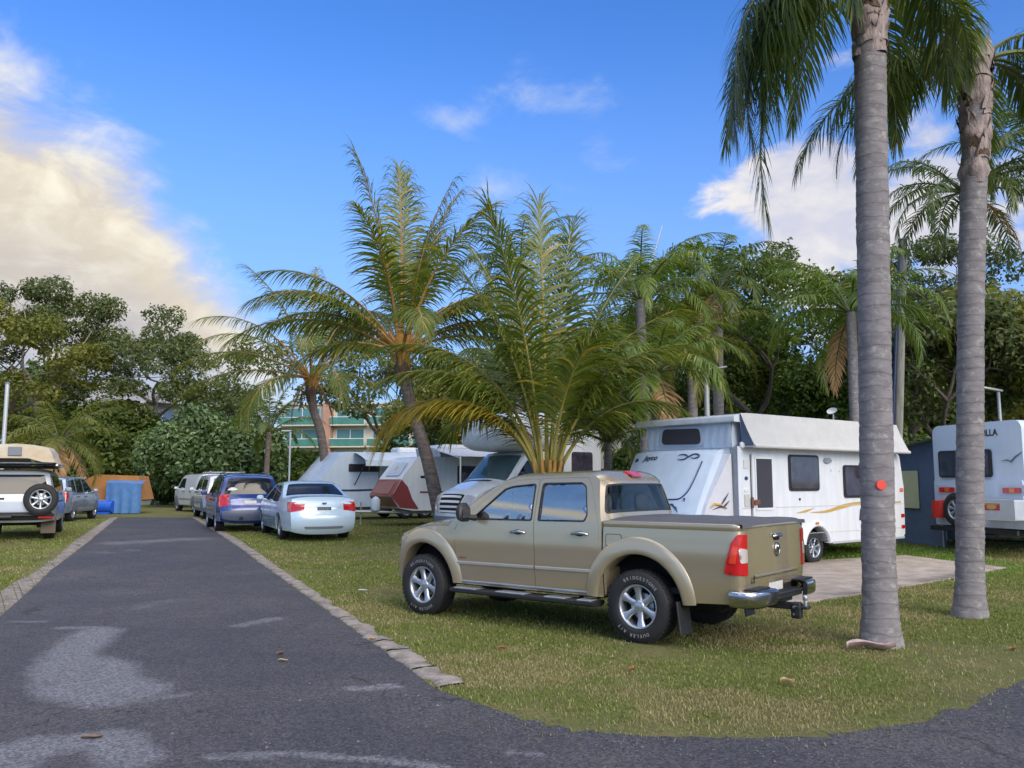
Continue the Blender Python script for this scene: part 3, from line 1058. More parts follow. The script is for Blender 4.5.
def frond_np(L, elev, curl, nl, ll, lw, side_ang=58, vee=20, droop=.5, plume=0.0, seed=0, petiole=.16, segs=4, twist=0.0, power=1.6, tipfrac=.5):
    """a pinnate palm leaf growing from the origin in the +x direction.  returns leaflet V, F(quads), rnd and the rachis path"""
    r = np.random.default_rng(seed)
    ns = 26
    s = np.linspace(0, 1, ns)
    th = elev - curl * s ** power
    ds = L / (ns - 1)
    px = np.r_[0, np.cumsum(np.cos((th[:-1] + th[1:]) / 2) * ds)]
    pz = np.r_[0, np.cumsum(np.sin((th[:-1] + th[1:]) / 2) * ds)]
    sway = twist * L * s ** 2 * .25
    path = np.stack([px, sway, pz], 1)
    u = np.linspace(petiole, .995, nl)
    u = np.repeat(u, 2)
    sgn = np.tile([1, -1], nl)
    n = len(u)
    u = np.clip(u + r.normal(0, .25 / nl, n), petiole, 1)
    P = np.stack([np.interp(u, s, path[:, k]) for k in range(3)], 1)
    a = np.interp(u, s, th)
    T = np.stack([np.cos(a), np.zeros(n), np.sin(a)], 1)
    Nn = np.stack([-np.sin(a), np.zeros(n), np.cos(a)], 1)
    B = np.array([0, 1., 0])[None] * sgn[:, None]
    # leaflet angle to the rachis closes towards the tip
    al = np.radians(side_ang - (side_ang - 14) * np.clip((u - .45) / .55, 0, 1) ** 1.4 + r.normal(0, 5, n))
    be = np.radians(vee + plume * r.uniform(-70, 70, n) + r.normal(0, 6, n))
    D = np.cos(al)[:, None] * T + np.sin(al)[:, None] * (np.cos(be)[:, None] * B + np.sin(be)[:, None] * Nn)
    w_ = (u - petiole) / (1 - petiole)
    prof = np.minimum(1, (.45 + 2.2 * w_)) * (1 - (1 - tipfrac) * np.clip((w_ - .35) / .65, 0, 1) ** 1.2)
    Ln = ll * prof * r.uniform(.85, 1.12, n)
    Wd = lw * np.clip(prof, .55, 1) * r.uniform(.8, 1.15, n)
    dr = droop * r.uniform(.7, 1.35, n)
    pts, dirs = [P], []
    d = D.copy()
    for k in range(segs):
        d2 = d + np.array([0, 0, -1.])[None] * (dr * (k + .4) / segs)[:, None]
        d2 /= np.linalg.norm(d2, axis=1)[:, None]
        pts.append(pts[-1] + d2 * (Ln / segs)[:, None])
        dirs.append(d2)
    dirs.append(dirs[-1])
    W0 = np.cross(D, Nn)
    W0 /= np.linalg.norm(W0, axis=1)[:, None] + 1e-9
    rows = []
    for k in range(segs + 1):
        f = (.55, 1, .95, .62, .06) if segs == 4 else (.6, 1, .7, .06)
        wv = np.cross(np.cross(dirs[k], W0), dirs[k])
        wv /= np.linalg.norm(wv, axis=1)[:, None] + 1e-9
        rows += [pts[k] - wv * (Wd * f[k] * .5)[:, None], pts[k] + wv * (Wd * f[k] * .5)[:, None]]
    V = np.stack(rows, 1).reshape(-1, 3)
    st = 2 * (segs + 1)
    base = np.arange(n) * st
    F = np.concatenate([np.stack([base + 2 * k, base + 2 * k + 1, base + 2 * k + 3, base + 2 * k + 2], 1) for k in range(segs)])
    rn = np.clip(r.beta(2, 2.4, n) + (r.random(n) < .03) * .4 + .1 * w_, 0, 1)
    return V, F, np.tile(rn, segs), path
def frond_obj(parent, base, az, lm, rm, r0, name='frond', roll=0.0, **k):
    V, F, rn, path = frond_np(**k)
    mb = MB()
    n = len(path)
    mb.tube([tuple(p) for p in path], [r0 * (1 - .9 * (i / (n - 1)) ** .7) + .002 for i in range(n)], 5, 0, False)
    RV = np.array(mb.v); RF = np.array(mb.f)
    V2 = np.vstack([V, RV]); F2 = np.vstack([F, RF + len(V)])
    if roll:
        c, s = math.cos(roll), math.sin(roll)
        V2 = np.stack([V2[:, 0], V2[:, 1] * c - V2[:, 2] * s * 0, V2[:, 2]], 1)
    ca, sa = math.cos(az), math.sin(az)
    V2 = np.stack([V2[:, 0] * ca - V2[:, 1] * sa + base[0], V2[:, 0] * sa + V2[:, 1] * ca + base[1], V2[:, 2] + base[2]], 1)
    mi = np.r_[np.zeros(len(F)), np.ones(len(RF))]
    return mesh_np(name, V2, F2, [lm, rm], parent, rnd=np.r_[rn, np.full(len(RF), .5)], mi=mi)

def trunk_mat(name, c1, c2, lich, ring=9.0):
    m = bpy.data.materials.new(name)
    m.use_nodes = True
    nt = m.node_tree; N, L = nt.nodes, nt.links
    b = N['Principled BSDF']; b.inputs['Roughness'].default_value = .92; b.inputs['Specular IOR Level'].default_value = .2
    tc = N.new('ShaderNodeTexCoord')
    mp = N.new('ShaderNodeMapping'); mp.inputs['Scale'].default_value = (1, 1, 2.2); L.new(tc.outputs['Object'], mp.inputs[0])
    def noise(s, d, src):
        n = N.new('ShaderNodeTexNoise'); n.inputs['Scale'].default_value = s; n.inputs['Detail'].default_value = d; n.inputs['Roughness'].default_value = .65
        L.new(src, n.inputs['Vector']); return n.outputs[0]
    def ramp(v, p0, c0, p1, cc):
        r = N.new('ShaderNodeValToRGB'); r.color_ramp.elements[0].position = p0; r.color_ramp.elements[0].color = (*c0, 1)
        r.color_ramp.elements[1].position = p1; r.color_ramp.elements[1].color = (*cc, 1); L.new(v, r.inputs[0]); return r.outputs[0]
    def mix(f, a, c):
        n = N.new('ShaderNodeMix'); n.data_type = 'RGBA'; L.new(f, n.inputs[0]); L.new(a, n.inputs[6]); L.new(c, n.inputs[7]); return n.outputs[2]
    n1 = noise(5, 8, mp.outputs[0]); n2 = noise(9, 6, tc.outputs['Object']); n3 = noise(3.2, 5, tc.outputs['Object'])
    c = ramp(n1, .34, c1, .68, c2)
    l = ramp(n2, .545, (0, 0, 0), .70, (.75, .75, .75))
    lc = N.new('ShaderNodeRGB'); lc.outputs[0].default_value = (*lich, 1)
    c = mix(l, c, lc.outputs[0])
    dk = N.new('ShaderNodeRGB'); dk.outputs[0].default_value = (.05, .04, .035, 1)
    c = mix(ramp(n3, .62, (0, 0, 0), .76, (.45, .45, .45)), c, dk.outputs[0])
    wv = N.new('ShaderNodeTexWave'); wv.wave_type = 'BANDS'; wv.bands_direction = 'Z'; wv.wave_profile = 'SAW'
    wv.inputs['Scale'].default_value = 2.25; wv.inputs['Distortion'].default_value = 3.2; wv.inputs['Detail'].default_value = 3; wv.inputs['Detail Scale'].default_value = 1.4
    L.new(tc.outputs['Object'], wv.inputs['Vector'])
    rg = N.new('ShaderNodeRGB'); rg.outputs[0].default_value = (.085, .070, .066, 1)
    c = mix(ramp(wv.outputs[1], .84, (0, 0, 0), 1.0, (.55, .55, .55)), c, rg.outputs[0])
    L.new(c, b.inputs['Base Color'])
    bp = N.new('ShaderNodeBump'); bp.inputs['Strength'].default_value = .7; bp.inputs['Distance'].default_value = .02
    L.new(n1, bp.inputs['Height']); L.new(bp.outputs[0], b.inputs['Normal'])
    return m
M['palm_trunk'] = trunk_mat('palm_trunk', (.175, .160, .164), (.27, .25, .252), (.40, .40, .36))
M['coco_trunk'] = trunk_mat('coconut_trunk', (.13, .10, .085), (.26, .21, .18), (.30, .27, .24))
M['fibre'] = mat('leaf_base_fibre', (.115, .075, .05), .95, var=.45, vscale=9, bump=.8, bscale=25, stretch=(4, 4, 1))
M['sheath'] = mat('old_leaf_sheath', (.30, .24, .22), .9, var=.35, vscale=7, bump=.7, bscale=18, stretch=(3, 3, .7))

def palm_trunk(parent, path, r_base, r_top, ring=.14, flare=.25, mat_='palm_trunk', seed=0):
    r = np.random.default_rng(seed)
    P = smooth_line(path, 40)
    Ls = np.r_[0, np.cumsum([math.dist(a, b) for a, b in zip(P, P[1:])])]
    n = int(Ls[-1] / .035)
    t = np.linspace(0, Ls[-1], n)
    Q = [tuple(np.interp(t, Ls, [p[k] for p in P])[i] for k in range(3)) for i in range(n)] if n < 10 else list(zip(*[np.interp(t, Ls, [p[k] for p in P]) for k in range(3)]))
    ph = 0; rad = []
    wob = np.convolve(r.normal(0, 1, n + 20), np.ones(11) / 11, 'same')[10:-10]
    nxt = ring
    for i in range(n):
        f = t[i] / Ls[-1]
        rr = r_base + (r_top - r_base) * f
        rr += r_base * flare * math.exp(-t[i] / .22)
        rr *= 1 + .03 * wob[i]
        if t[i] > nxt:
            nxt += ring * r.uniform(.7, 1.3); rr *= .986
        rad.append(rr)
    mb = MB()
    mb.tube(Q, rad, 18, 0, True)
    mb.v = [(x + r.normal(0, .003), y + r.normal(0, .003), z) for x, y, z in mb.v]
    return mb.build('trunk', M[mat_], parent)

def palm(name, label, cat, base, path, rb, rt, fronds, lm, rm, fr, r0, group=None, trunk='palm_trunk', flare=.25, ring=.14, crown=None, seed=0, shaft=None):
    """fronds: list of (azimuth deg, elevation deg, curl deg, length, overrides)"""
    root = thing(name, label, cat, base, 0, group)
    palm_trunk(root, path, rb, rt, ring, flare, trunk, seed)
    top = path[-1]
    for i, q in enumerate(fronds):
        az, el, cu, L = q[:4]
        kw = dict(fr); lmm, rmm, nm = lm, rm, 'frond'
        if len(q) > 4:
            ov = dict(q[4]); lmm = ov.pop('lm', lm); rmm = ov.pop('rm', rm); nm = ov.pop('name', 'frond')
            kw.update(ov)
        kw['ll'] = kw['ll'] * min(1.0, L / kw.pop('Lref', L) + .0)
        dz = ov.get('dz', 0) if len(q) > 4 and 'dz' in q[4] else 0
        kw.pop('dz', None)
        a = R(az)
        frond_obj(root, (top[0] + math.cos(a) * rt * .6, top[1] + math.sin(a) * rt * .6, top[2] + dz), a, lmm, rmm, r0, nm,
                  L=L, elev=R(el), curl=R(cu), seed=seed * 100 + i, **kw)
    if crown:
        mb = MB()
        crown(mb, top, np.random.default_rng(seed + 5))
        mb.build('leaf_bases', [M['rachis_orange'], M['fibre']], root)
    if shaft:
        mb = MB()
        shaft(mb, top, np.random.default_rng(seed + 6), path)
        mb.build('crown_shaft', [M['sheath'], M['fibre']], root)
    return root

def coco_crown(mb, top, r):
    for k in range(14):
        a = 2 * PI * k * .382 + r.normal(0, .1)
        z0 = -.75 + k * .05
        d = (math.cos(a), math.sin(a))
        p = [(top[0] + d[0] * .08, top[1] + d[1] * .08, top[2] + z0)]
        for q in (.25, .5, .85):
            p.append((top[0] + d[0] * (.10 + .42 * q * q), top[1] + d[1] * (.10 + .42 * q * q), top[2] + z0 + q * .85))
        mb.tube(p, [.10, .075, .05, .03], 6, 0)
    mb.tube([(top[0], top[1], top[2] - .95), (top[0], top[1], top[2] - .5), (top[0], top[1], top[2] + .1)], [.15, .22, .12], 10, 1)
    for k in range(10):
        a = r.uniform(0, 2 * PI)
        p0 = Vector((top[0] + math.cos(a) * .15, top[1] + math.sin(a) * .15, top[2] - r.uniform(.4, .8)))
        p1 = p0 + Vector((math.cos(a) * .2, math.sin(a) * .2, -.05))
        mb.tube([p0, p1, p1 + Vector((math.cos(a) * .12, math.sin(a) * .12, -r.uniform(.3, .7)))], [.03, .025, .008], 5, 1)

def ringed_fronds(n, e0, e1, c0, c1, L, seed, jl=.1, jit=8, a0=0):
    r = np.random.default_rng(seed)
    o = []
    for i in range(n):
        f = i / max(1, n - 1)
        o.append((a0 + i * 137.5 + r.normal(0, jit), e0 + (e1 - e0) * f + r.normal(0, 4), c0 + (c1 - c0) * f + r.normal(0, 8), L * r.uniform(1 - jl, 1 + jl)))
    return o

COCO = dict(nl=84, ll=1.15, lw=.053, side_ang=54, vee=8, droop=1.3, petiole=.16, power=1.5, tipfrac=.6)
QUEEN = dict(nl=100, ll=.62, lw=.026, side_ang=62, vee=5, droop=1.6, plume=.55, petiole=.14, power=1.5)

def place(px, py, Y):
    """a point of the ground straight below a place in the picture"""
    p = at(px, py, Y)
    return (p.x, Y, gz(Y))

# ---- hero coconut (leaning) --------------------------------------------------
Y = 24.0
b0 = at(441, 500, Y); c0 = at(402, 352, Y)
base = (b0.x + .1, Y, gz(Y))
rel = lambda p: (p.x - base[0], p.y - base[1], p.z - base[2])
fl = [(110, 88, 12, 5.7), (40, 80, 26, 5.5), (185, 50, 80, 4.8), (0, 34, 96, 4.4), (95, 86, 14, 5.6), (20, 84, 22, 5.4), (200, 83, 16, 5.8), (70, 74, 40, 5.2), (330, 72, 50, 5.0), (255, 70, 60, 4.8),
      (175, 56, 62, 4.9), (160, 40, 66, 4.7), (188, 30, 70, 5.0), (215, 44, 80, 4.6), (5, 52, 72, 4.6), (-18, 44, 85, 4.6), (20, 40, 88, 4.4), (40, 55, 75, 4.6),
      (120, 48, 70, 4.6), (285, 35, 90, 4.2), (-8, 24, 92, 4.2), (198, 16, 84, 3.6), (60, 15, 95, 4.0), (-30, 5, 95, 3.6)]
palm('coconut_palm', 'tall leaning coconut palm with orange leaf stalks behind the parked motorhome', 'palm tree', base,
     [(0, 0, 0), rel(at(428, 462, Y)), rel(at(414, 415, Y)), rel(at(405, 380, Y)), rel(c0)], .20, .15, fl, M['coco_leaf'], M['rachis_orange'], COCO, .055,
     trunk='coco_trunk', crown=coco_crown, seed=1, ring=.09)

# ---- second coconut at the left -----------------------------------------------
Y = 34.0
b0 = at(332, 470, Y); c0 = at(311, 378, Y)
base = (b0.x, Y, gz(Y))
fl2 = [(100, 80, 30, 5.4), (200, 76, 40, 5.1), (30, 72, 45, 5.1), (175, 56, 70, 5.6), (160, 38, 75, 5.4), (195, 30, 70, 5.4), (185, 14, 60, 5.4), (215, 45, 85, 5.1), (20, 50, 75, 4.9),
       (-10, 38, 85, 4.0), (60, 50, 70, 4.9), (280, 45, 90, 4.6), (300, 20, 95, 4.4), (150, 10, 80, 4.6), (0, 10, 90, 4.4), (240, 5, 90, 4.1),
       (205, -55, 40, 1.9, dict(lm=M['dead_frond'], rm=M['rachis_orange'], name='dead_frond', ll=.35)), (20, -50, 40, 2.0, dict(lm=M['dead_frond'], rm=M['rachis_orange'], name='dead_frond', ll=.4))]
palm('coconut_palm', 'coconut palm with a hanging rust brown dead frond behind the caravan with the awning', 'palm tree', base,
     [(0, 0, 0), rel(at(322, 440, Y)), rel(at(313, 408, Y)), rel(c0)], .20, .15, fl2, M['coco_leaf'], M['rachis_orange'], dict(COCO, nl=64, lw=.048), .05,
     trunk='coco_trunk', crown=coco_crown, seed=2, ring=.1)

# ---- young coconut at the far left of the palms --------------------------------
Y = 46.0
base = place(268, 430, Y)
zt = at(268, 432, Y).z - base[2]
palm('coconut_palm', 'small distant palm between the round hedge and the second coconut palm', 'palm tree', base, [(0, 0, 0), (0, 0, zt * .5), (.05, 0, zt)], .16, .13,
     ringed_fronds(15, 80, 10, 30, 90, 3.0, 31), M['queen_leaf'], M['rachis_green'], dict(COCO, nl=44, ll=.6, lw=.06), .04, trunk='coco_trunk', seed=3)

# ---- big stemless coconut behind the gold truck ----------------------------------
Y = 17.0
b0 = at(548, 470, Y)
base = (b0.x, Y, gz(Y))
zt = at(548, 486, Y).z - base[2]
fl3 = [(100, 88, 12, 6.0), (60, 85, 14, 5.7), (215, 84, 20, 5.6), (150, 83, 30, 5.4), (25, 80, 34, 5.4), (190, 82, 40, 5.2),
       (176, 76, 92, 4.9), (190, 73, 112, 4.6), (168, 66, 128, 4.5, dict(lm=M['coco_dry'])), (186, 70, 146, 4.3, dict(lm=M['coco_dry'])),
       (2, 78, 58, 4.5), (-14, 76, 76, 4.1), (8, 68, 96, 3.5), (30, 74, 70, 4.3), (75, 76, 60, 5.0), (120, 72, 70, 4.9), (300, 82, 60, 3.6), (60, 60, 90, 3.8), (130, 60, 96, 3.8)]
def young_base(mb, top, r):
    for k in range(12):
        a = 2 * PI * k * .382
        mb.tube([(top[0] + math.cos(a) * .1, top[1] + math.sin(a) * .1, top[2] - .6), (top[0] + math.cos(a) * .16, top[1] + math.sin(a) * .16, top[2] - .1), (top[0] + math.cos(a) * .3, top[1] + math.sin(a) * .3, top[2] + .5)],
                [.09, .07, .035], 6, k % 3 == 0)
palm('coconut_palm', 'short trunked coconut palm with big upright fronds just behind the gold truck', 'palm tree', base, [(0, 0, 0), (0, 0, zt * .5), (0, 0, zt)], .24, .17,
     fl3, M['coco_leaf'], M['rachis'], dict(COCO, nl=88, ll=1.15, lw=.048, droop=1.15, petiole=.25), .055, trunk='coco_trunk', crown=young_base, seed=4)

# ---- two queen palms in the foreground -----------------------------------------
def sheath(mb, top, r, z0, z1, w0, w1, nflap, seed, path):
    """the ragged boots left round the neck of a palm"""
    rr = np.random.default_rng(seed)
    pz = [q[2] for q in path]; px_ = [q[0] for q in path]; py_ = [q[1] for q in path]
    cx_ = lambda z: float(np.interp(z, pz, px_)); cy_ = lambda z: float(np.interp(z, pz, py_))
    rows = []
    n = 40
    ph = rr.uniform(0, 6, 6)
    for i in range(n + 1):
        f = i / n
        w = w0 + (w1 - w0) * f
        lob = .016 * math.sin(f * 23 + ph[0]) + .010 * math.sin(f * 51 + ph[1])
        rows.append([(cx_(top[2] + z0 + (z1 - z0) * f) + (w + lob + .016 * math.sin(3 * a + f * 9 + ph[2]) + .008 * math.sin(7 * a - f * 31 + ph[3])) * math.cos(a),
                      cy_(top[2] + z0 + (z1 - z0) * f) + (w + lob + .016 * math.sin(3 * a + f * 9 + ph[2]) + .008 * math.sin(7 * a - f * 31 + ph[3])) * math.sin(a), top[2] + z0 + (z1 - z0) * f) for a in np.linspace(0, 2 * PI, 28, endpoint=False)])
    mb.sheet(rows, 0, True, True)
    for k in range(nflap):
        a = rr.uniform(0, 2 * PI); f = rr.uniform(.02, .9)
        z = top[2] + z0 + (z1 - z0) * f
        w = w0 + (w1 - w0) * f + .012
        L_ = rr.uniform(.16, .42); hw = rr.uniform(.10, .26)
        g = []
        for q in range(7):
            t = q / 6
            rad = w + .035 * t ** 2 + .012 * math.sin(5 * t + k)
            ww = hw * (1 - t ** 1.5) + .01
            g.append([(cx_(z) + rad * math.cos(a + ww * s_ / w * .6), cy_(z) + rad * math.sin(a + ww * s_ / w * .6), z + L_ * t - (.03 * s_ * s_)) for s_ in (-1, -.5, 0, .5, 1)])
        mb.sheet(g, 1 if rr.random() < .35 else 0, True)
def sheath_near(mb, top, r, path): sheath(mb, top, r, -1.25, .1, .158, .210, 34, 3, path)
def sheath_far(mb, top, r, path): sheath(mb, top, r, -1.7, .25, .160, .185, 60, 4, path)
b0 = ground(881, 645)
base = tuple(b0)
def rel3(px, py, Y): p = at(px, py, Y); return (p.x - base[0], p.y - base[1], p.z - base[2])
Y1 = b0.y
q1 = [(182, 6, 108, 2.9), (174, 12, 112, 2.9), (190, 0, 96, 2.6), (196, 14, 116, 2.6), (166, 4, 104, 2.7), (178, -24, 76, 3.5), (204, 18, 122, 2.4), (156, 16, 116, 2.8), (176, -12, 84, 2.3),
      (187, 22, 124, 2.9), (168, -22, 72, 1.9), (120, 34, 110, 3.0), (90, 50, 110, 3.2), (60, 34, 120, 2.8), (22, 10, 110, 2.0), (-8, -6, 90, 1.9), (240, 36, 130, 2.4), (75, 85, 60, 3.2), (200, 66, 114, 3.0)]
palm('queen_palm', 'queen palm with a red disc on its trunk, nearest of the two tall palms', 'palm tree', base,
     [(0, 0, 0), rel3(877, 480, Y1), rel3(873, 240, Y1), rel3(870, 40, Y1), rel3(870, -48, Y1)], .170, .165, q1, M['queen_leaf'], M['rachis_green'], dict(QUEEN, lw=.027, ll=.66, nl=112, power=.66, droop=2.0), .035,
     flare=.36, ring=.13, seed=5, shaft=sheath_near)
b0 = ground(970, 617)
base = tuple(b0)
Y2 = b0.y
q2 = [(178, 28, 124, 2.2), (192, 36, 130, 2.4), (160, 30, 120, 2.6), (175, 48, 134, 2.6), (140, 45, 115, 3.0), (100, 55, 110, 3.2), (60, 45, 115, 3.0), (25, 36, 120, 2.6), (0, 38, 124, 2.6),
      (-15, 28, 118, 2.3), (230, 45, 130, 2.0), (10, 60, 116, 3.0), (120, 80, 70, 3.3), (225, 80, 90, 3.0), (15, 14, 104, 2.1), (168, 8, 100, 1.9)]
palm('queen_palm', 'tall queen palm with peeling leaf sheaths right of the red disc palm', 'palm tree', base,
     [(0, 0, 0), rel3(970, 480, Y2), rel3(971, 300, Y2), rel3(975, 150, Y2), rel3(977, 62, Y2)], .165, .155, q2, M['queen_leaf'], M['rachis_green'], dict(QUEEN, lw=.027, ll=.62, nl=104, power=.75, droop=1.9), .035,
     flare=.34, ring=.13, seed=6, shaft=sheath_far)

# ---- queen palms of the middle distance ------------------------------------------
def mid_palm(label, px, py, Y, L, n, seed, lm='bright_palm_leaf', e=(80, 0), c=(50, 110), rb=.16, ll=.6, lw=.045, dead=1, nl=56, plume=.35, name='queen_palm'):
    base = place(px, py, Y)
    zt = at(px, py, Y).z - base[2]
    fr = ringed_fronds(n, e[0], e[1], c[0], c[1], L, seed)
    r = np.random.default_rng(seed)
    for k in range(dead):
        fr.append((r.uniform(0, 360), -40, 50, L * .8, dict(lm=M['dead_frond'], name='dead_frond')))
    return palm(name, label, 'palm tree', base, [(0, 0, 0), (r.uniform(-.1, .1), 0, zt * .5), (0, 0, zt)], rb, rb * .85, fr, M[lm], M['rachis_green'],
                dict(QUEEN, nl=nl, ll=ll, lw=lw, plume=plume, droop=1.2), .04, seed=seed, group='queen palms behind the white caravan')
mid_palm('queen palm with arching fronds right of the big stemless coconut palm', 640, 300, 25, 3.4, 20, 41, e=(70, 15), c=(92, 118), dead=0)
mid_palm('lower bright green queen palm with a pale bare trunk left of the white caravan roof', 655, 372, 22, 2.5, 16, 42, e=(72, 0), c=(85, 112), dead=1)
mid_palm('slender tall palm with dark trunk behind the tee shaped lamp', 718, 290, 30, 2.9, 16, 43, lm='queen_leaf', e=(72, 5), c=(95, 118), rb=.2, dead=1, lw=.05)
mid_palm('queen palm with a long dead frond behind the roof of the white caravan', 851, 312, 24, 3.1, 20, 44, e=(74, 0), c=(88, 118), dead=2)
mid_palm('olive green queen palm crowded between the tee shaped lamp and the stemless coconut', 690, 345, 27, 2.8, 16, 45, lm='olive_leaf', e=(75, -5), c=(70, 110), dead=2)
mid_palm('queen palm whose fronds reach out on both sides behind the sheathed palm trunk', 964, 192, 24, 3.2, 18, 46, lm='queen_leaf', e=(66, 0), c=(95, 118), dead=1)
mid_palm('queen palm at the right edge behind the tall sheathed palm', 1050, 165, 22, 3.4, 18, 47, lm='queen_leaf', e=(80, 5), c=(60, 110), dead=0)
mid_palm('short green palm low behind the gold truck cab', 608, 442, 19, 1.5, 12, 48, lm='queen_leaf', e=(80, 15), c=(30, 90), rb=.1, ll=.35, lw=.04, dead=0, nl=40)
mid_palm('feathery palm high between the two coconut palms', 520, 268, 32, 3.4, 18, 49, lm='queen_leaf', e=(72, 5), c=(90, 115), dead=0)
mid_palm('drooping palm with tan dead fronds beside the boat at the left', 60, 440, 36, 3.0, 16, 50, lm='olive_leaf', e=(70, -10), c=(80, 110), dead=4, name='drooping_palm')

# ---- broad leaved trees -----------------------------------------------------------
def leaves_np(C, Rr, n, size, r, flat=.6, shell=.55, asp=2.0):
    """n leaf quads spread through ellipsoid clumps C (k,3) with radii Rr (k,3)"""
    vol = np.prod(Rr, 1) ** .7
    k = r.choice(len(C), n, p=vol / vol.sum())
    d = r.normal(0, 1, (n, 3)); d /= np.linalg.norm(d, axis=1)[:, None]
    rad = r.random(n) ** (1 / 3) * (1 - shell) + shell * (1 - .22 * r.random(n) ** 2)
    P = C[k] + d * rad[:, None] * Rr[k] * (1 + .25 * r.normal(0, 1, n)[:, None] * .5)
    nrm = d * .8 + r.normal(0, .7, (n, 3)) + np.array([0, 0, flat])
    nrm /= np.linalg.norm(nrm, axis=1)[:, None]
    a = np.cross(nrm, r.normal(0, 1, (n, 3))); a /= np.linalg.norm(a, axis=1)[:, None] + 1e-9
    b = np.cross(nrm, a)
    s = size * r.uniform(.6, 1.35, n)
    A = a * (s * asp / 2)[:, None]; B = b * (s / 2)[:, None]
    sag = np.array([0, 0, -.25]) * s[:, None]
    V = np.stack([P - A + sag, P - B, P + A + sag, P + B], 1).reshape(-1, 3)
    F = np.arange(n * 4).reshape(n, 4)
    ck = r.normal(0, .12, len(C))
    rn = np.clip(r.beta(2, 2.3, n) + ck[k], 0, 1)
    return V, F, rn

def limbs(mb, p0, d0, L, rad, depth, r, tips, spread=.7, up=.25, split=(2, 3)):
    n = 5
    p = [Vector(p0)]
    d = Vector(d0).normalized()
    for i in range(n):
        d = (d + Vector(r.normal(0, .13, 3)) + Vector((0, 0, up * .12))).normalized()
        p.append(p[-1] + d * (L / n))
    mb.tube(p, [rad * (1 - .45 * i / n) for i in range(n + 1)], 7 if rad > .06 else 5, 0, False)
    if depth == 0:
        tips.append(p[-1]); return
    k = r.integers(split[0], split[1] + 1)
    a0 = r.uniform(0, 2 * PI)
    for j in range(k):
        a = a0 + 2 * PI * j / k + r.normal(0, .35)
        o = d.orthogonal().normalized()
        e = (o * math.cos(a) + d.cross(o) * math.sin(a))
        limbs(mb, p[-1], (d * (1 - .25 * spread) + e * spread + Vector((0, 0, up))), L * r.uniform(.62, .85), rad * .56, depth - 1, r, tips, spread, up, split)
    if depth >= 2 and r.random() < .6:
        tips.append(p[-2])

def tree(name, label, base, H, trunk_h, trunk_r, seed, lm, nleaf, leaf, clump=(1.1, .8), depth=3, spread=.75, up=.2, lean=(0, 0), bark='bark', group=None, extra=(), L0=None, shell=.5, split=(2, 3), wide=1.0):
    r = np.random.default_rng(seed)
    root = thing(name, label, 'tree', base, 0, group)
    mb = MB()
    tips = []
    H = H - base[2]
    n = 6
    P = [Vector((lean[0] * (i / n) ** 1.3 + r.normal(0, .04), lean[1] * (i / n) ** 1.3, trunk_h * i / n)) for i in range(n + 1)]
    mb.tube(P, [trunk_r * (1.25 if i == 0 else 1 - .3 * i / n) for i in range(n + 1)], 10, 0, False)
    L0 = L0 or (H - trunk_h) * .42
    k = r.integers(3, 5)
    for j in range(k):
        a = 2 * PI * j / k + r.normal(0, .3)
        limbs(mb, P[-1] if j else P[-2], Vector((math.cos(a) * spread, math.sin(a) * spread, .75)), L0 * r.uniform(.85, 1.15), trunk_r * .62, depth - 1, r, tips, spread, up, split)
    T = np.array([tuple(t) for t in tips])
    # bring the crown to its surveyed height
    kz = (H - clump[1] * .9 - trunk_h) / (T[:, 2].max() - trunk_h)
    fz = lambda z: z if z < trunk_h else trunk_h + (z - trunk_h) * kz
    kx = min(1.35, max(.75, kz)) * wide
    def fx(v, z, l): return v if z < trunk_h else l + (v - l) * kx
    mb.v = [(fx(x, z, lean[0]), fx(y, z, lean[1]), fz(z)) for x, y, z in mb.v]
    T = np.array([(fx(x, z, lean[0]), fx(y, z, lean[1]), fz(z)) for x, y, z in T])
    mb.build('trunk', M[bark], root)
    Rr = np.stack([r.uniform(.7, 1.25, len(T)) * clump[0], r.uniform(.7, 1.25, len(T)) * clump[0], r.uniform(.7, 1.2, len(T)) * clump[1]], 1)
    ex = np.array([e[:3] for e in extra]).reshape(-1, 3)
    er = np.array([e[3:] for e in extra]).reshape(-1, 3)
    if len(ex): T = np.vstack([T, ex]); Rr = np.vstack([Rr, er])
    V, F, rn = leaves_np(T, Rr, nleaf, leaf, r, shell=shell)
    V[:, 2] = np.maximum(V[:, 2], .15)
    mesh_np('crown', V, F, [M[lm]], root, rnd=rn)
    return root

def bush(name, label, base, ell, seed, lm, n, leaf, k=30, cat='shrub', group=None, z0=.05):
    """a dense rounded shrub: bumps of leaves all over an ellipsoid, stems inside"""
    r = np.random.default_rng(seed)
    root = thing(name, label, cat, base, 0, group)
    d = r.normal(0, 1, (k * 3, 3)); d /= np.linalg.norm(d, axis=1)[:, None]
    d = d[d[:, 2] > -.25][:k]
    E = np.array(ell)
    C = d * E * r.uniform(.66, .86, (len(d), 1)) + np.array([0, 0, E[2] * .75])
    m = E.min()
    Rr = np.stack([r.uniform(.24, .42, len(d)) * m] * 3, 1)
    C = np.vstack([C, [[0, 0, E[2] * .8]]]); Rr = np.vstack([Rr, [E * .72]])
    V, F, rn = leaves_np(C, Rr, n, leaf, r, shell=.7)
    V[:, 2] = np.maximum(V[:, 2], z0)
    mesh_np('crown', V, F, [M[lm]], root, rnd=rn)
    mb = MB()
    for j in range(7):
        a = 2 * PI * j / 7
        mb.tube([(math.cos(a) * .15, math.sin(a) * .15, 0), (math.cos(a) * E[0] * .3, math.sin(a) * E[1] * .3, E[2] * .6), (math.cos(a) * E[0] * .5, math.sin(a) * E[1] * .5, E[2] * 1.15)], [.07, .05, .02], 6)
    mb.build('trunk', M['bark'], root)
    return root
def width_at(px, Y): return px * Y / FOC

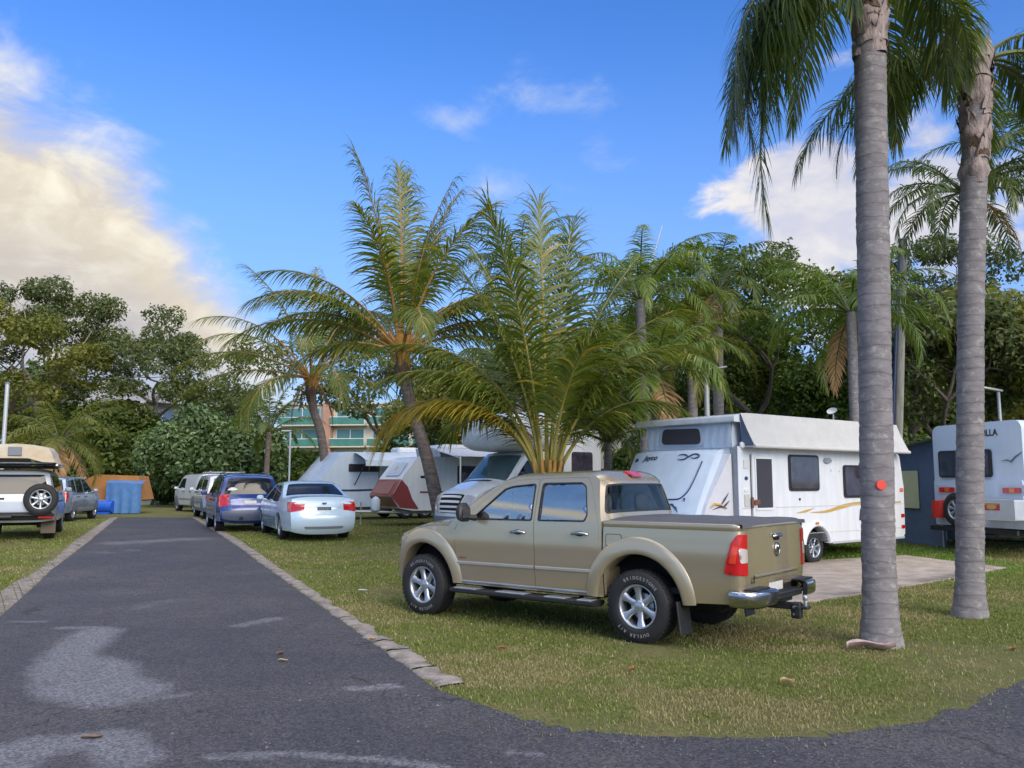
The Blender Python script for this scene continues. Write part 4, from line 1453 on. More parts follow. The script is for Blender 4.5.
# left: the round hedge, dark fig, two gums
Y = 52
c = place(215, 480, Y)
bush('round_shrub', 'large rounded glossy green shrub beyond the end of the road', c, (width_at(72, Y), 4.0, (at(0, 418, Y).z) / 1.75), 60, 'hedge_leaf', 40000, .17, 46)
Y = 58
tree('fig_tree', 'dense dark green tree behind the camper with orange canvas', place(96, 480, Y), at(0, 398, Y).z, 1.6, .35, 61, 'dark_leaf', 42000, .17, (1.7, 1.1), depth=3, spread=.95, up=.05, L0=2.0, extra=[(x, y, z, 2.0, 1.5, 1.2) for x, y, z in ((-3.2, 0, 4.6), (-1.2, -1, 5.6), (1.2, 0, 5.5), (3.0, 0, 4.8), (-2, -1, 2.6), (0, -1, 2.8), (2.4, -1, 2.6), (3.8, 0, 3.0), (-4, 0, 3))])
Y = 62
tree('gum_tree', 'spreading gum tree with open clumps of leaves above the pale roofed house', place(152, 480, Y), at(0, 298, Y).z, 7.0, .24, 62, 'gum_leaf', 15000, .15, (1.0, .78), depth=4, spread=.95, up=.08, bark='bark_pale', shell=.4, wide=1.12)
Y = 56
tree('gum_tree', 'tall grey green gum tree at the left edge behind the dinghy', place(30, 480, Y), at(0, 270, Y).z, 6.3, .26, 63, 'gum_leaf', 19000, .135, (.98, .85), depth=4, spread=.75, up=.2, bark='bark_pale', shell=.4)
Y = 54
tree('gum_tree', 'leafy gum tree at the far left of the photo behind the pale pole', place(-22, 480, Y), at(0, 290, Y).z, 4.0, .28, 64, 'olive_leaf', 18000, .14, (1.0, .85), depth=4, spread=.7, up=.2, bark='bark')

# back row of trees, right of centre
row = [('tall green tree rising behind the tee shaped lamp', 758, 242, 36, 'fig_leaf', 15000, 65, (1.15, .85)),
       ('dark tree filling in left of the slender tall palm', 690, 300, 40, 'dark_leaf', 12000, 66, (1.3, 1.0)),
       ('bushy tree behind the roof of the white caravan', 800, 330, 38, 'fig_leaf', 11000, 67, (1.3, 1.0)),
       ('open tree with dark curving limbs behind the blue annexe', 945, 300, 32, 'gum_leaf', 11000, 68, (1.0, .75)),
       ('olive tree behind the boxy caravan at the right edge', 1012, 285, 34, 'olive_leaf', 13000, 69, (1.2, .9)),
       ('tall gum showing between the two foreground palms', 915, 235, 40, 'gum_leaf', 11000, 70, (1.2, .9)),
       ('dark tree behind the feathery palm in the centre', 585, 330, 46, 'dark_leaf', 12000, 71, (1.5, 1.1)),
       ('dull green tree behind the leaning coconut palm', 480, 345, 50, 'olive_leaf', 11000, 72, (1.5, 1.1)),
       ('tree with thin crown above the green balconies', 385, 320, 58, 'gum_leaf', 8000, 73, (1.5, 1.0))]
for lb, px, py, Y, lm, n, sd, cl in row:
    h = at(0, py, Y).z
    tree('tree', lb, place(px, 480, Y), h, h * .33, .16 + .0016 * Y, sd, lm, int(n * 1.7), .115 if Y < 41 else .15, tuple(c * .82 for c in cl), depth=4, spread=.72, up=.22, bark='bark')
# low planting behind the caravans
for lb, px, Y, w_, h_, lm, sd in (('leafy green shrub under the palms right of the tee lamp', 770, 30, 60, 62, 'fig_leaf', 80), ('low shrub behind the rear of the white caravan', 850, 31, 50, 45, 'fig_leaf', 81), ('bright shrub behind the awning caravan roof', 345, 48, 28, 18, 'olive_leaf', 82),
                                  ('dark shrub behind the boxy caravan', 985, 29, 50, 62, 'dark_leaf', 83), ('dark shrub left of the motorhome', 405, 50, 40, 40, 'dark_leaf', 84), ('shadowy shrub behind the pop top caravan nose', 668, 33, 60, 56, 'dark_leaf', 85),
                                  ('green shrub at the foot of the utility pole', 905, 28, 36, 50, 'fig_leaf', 86), ('shrub below the palms beside the boat', 22, 40, 40, 60, 'olive_leaf', 87), ('dark clipped hedge closing the far end of the road', 165, 56, 26, 18, 'dark_leaf', 88), ('shrub behind the dark fig at left', 55, 52, 40, 48, 'dark_leaf', 89)):
    c = place(px, 480, Y)
    hz = (1.655 - c[2]) + h_ * Y / FOC
    bush('shrub', lb, c, (width_at(w_, Y), width_at(w_, Y) * .8, max(.6, hz / 1.75)), sd, lm, 11000, .11, 20)

far = [('dense dark tree far beyond the white caravan', 800, 66, 118, 'dark_leaf', 90), ('mid green tree far behind the twin palm trunks', 905, 64, 128, 'fig_leaf', 91), ('dull tree far beyond the boxy caravan', 1010, 62, 136, 'dark_leaf', 92),
       ('dark tree far behind the lower bright queen palm', 700, 70, 118, 'dark_leaf', 93), ('olive tree far behind the stemless coconut palm', 600, 72, 100, 'olive_leaf', 94), ('dark tree mass behind the tall gum between the palms', 960, 74, 150, 'gum_leaf', 95), ('tree far left of the tall gum behind the dinghy', -20, 76, 120, 'dark_leaf', 96)]
for lb, px, Y, hpx, lm, sd in far:
    h = at(0, 482 - hpx, Y).z
    tree('tree', lb, place(px, 480, Y), h, h * .22, .3, sd, lm, 11000, .30, (2.3, 1.7), depth=3, spread=.8, up=.15, shell=.5)
for lb, px, Y, w_, h_, lm, sd in (('broad shrub closing the view below the boxy caravan', 1000, 44, 70, 34, 'fig_leaf', 101), ('broad dark shrub behind the twin palm trunks', 915, 46, 60, 40, 'dark_leaf', 102), ('broad shrub beyond the rear of the white caravan', 815, 45, 60, 46, 'dark_leaf', 103),
                                  ('broad shrub beyond the tee shaped lamp post', 725, 46, 56, 40, 'fig_leaf', 104), ('ornamental shrub left of the apartment block', 300, 60, 34, 30, 'fig_leaf', 105), ('yellow green shrub below the green balconies', 360, 60, 34, 24, 'olive_leaf', 106), ('shrub below the apartment block beside the motorhome', 440, 58, 50, 30, 'fig_leaf', 107)):
    c = place(px, 480, Y)
    bush('shrub', lb, c, (width_at(w_, Y), width_at(w_, Y) * .7, max(.6, ((1.655 - c[2]) + h_ * Y / FOC) / 1.75)), sd, lm, 6500, .2, 22)
# ================================================================== the gold dual cab
def pickup():
    root = thing('pickup_truck', 'gold dual cab pickup truck with grey bed cover parked on the grass', 'pickup truck', (.658, 10.727, gz(10.7)), math.atan2(.62207, -.78296))
    FX, RX, WR, WW = 1.585, -1.51, .372, .255
    def fW(x):
        W = .865
        if x > 1.25: W -= .15 * ((x - 1.25) / .92) ** 2.1
        return W
    def f(x, z):
        y = fW(x)
        if z < .95: y -= .030 * ((.95 - z) / .5) ** 2
        else: y -= .016 * ((min(z, 1.2) - .95) / .25) ** 2
        if .86 < z < .99: y += .004
        if z > 1.2: y -= .30 * (z - 1.2) + .10 * (z - 1.2) ** 2
        return y
    gold, gl = M['gold'], M['glass']
    ZR = lambda x: 1.735 - .035 * (x + .95) / 1.4       # cant rail height, rising a little to the rear
    # ---------------- cab skin
    A_base, A_top = (1.16, 1.125), (.44, 1.645)
    roof_line = [(.44, 1.645), (.30, 1.690), (.12, ZR(.12)), (-.3, ZR(-.3)), (-.7, ZR(-.7)), (-.86, ZR(-.86) - .008), (-.945, ZR(-.9) - .05)]
    outline = [(1.16, 1.125)] + [(1.16 + (.44 - 1.16) * k / 8, 1.125 + (1.645 - 1.125) * k / 8 + .03 * math.sin(PI * k / 8)) for k in range(1, 8)] + smooth_line(roof_line, 4) + \
              [(-.965, 1.62), (-1.0, 1.45), (-1.035, 1.30), (-1.065, 1.20), (-1.075, .9), (-1.075, .45)]
    def bul(t, x, z):
        if z > 1.60 and x > -.93: k = .062
        elif x > 0: k = .10 * min(1, (1.7 - z) / .4 + .5)
        else: k = .03 if z < 1.15 else .085
        return k
    sh = Shell(outline, f, bul, 5)
    cab_side = outline + [(-1.075, .43), (1.045, .43), (1.045, 1.10)]
    fd = [(1.028, .452), (1.040, .80), (1.048, 1.06), (1.02, 1.15), (.395, 1.632), (.27, 1.655), (.1, ZR(.1) - .025), (-.122, ZR(-.12) - .022), (-.150, 1.15), (-.165, .9), (-.165, .452)]
    rdoor = [(-.173, .452), (-.173, .9), (-.158, 1.15), (-.130, ZR(-.13) - .022), (-.5, ZR(-.5) - .022), (-.80, ZR(-.8) - .026), (-.868, 1.60), (-.985, 1.30), (-1.035, 1.17), (-1.035, .9), (-1.015, .62), (-.99, .452)]
    fdr = rounded(fd, [.02, 0, .03, .05, .06, .03, .04, .05, .0, .0, .02])
    rdr = rounded(rdoor, [.02, 0, 0, .05, .0, .06, .10, .05, .05, .05, .0, .02])
    grow = lambda p, e: [(c[0] + (q[0] - c[0]) * (1 + e), c[1] + (q[1] - c[1]) * (1 + e * .9)) for c in [(sum(a for a, b in p) / len(p), sum(b for a, b in p) / len(p))] for q in p]
    fwin = rounded([(.80, 1.205), (.37, 1.575), (.26, 1.607), (-.085, 1.640), (-.118, 1.212)], [.02, .05, .05, .045, .03])
    rwin = rounded([(-.205, 1.214), (-.180, 1.645), (-.72, 1.652), (-.79, 1.61), (-.868, 1.30), (-.845, 1.222)], [.03, .045, .05, .07, .05, .04])
    tw0, tw1 = sh.near(1.09, 1.19), sh.near(.46, 1.655)
    tr0, tr1 = sh.near(-.965, 1.605), sh.near(-1.05, 1.262)
    ws_hole = rounded([(tw0, -.90), (tw1, -.87), (tw1, .87), (tw0, .90)], .05)
    rw_hole = rounded([(tr0, -.91), (tr1, -.94), (tr1, .94), (tr0, .91)], .06)
    mb = MB()
    for s in (1, -1):
        mb.panel(sh.side(s), cab_side, [grow(fdr, .006), grow(rdr, .006)], .07, .07, .02)
    mb.panel(sh.close, [(0, -1), (sh.L, -1), (sh.L, 1), (0, 1)], [ws_hole, rw_hole], .05, .07, .02)
    # door shuts and floor
    for s in (1, -1):
        mb.box((0, s * .76, .44), (2.1, .1, .05), 1)
    mb.box((0, 0, .44), (2.1, 1.5, .03), 1)
    for x in (1.05, -.16):
        for s in (1, -1):
            mb.box((x, s * .79, .80), (.05, .06, .68), 1)
    cab = mb.build('cab', [gold, M['black']], root)
    # windscreen and back window glass with black edging
    def pane(name, tr, sr, hole, mat_, off=-.008):
        mb = MB(); mb.panel(sh.close, hole, (), .05, .07, 0, off=off)
        o = mb.build(name, mat_, root)
        c = (sum(p[0] for p in hole) / len(hole), 0)
        inner = [(c[0] + (p[0] - c[0]) * .88, p[1] * .95) for p in hole]
        mb = MB(); mb.panel(sh.close, hole, [inner], .05, .07, 0, off=off + .003)
        mb.build('window_seal', M['dark_plastic'], o)
        return o
    pane('windscreen', 0, 0, ws_hole, M['clear_glass'])
    pane('rear_window', 0, 0, rw_hole, glass_mat('back_glass', (.66, .76, .78), .02))
    # high brake light
    mb = MB()
    tb = sh.near(-.90, ZR(-.9) - .02)
    mb.panel(sh.close, rounded([(tb - .02, -.20), (tb + .05, -.17), (tb + .05, .17), (tb - .02, .20)], .02), (), .03, .05, .02, off=.014)
    mb.build('brake_light', M['red_lens'], root)
    # ---------------- doors
    def door(name, s, outline_, win, handle, front):
        fn = sh.side(s)
        mb = MB()
        mb.panel(fn, outline_, [win], .06, .06, .025)
        # inner lining
        mb.panel(lambda x, z, o: (x, s * (f(x, z) - .07), z), [(p[0], min(p[1], 1.21)) for p in outline_ if p[1] < 1.3] , (), .12, .12, 0, mi=1)
        d = mb.build(name, [gold, M['seat']], root)
        mb = MB(); mb.panel(fn, win, (), .06, .06, 0, off=-.012)
        w = mb.build('window', gl, d)
        c = (sum(p[0] for p in win) / len(win), sum(p[1] for p in win) / len(win))
        inner = [(c[0] + (p[0] - c[0]) * .955, c[1] + (p[1] - c[1]) * .935) for p in win]
        mb = MB(); mb.panel(fn, grow(win, .012), [inner], .06, .06, .01, off=.003)
        mb.build('window_seal', M['dark_plastic'], w)
        # handle: a dished cup with a chrome grip across it
        hx, hz = handle
        mb = MB()
        mb.panel(fn, [(hx + .055 * math.cos(a) * 1.1, hz + .030 * math.sin(a) + .004) for a in np.linspace(0, 2 * PI, 20, endpoint=False)], (), .03, .03, 0, off=.003, mi=1)
        pth = [fn(hx + x_, hz + .012 * (1 - (x_ / .105) ** 2), o) for x_, o in ((-.105, .005), (-.085, .026), (-.04, .036), (.04, .036), (.085, .026), (.105, .005))]
        mb.tube(pth, [.012, .017, .018, .018, .017, .012], 8)
        mb.build('handle', [M['chrome'], M['dark_plastic']], d)
        return d
    for s in (1, -1):
        d = door('front_door', s, fdr, fwin, (.07, 1.075), True)
        d2 = door('rear_door', s, rdr, rwin, (-.79, 1.088), False)
        # bright rubbing strips
        for dd, x0, x1, z0, z1 in ((d, 1.022, -.160, .683, .690), (d2, -.178, -.945, .690, .696)):
            mb = MB()
            fn = sh.side(s)
            rows = []
            for k in range(13):
                x = x0 + (x1 - x0) * k / 12; z = z0 + (z1 - z0) * k / 12
                rows.append([fn(x, z - .020, 0), fn(x, z - .014, .012), fn(x, z + .012, .013), fn(x, z + .019, 0)])
            mb.sheet(rows if s > 0 else [r_[::-1] for r_ in rows], 0, False)
            mb.build('rubbing_strip', mat('brushed_strip', (.62, .60, .55), .3, .6) if 'bs' not in M else M['bs'], dd)
        # small maroon script on the door
        if s > 0:
            mb = MB()
            mb.tube([(.98 - .012 * k, f(.92, .745) + .004, .745 + .013 * (k % 2) - .004 * (k % 3)) for k in range(10)], .003, 4)
            mb.build('door_script', M['letter_red'], d)
        # mirror
        m0 = Vector((.74, s * .835, 1.225))
        mb = MB()
        mb.tube([m0, m0 + Vector((.03, s * .10, .01))], [.04, .03], 8, 1)
        hd = [(-.055, .015), (-.05, .11), (.0, .16), (.06, .12), (.075, .03), (.04, -.05), (-.03, -.075), (-.055, -.06)]
        ctr = m0 + Vector((.03, s * .175, .03))
        rows = []
        for q, k in ((-.09, .55), (-.085, .8), (-.05, 1), (.04, 1.02), (.085, .85), (.10, .5)):
            rows.append([ctr + Vector((a * k * .75 + .01, s * q * 1.05, b * k * .95)) for a, b in hd])
        mb.sheet(rows, 0, True, True)
        mb.add(rows[0], [tuple(range(8))], 0); mb.add(rows[-1], [tuple(range(8))[::-1]], 0)
        mo = mb.build('mirror', [M['dark_plastic'], M['dark_plastic']], d)
        mb = MB()
        mb.prism([(b * .8, a * .9) for a, b in rect(-.05, -.07, .09, .085, .03)], lambda u, v, q: ctr + Vector((-.036 + q, s * (u), v)), -.004, 0)
        mb.build('mirror_glass', M['dark_glass'], mo)
        mb = MB()
        mb.box(tuple(ctr + Vector((.045, s * .05, .02))), (.03, .08, .05), 0, None, .012)
        mb.build('indicator', M['clear_lens'], mo)
    # ---------------- front body
    fo = [(1.05, 1.118), (1.3, 1.112), (1.6, 1.09), (1.85, 1.050), (2.02, .995), (2.09, .93), (2.125, .80), (2.15, .70), (2.165, .60), (2.16, .50), (2.10, .42)]
    fo = smooth_line(fo, 4)
    def bul2(t, x, z):
        if z > .96: return .115 - .055 * max(0, (x - 1.1) / .95)
        return .06 + .07 * min(1, max(0, (.96 - z) / .2))
    fs = Shell(fo, f, bul2, 3.0)
    archF = arch(FX, .40, .505, .43)
    side_poly = fo + [(2.09, .43)] + [p for p in archF[::-1] if 1.05 < p[0] < 2.085] + [(1.05, .43)]
    mb = MB()
    for s in (1, -1): mb.panel(fs.side(s), side_poly, (), .05, .05, .06)
    mb.panel(fs.close, [(0, -1), (fs.L, -1), (fs.L, 1), (0, 1)], (), .05, .08, 0)
    mb.build('front_wing', gold, root)
    t0, t1 = fs.near(1.10, 1.118), fs.near(2.03, .99)
    mb = MB(); mb.panel(fs.close, rounded([(t0, -.90), (t1, -.86), (t1, .86), (t0, .90)], .03), (), .05, .08, .03, off=.006)
    mb.build('bonnet', gold, root)
    g0, g1 = fs.near(2.095, .90), fs.near(2.14, .73)
    mb = MB(); mb.panel(fs.close, rect(g0, -.42, g1, .42, .03), (), .03, .05, .03, off=.012, mi=1)
    for k in range(4): mb.panel(fs.close, rect(g0 + (g1 - g0) * (k + .2) / 4, -.41, g0 + (g1 - g0) * (k + .55) / 4, .41), (), .02, .08, .02, off=.024)
    mb.build('grille', [M['chrome'], M['black']], root)
    for s in (1, -1):
        mb = MB(); mb.panel(fs.close, rounded([(g0 - .06, s * .50), (g1, s * .48), (g1 - .02, s * .98), (g0 - .10, s * .98)], .03), (), .03, .05, .02, off=.010)
        fnS = fs.side(s)
        mb.panel(fnS, rounded([(1.93, .985), (2.085, .95), (2.115, .79), (2.02, .80)], .02), (), .04, .04, .012, off=.006)
        mb.build('headlight', M['clear_lens'], root)
    b0_, b1_ = fs.near(2.15, .70), fs.L
    mb = MB(); mb.panel(fs.close, rect(b0_, -.99, b1_, .99, .02), (), .04, .06, .04, off=.03)
    mb.panel(fs.close, rect(b0_ + .08, -.5, b0_ + .18, .5, .02), (), .03, .05, 0, off=.034, mi=1)
    mb.build('front_bumper', [gold, M['black']], root)
    # cowl, wipers
    mb = MB(); mb.panel(lambda u, v, o: (u, v, 1.142 + .045 * (1 - (v / .72) ** 2) + o), rect(1.09, -.70, 1.22, .70, .03), (), .05, .08, .02)
    mb.build('cowl_panel', M['dark_plastic'], root)
    for s in (-.35, .25):
        mb = MB(); mb.tube([(1.15, s, 1.20), (1.02, s + .06, 1.29), (.93, s + .42, 1.36)], .008, 5)
        mb.build('wiper', M['dark_plastic'], root)
    # ---------------- bed
    XR, CR = -2.655, .085
    s_side = -XR - CR                       # length along x where the corner starts
    Lc = CR * PI / 2
    def bedfn(sg):
        def fn(s_, z, o):
            xr = .065 * max(0, (.72 - z)) ** 1.2 * 2.2 * min(1, max(0, (s_ - 2.0) / .6))   # tucks in low at the rear
            if s_ <= s_side:
                x = -s_; return (x + 0, sg * (f(x, min(z, 1.2)) + o - xr * .2), z)
            W = f(XR + CR, min(z, 1.2)) - xr * .2
            if s_ <= s_side + Lc:
                a = (s_ - s_side) / CR
                return (-s_side - math.sin(a) * (CR + o) + xr, sg * (W - CR + math.cos(a) * (CR + o)), z)
            return (XR - o + xr, sg * (W - CR - (s_ - s_side - Lc)), z)
        return fn
    archR = arch(-RX, .40, .515, .44)
    smax = s_side + Lc + .055
    bp = [(1.095, .44)] + [p for p in archR if p[0] > 1.10] + [(2.08, .455), (2.5, .475), (s_side + Lc * .5, .50), (smax, .56), (smax, 1.235), (1.095, 1.235)]
    mb = MB()
    for s in (1, -1):
        mb.panel(bedfn(s), rounded(bp, [0] * (len(bp) - 2) + [.0, .012]), (), .05, .05, .05)
        mb.panel(lambda u, v, o: (-u, s * v, 1.238 + o), [(1.095, .74), (1.095, .855), (2.58, .855), (2.64, .80), (2.64, .74)], (), .2, .1, 0)
        # raised pressing line under the rail, fuel flap
    mb.box((-1.10, 0, .85), (.02, 1.66, .78))
    mb.build('cargo_bed', gold, root)
    for s in (1, -1):
        # rail lip
        mb = MB()
        rows = []
        fn = bedfn(s)
        for k in range(40):
            u = 1.10 + (smax - .05 - 1.10) * k / 39
            rows.append([fn(u, 1.178, .001), fn(u, 1.184, .006), fn(u, 1.222, .008), fn(u, 1.242, .003), fn(u, 1.246, -.03)])
        mb.sheet(rows, 0, True)
        mb.build('bed_rail', gold, root)
        # pressed crease behind the arch
    fn = bedfn(1)
    fl_o = rounded([(1.125, .975), (1.125, 1.105), (1.325, 1.105), (1.325, 1.03), (1.27, .975)], .03)
    fl_i = [(1.225 + (p[0] - 1.225) * .93, 1.04 + (p[1] - 1.04) * .90) for p in fl_o]
    mb = MB(); mb.panel(fn, fl_o, [fl_i], .04, .04, 0, off=.0015, mi=1); mb.panel(fn, fl_i, (), .04, .04, .004, off=.003)
    mb.build('fuel_flap', [gold, M['under']], root)
    # tonneau cover
    mb = MB()
    rows = []
    for i in range(26):
        x = -1.085 - (XR * -1 + .012 - 1.085) * i / 25
        row = []
        for k in range(19):
            v = -1 + 2 * k / 18
            y = v * .842
            z = 1.247 + .030 * (1 - abs(v) ** 4) + .006 * math.sin(i * .9) * (1 - v * v)
            if i == 25: z -= .018
            if i == 0 or k in (0, 18): z = 1.244
            row.append((x, y, z))
        rows.append(row)
    mb.sheet(rows, 0, True)
    mb.add([rows[-1][k] for k in range(19)] + [(XR - .018, r_[1], 1.205) for r_ in rows[-1]], [(k, k + 1, 20 + k, 19 + k) for k in range(18)], 0, True)
    mb.build('bed_cover', M['tonneau'], root)
    # tailgate
    yT = f(XR + CR, 1.0) - CR - .055 - .006
    tg_o = rounded([(-yT, .600), (yT, .600), (yT, 1.218), (-yT, 1.218)], .02)
    def tfn(u, v, o):
        xr = .065 * max(0, (.72 - v)) ** 1.2 * 2.2
        bow = .012 * (1 - (u / yT) ** 2)
        return (XR - bow - o + xr, u, v)
    mb = MB()
    mb.panel(tfn, tg_o, (), .06, .05, .04)
    mb.box((-2.60, 0, .95), (.03, 1.5, .55), 1)
    # pressed shelf line low on the gate
    rows = [[tfn(u, v, o) for v, o in ((.742, .001), (.735, .012), (.722, .012), (.705, .001))] for u in np.linspace(-yT * .80, yT * .80, 14)]
    mb.sheet(rows, 0, False)
    # rolled upper edge
    mb.tube([tfn(u, 1.216, -.002) for u in np.linspace(-yT, yT, 12)], .016, 8)
    tg = mb.build('tailgate', [gold, M['black']], root)
    mb = MB()
    mb.panel(tfn, rect(-.075, 1.055, .075, 1.125, .02), (), .03, .03, 0, off=.004, mi=1)
    mb.tube([tfn(-.085, 1.10, .004), tfn(-.07, 1.105, .03), tfn(.07, 1.105, .03), tfn(.085, 1.10, .004)], .017, 8)
    mb.box(tfn(0, 1.122, .016), (.03, .17, .018), 0, None, .006)
    mb.build('handle', [M['chrome'], M['black']], tg)
    mb = MB()
    c_ = tfn(0, .965, .012)
    n = 24
    mb.tube([(c_[0], .052 * math.cos(2 * PI * k / n), c_[2] + .066 * math.sin(2 * PI * k / n)) for k in range(n + 1)], .009, 6, 0, False)
    mb.tube([(c_[0], -.03, c_[2] - .03), (c_[0] - .006, .0, c_[2] + .005), (c_[0] - .006, .022, c_[2] + .036), (c_[0], .0, c_[2] + .05), (c_[0], -.02, c_[2] + .03)], [.010, .016, .016, .012, .006], 6)
    mb.build('emblem', M['chrome'], tg)
    mb = MB()
    letters(mb, 'LX', .075, lambda u, v: tfn(.60 - u * -1 * -1, .69 + v, .004), 0, .1, .003)
    mb.build('badge', M['chrome'], tg)
    # tail lights wrap the corner
    for s in (1, -1):
        fn = bedfn(s)
        e = smax - .008
        poly = rounded([(2.475, .765), (e, .752), (e, 1.145), (s_side + .05, 1.150), (2.555, 1.06)], [.03, .008, .01, .03, .05])
        mb = MB()
        mb.panel(fn, poly, (), .03, .03, .02, off=.012)
        tl = mb.build('tail_light', M['red_lens'], root)
        for a, b, nm, mt in ((.875, 1.0, 'reversing_lens', M['clear_lens']),):
            mb = MB()
            mb.panel(fn, rounded([(s_side + .07, a), (e - .004, a), (e - .004, b), (s_side + .055, b + .02)], .02), (), .03, .03, .004, off=.016)
            mb.build(nm, mt, tl)
        mb = MB()
        mb.panel(fn, rounded([(2.535, .87), (2.60, .87), (s_side + .05, 1.045), (2.575, 1.045)], .015), (), .03, .03, .003, off=.0155)
        mb.build('indicator_lens', mat('red_orange_lens', (.72, .05, .015), .12, 0, 1.0) if 'rol' not in M else M['rol'], tl)
    # ---------------- arch flares
    for cx, sfn, r0, sgx in ((FX, f, .505, 1), (RX, lambda x, z: f(x, min(z, 1.2)), .515, -1)):
        for s in (1, -1):
            rows = []
            a_lo = math.asin(.03 / r0)
            for k in range(41):
                a = a_lo + (PI - 2 * a_lo) * k / 40
                row = []
                taper = min(1, .35 + 1.2 * math.sin(a))
                wd = .135 + .035 * math.sin(a)
                for dr, dy in ((-.012, -.16), (-.008, .022), (.0, .030), (.022, .036), (.055, .034), (wd * .62, .028), (wd * .88, .018), (wd, .002)):
                    rr = r0 + dr
                    x = cx + rr * math.cos(a) * 1.0
                    z = max(.40 + rr * math.sin(a), .425)
                    x = min(max(x, -9), 2.165) if sgx > 0 else max(x, -2.16)
                    row.append((x, s * (sfn(x, z) + dy * (.75 + .25 * taper)), z))
                rows.append(row)
            mb = MB(); mb.sheet(rows, 0, True)
            for end in (rows[0], rows[-1]): mb.add(end, [tuple(range(len(end)))], 0)
            mb.build('wheel_arch_flare', M['gold_trim'], root)
            # arch liner
            mb = MB()
            mb.lathe([(r0 + .01, s * .55), (r0 + .01, s * (.68 if sgx > 0 else .84))], 'Y', 24, (cx, 0, .40), 0, True, 0, PI)
            mb.lathe([(r0 + .01, s * .55), (.02, s * .55)], 'Y', 24, (cx, 0, .40), 0, True, 0, PI)
            mb.build('arch_liner', M['black'], root)
    # ---------------- wheels
    for cx in (FX, RX):
        for s in (1, -1):
            wheel(root, cx, s * (.885 - WW / 2), WR, WW, 'six', s, WR, True)
    # ---------------- side steps
    for s in (1, -1):
        mb = MB()
        prof = [(.74, .36), (.76, .392), (.955, .392), (.975, .380), (.975, .352), (.955, .335), (.78, .330)]
        rows = [[(x, s * a, b) for a, b in prof] for x in (1.03, 1.015, -1.01, -1.03)]
        mb.sheet(rows, 0, False, True)
        mb.add(rows[0], [tuple(range(7))]); mb.add(rows[-1], [tuple(range(7))])
        st = mb.build('side_step', M['dark_plastic'], root)
        for x0, x1 in ((.98, .62), (.34, -.10), (-.36, -.66), (-.80, -1.0)):
            mb = MB(); mb.box(((x0 + x1) / 2, s * .872, .392), (abs(x0 - x1) - .02, .19, .016), 0, None, .006)
            mb.build('tread_pad', M['steel'], st)
        for x in (.7, -.7):
            mb = MB(); mb.tube([(x, s * .55, .45), (x, s * .8, .35)], .02, 6)
            mb.build('bracket', M['under'], st)
    for s in (1, -1):
        mb = MB(); mb.sheet([[(x, s * (f(x, .47) + .004), .452), (x, s * (f(x, .47) + .014), .462), (x, s * (f(x, .47) + .004), .478)] for x in np.linspace(1.0, -1.0, 12)], 0); mb.build('sill_trim', M['steel'], root)
    # ---------------- chassis
    mb = MB()
    for s in (1, -1): mb.box((-.3, s * .42, .46), (4.6, .09, .14), 0, None, .02)
    for x in (FX, RX): mb.tube([(x, -.65, WR), (x, .65, WR)], .05, 10)
    mb.tube([(RX, 0, WR - .12), (RX, 0, WR + .12)], .13, 12)
    mb.box((-.2, 0, .50), (3.9, 1.2, .08)); mb.box((-2.0, 0, .55), (1.2, 1.5, .06))
    mb.box((.9, 0, .48), (1.8, .7, .25), 0, None, .05)
    mb.cyl((-2.35, -.3, .42), (-2.1, -.3, .42), .09, 12)
    mb.box((-1.9, .0, .40), (.6, .6, .2), 0, None, .06)
    mb.build('chassis', M['under'], root)
    # mud flaps
    for s in (1, -1):
        mb = MB(); mb.box((-2.0, s * .79, .30), (.02, .25, .33), 0, Matrix.Rotation(.12, 3, 'Y'), .004)
        mb.build('mud_flap', M['dark_plastic'], root)
    # ---------------- rear step bumper
    mb = MB()
    for s in (1, -1):
        # chrome corner: wraps the side
        prof = [(.612, 0.0), (.606, .024), (.592, .034), (.575, .038), (.49, .034), (.468, .022), (.452, -.02)]
        pts = [(-2.52, .850), (-2.60, .868), (-2.67, .850), (-2.735, .79), (-2.775, .70), (-2.79, .56), (-2.795, .40)]
        rows = []
        for i, (x, y) in enumerate(pts):
            a = Vector(pts[max(0, i - 1)]); b = Vector(pts[min(len(pts) - 1, i + 1)])
            t_ = (b - a).normalized(); nrm = Vector((-abs(t_.y), 0)) + Vector((0, abs(t_.x)))
            rows.append([(x + nrm.x * d, s * (y + nrm.y * d), z) for z, d in prof])
        mb.sheet(rows, 0, True)
        mb.add([(p[0], s * p[1], .613) for p in pts] + [(-2.52, s * .4, .613)], [tuple(range(8))], 1)
        mb.add(rows[-1] + [(-2.62, s * .40, .47), (-2.62, s * .40, .61)], [tuple(range(7))], 1)
    mb.box((-2.70, 0, .505), (.15, .82, .06), 1, None, .012)
    mb.box((-2.745, 0, .535), (.09, .80, .02), 1, None, .006)
    mb.box((-2.63, 0, .56), (.04, .82, .14), 1)
    for k in range(5): mb.box((-2.70 - .02 * k + .03, 0, .548), (.008, .76, .006), 1)
    for s in (1, -1): mb.box((-2.68, s * .60, .618), (.16, .36, .012), 1, None, .004)
    bp_ = mb.build('rear_bumper', [M['chrome'], M['dark_plastic']], root)
    mb = MB(); mb.box((-2.655, .02, .575), (.010, .36, .125), 0, None, .003)
    mb.build('number_plate', M['plate'], root)
    # tow hitch with ball
    mb = MB()
    mb.box((-2.70, 0, .40), (.30, .07, .07), 0, None, .008)
    mb.box((-2.86, 0, .36), (.10, .09, .16), 0, None, .012)
    mb.box((-2.93, 0, .395), (.12, .11, .03), 0, None, .008)
    mb.box((-2.62, 0, .43), (.06, .9, .06), 0, None, .01)
    mb.cyl((-2.86, -.09, .33), (-2.86, .09, .33), .012, 8, 1)
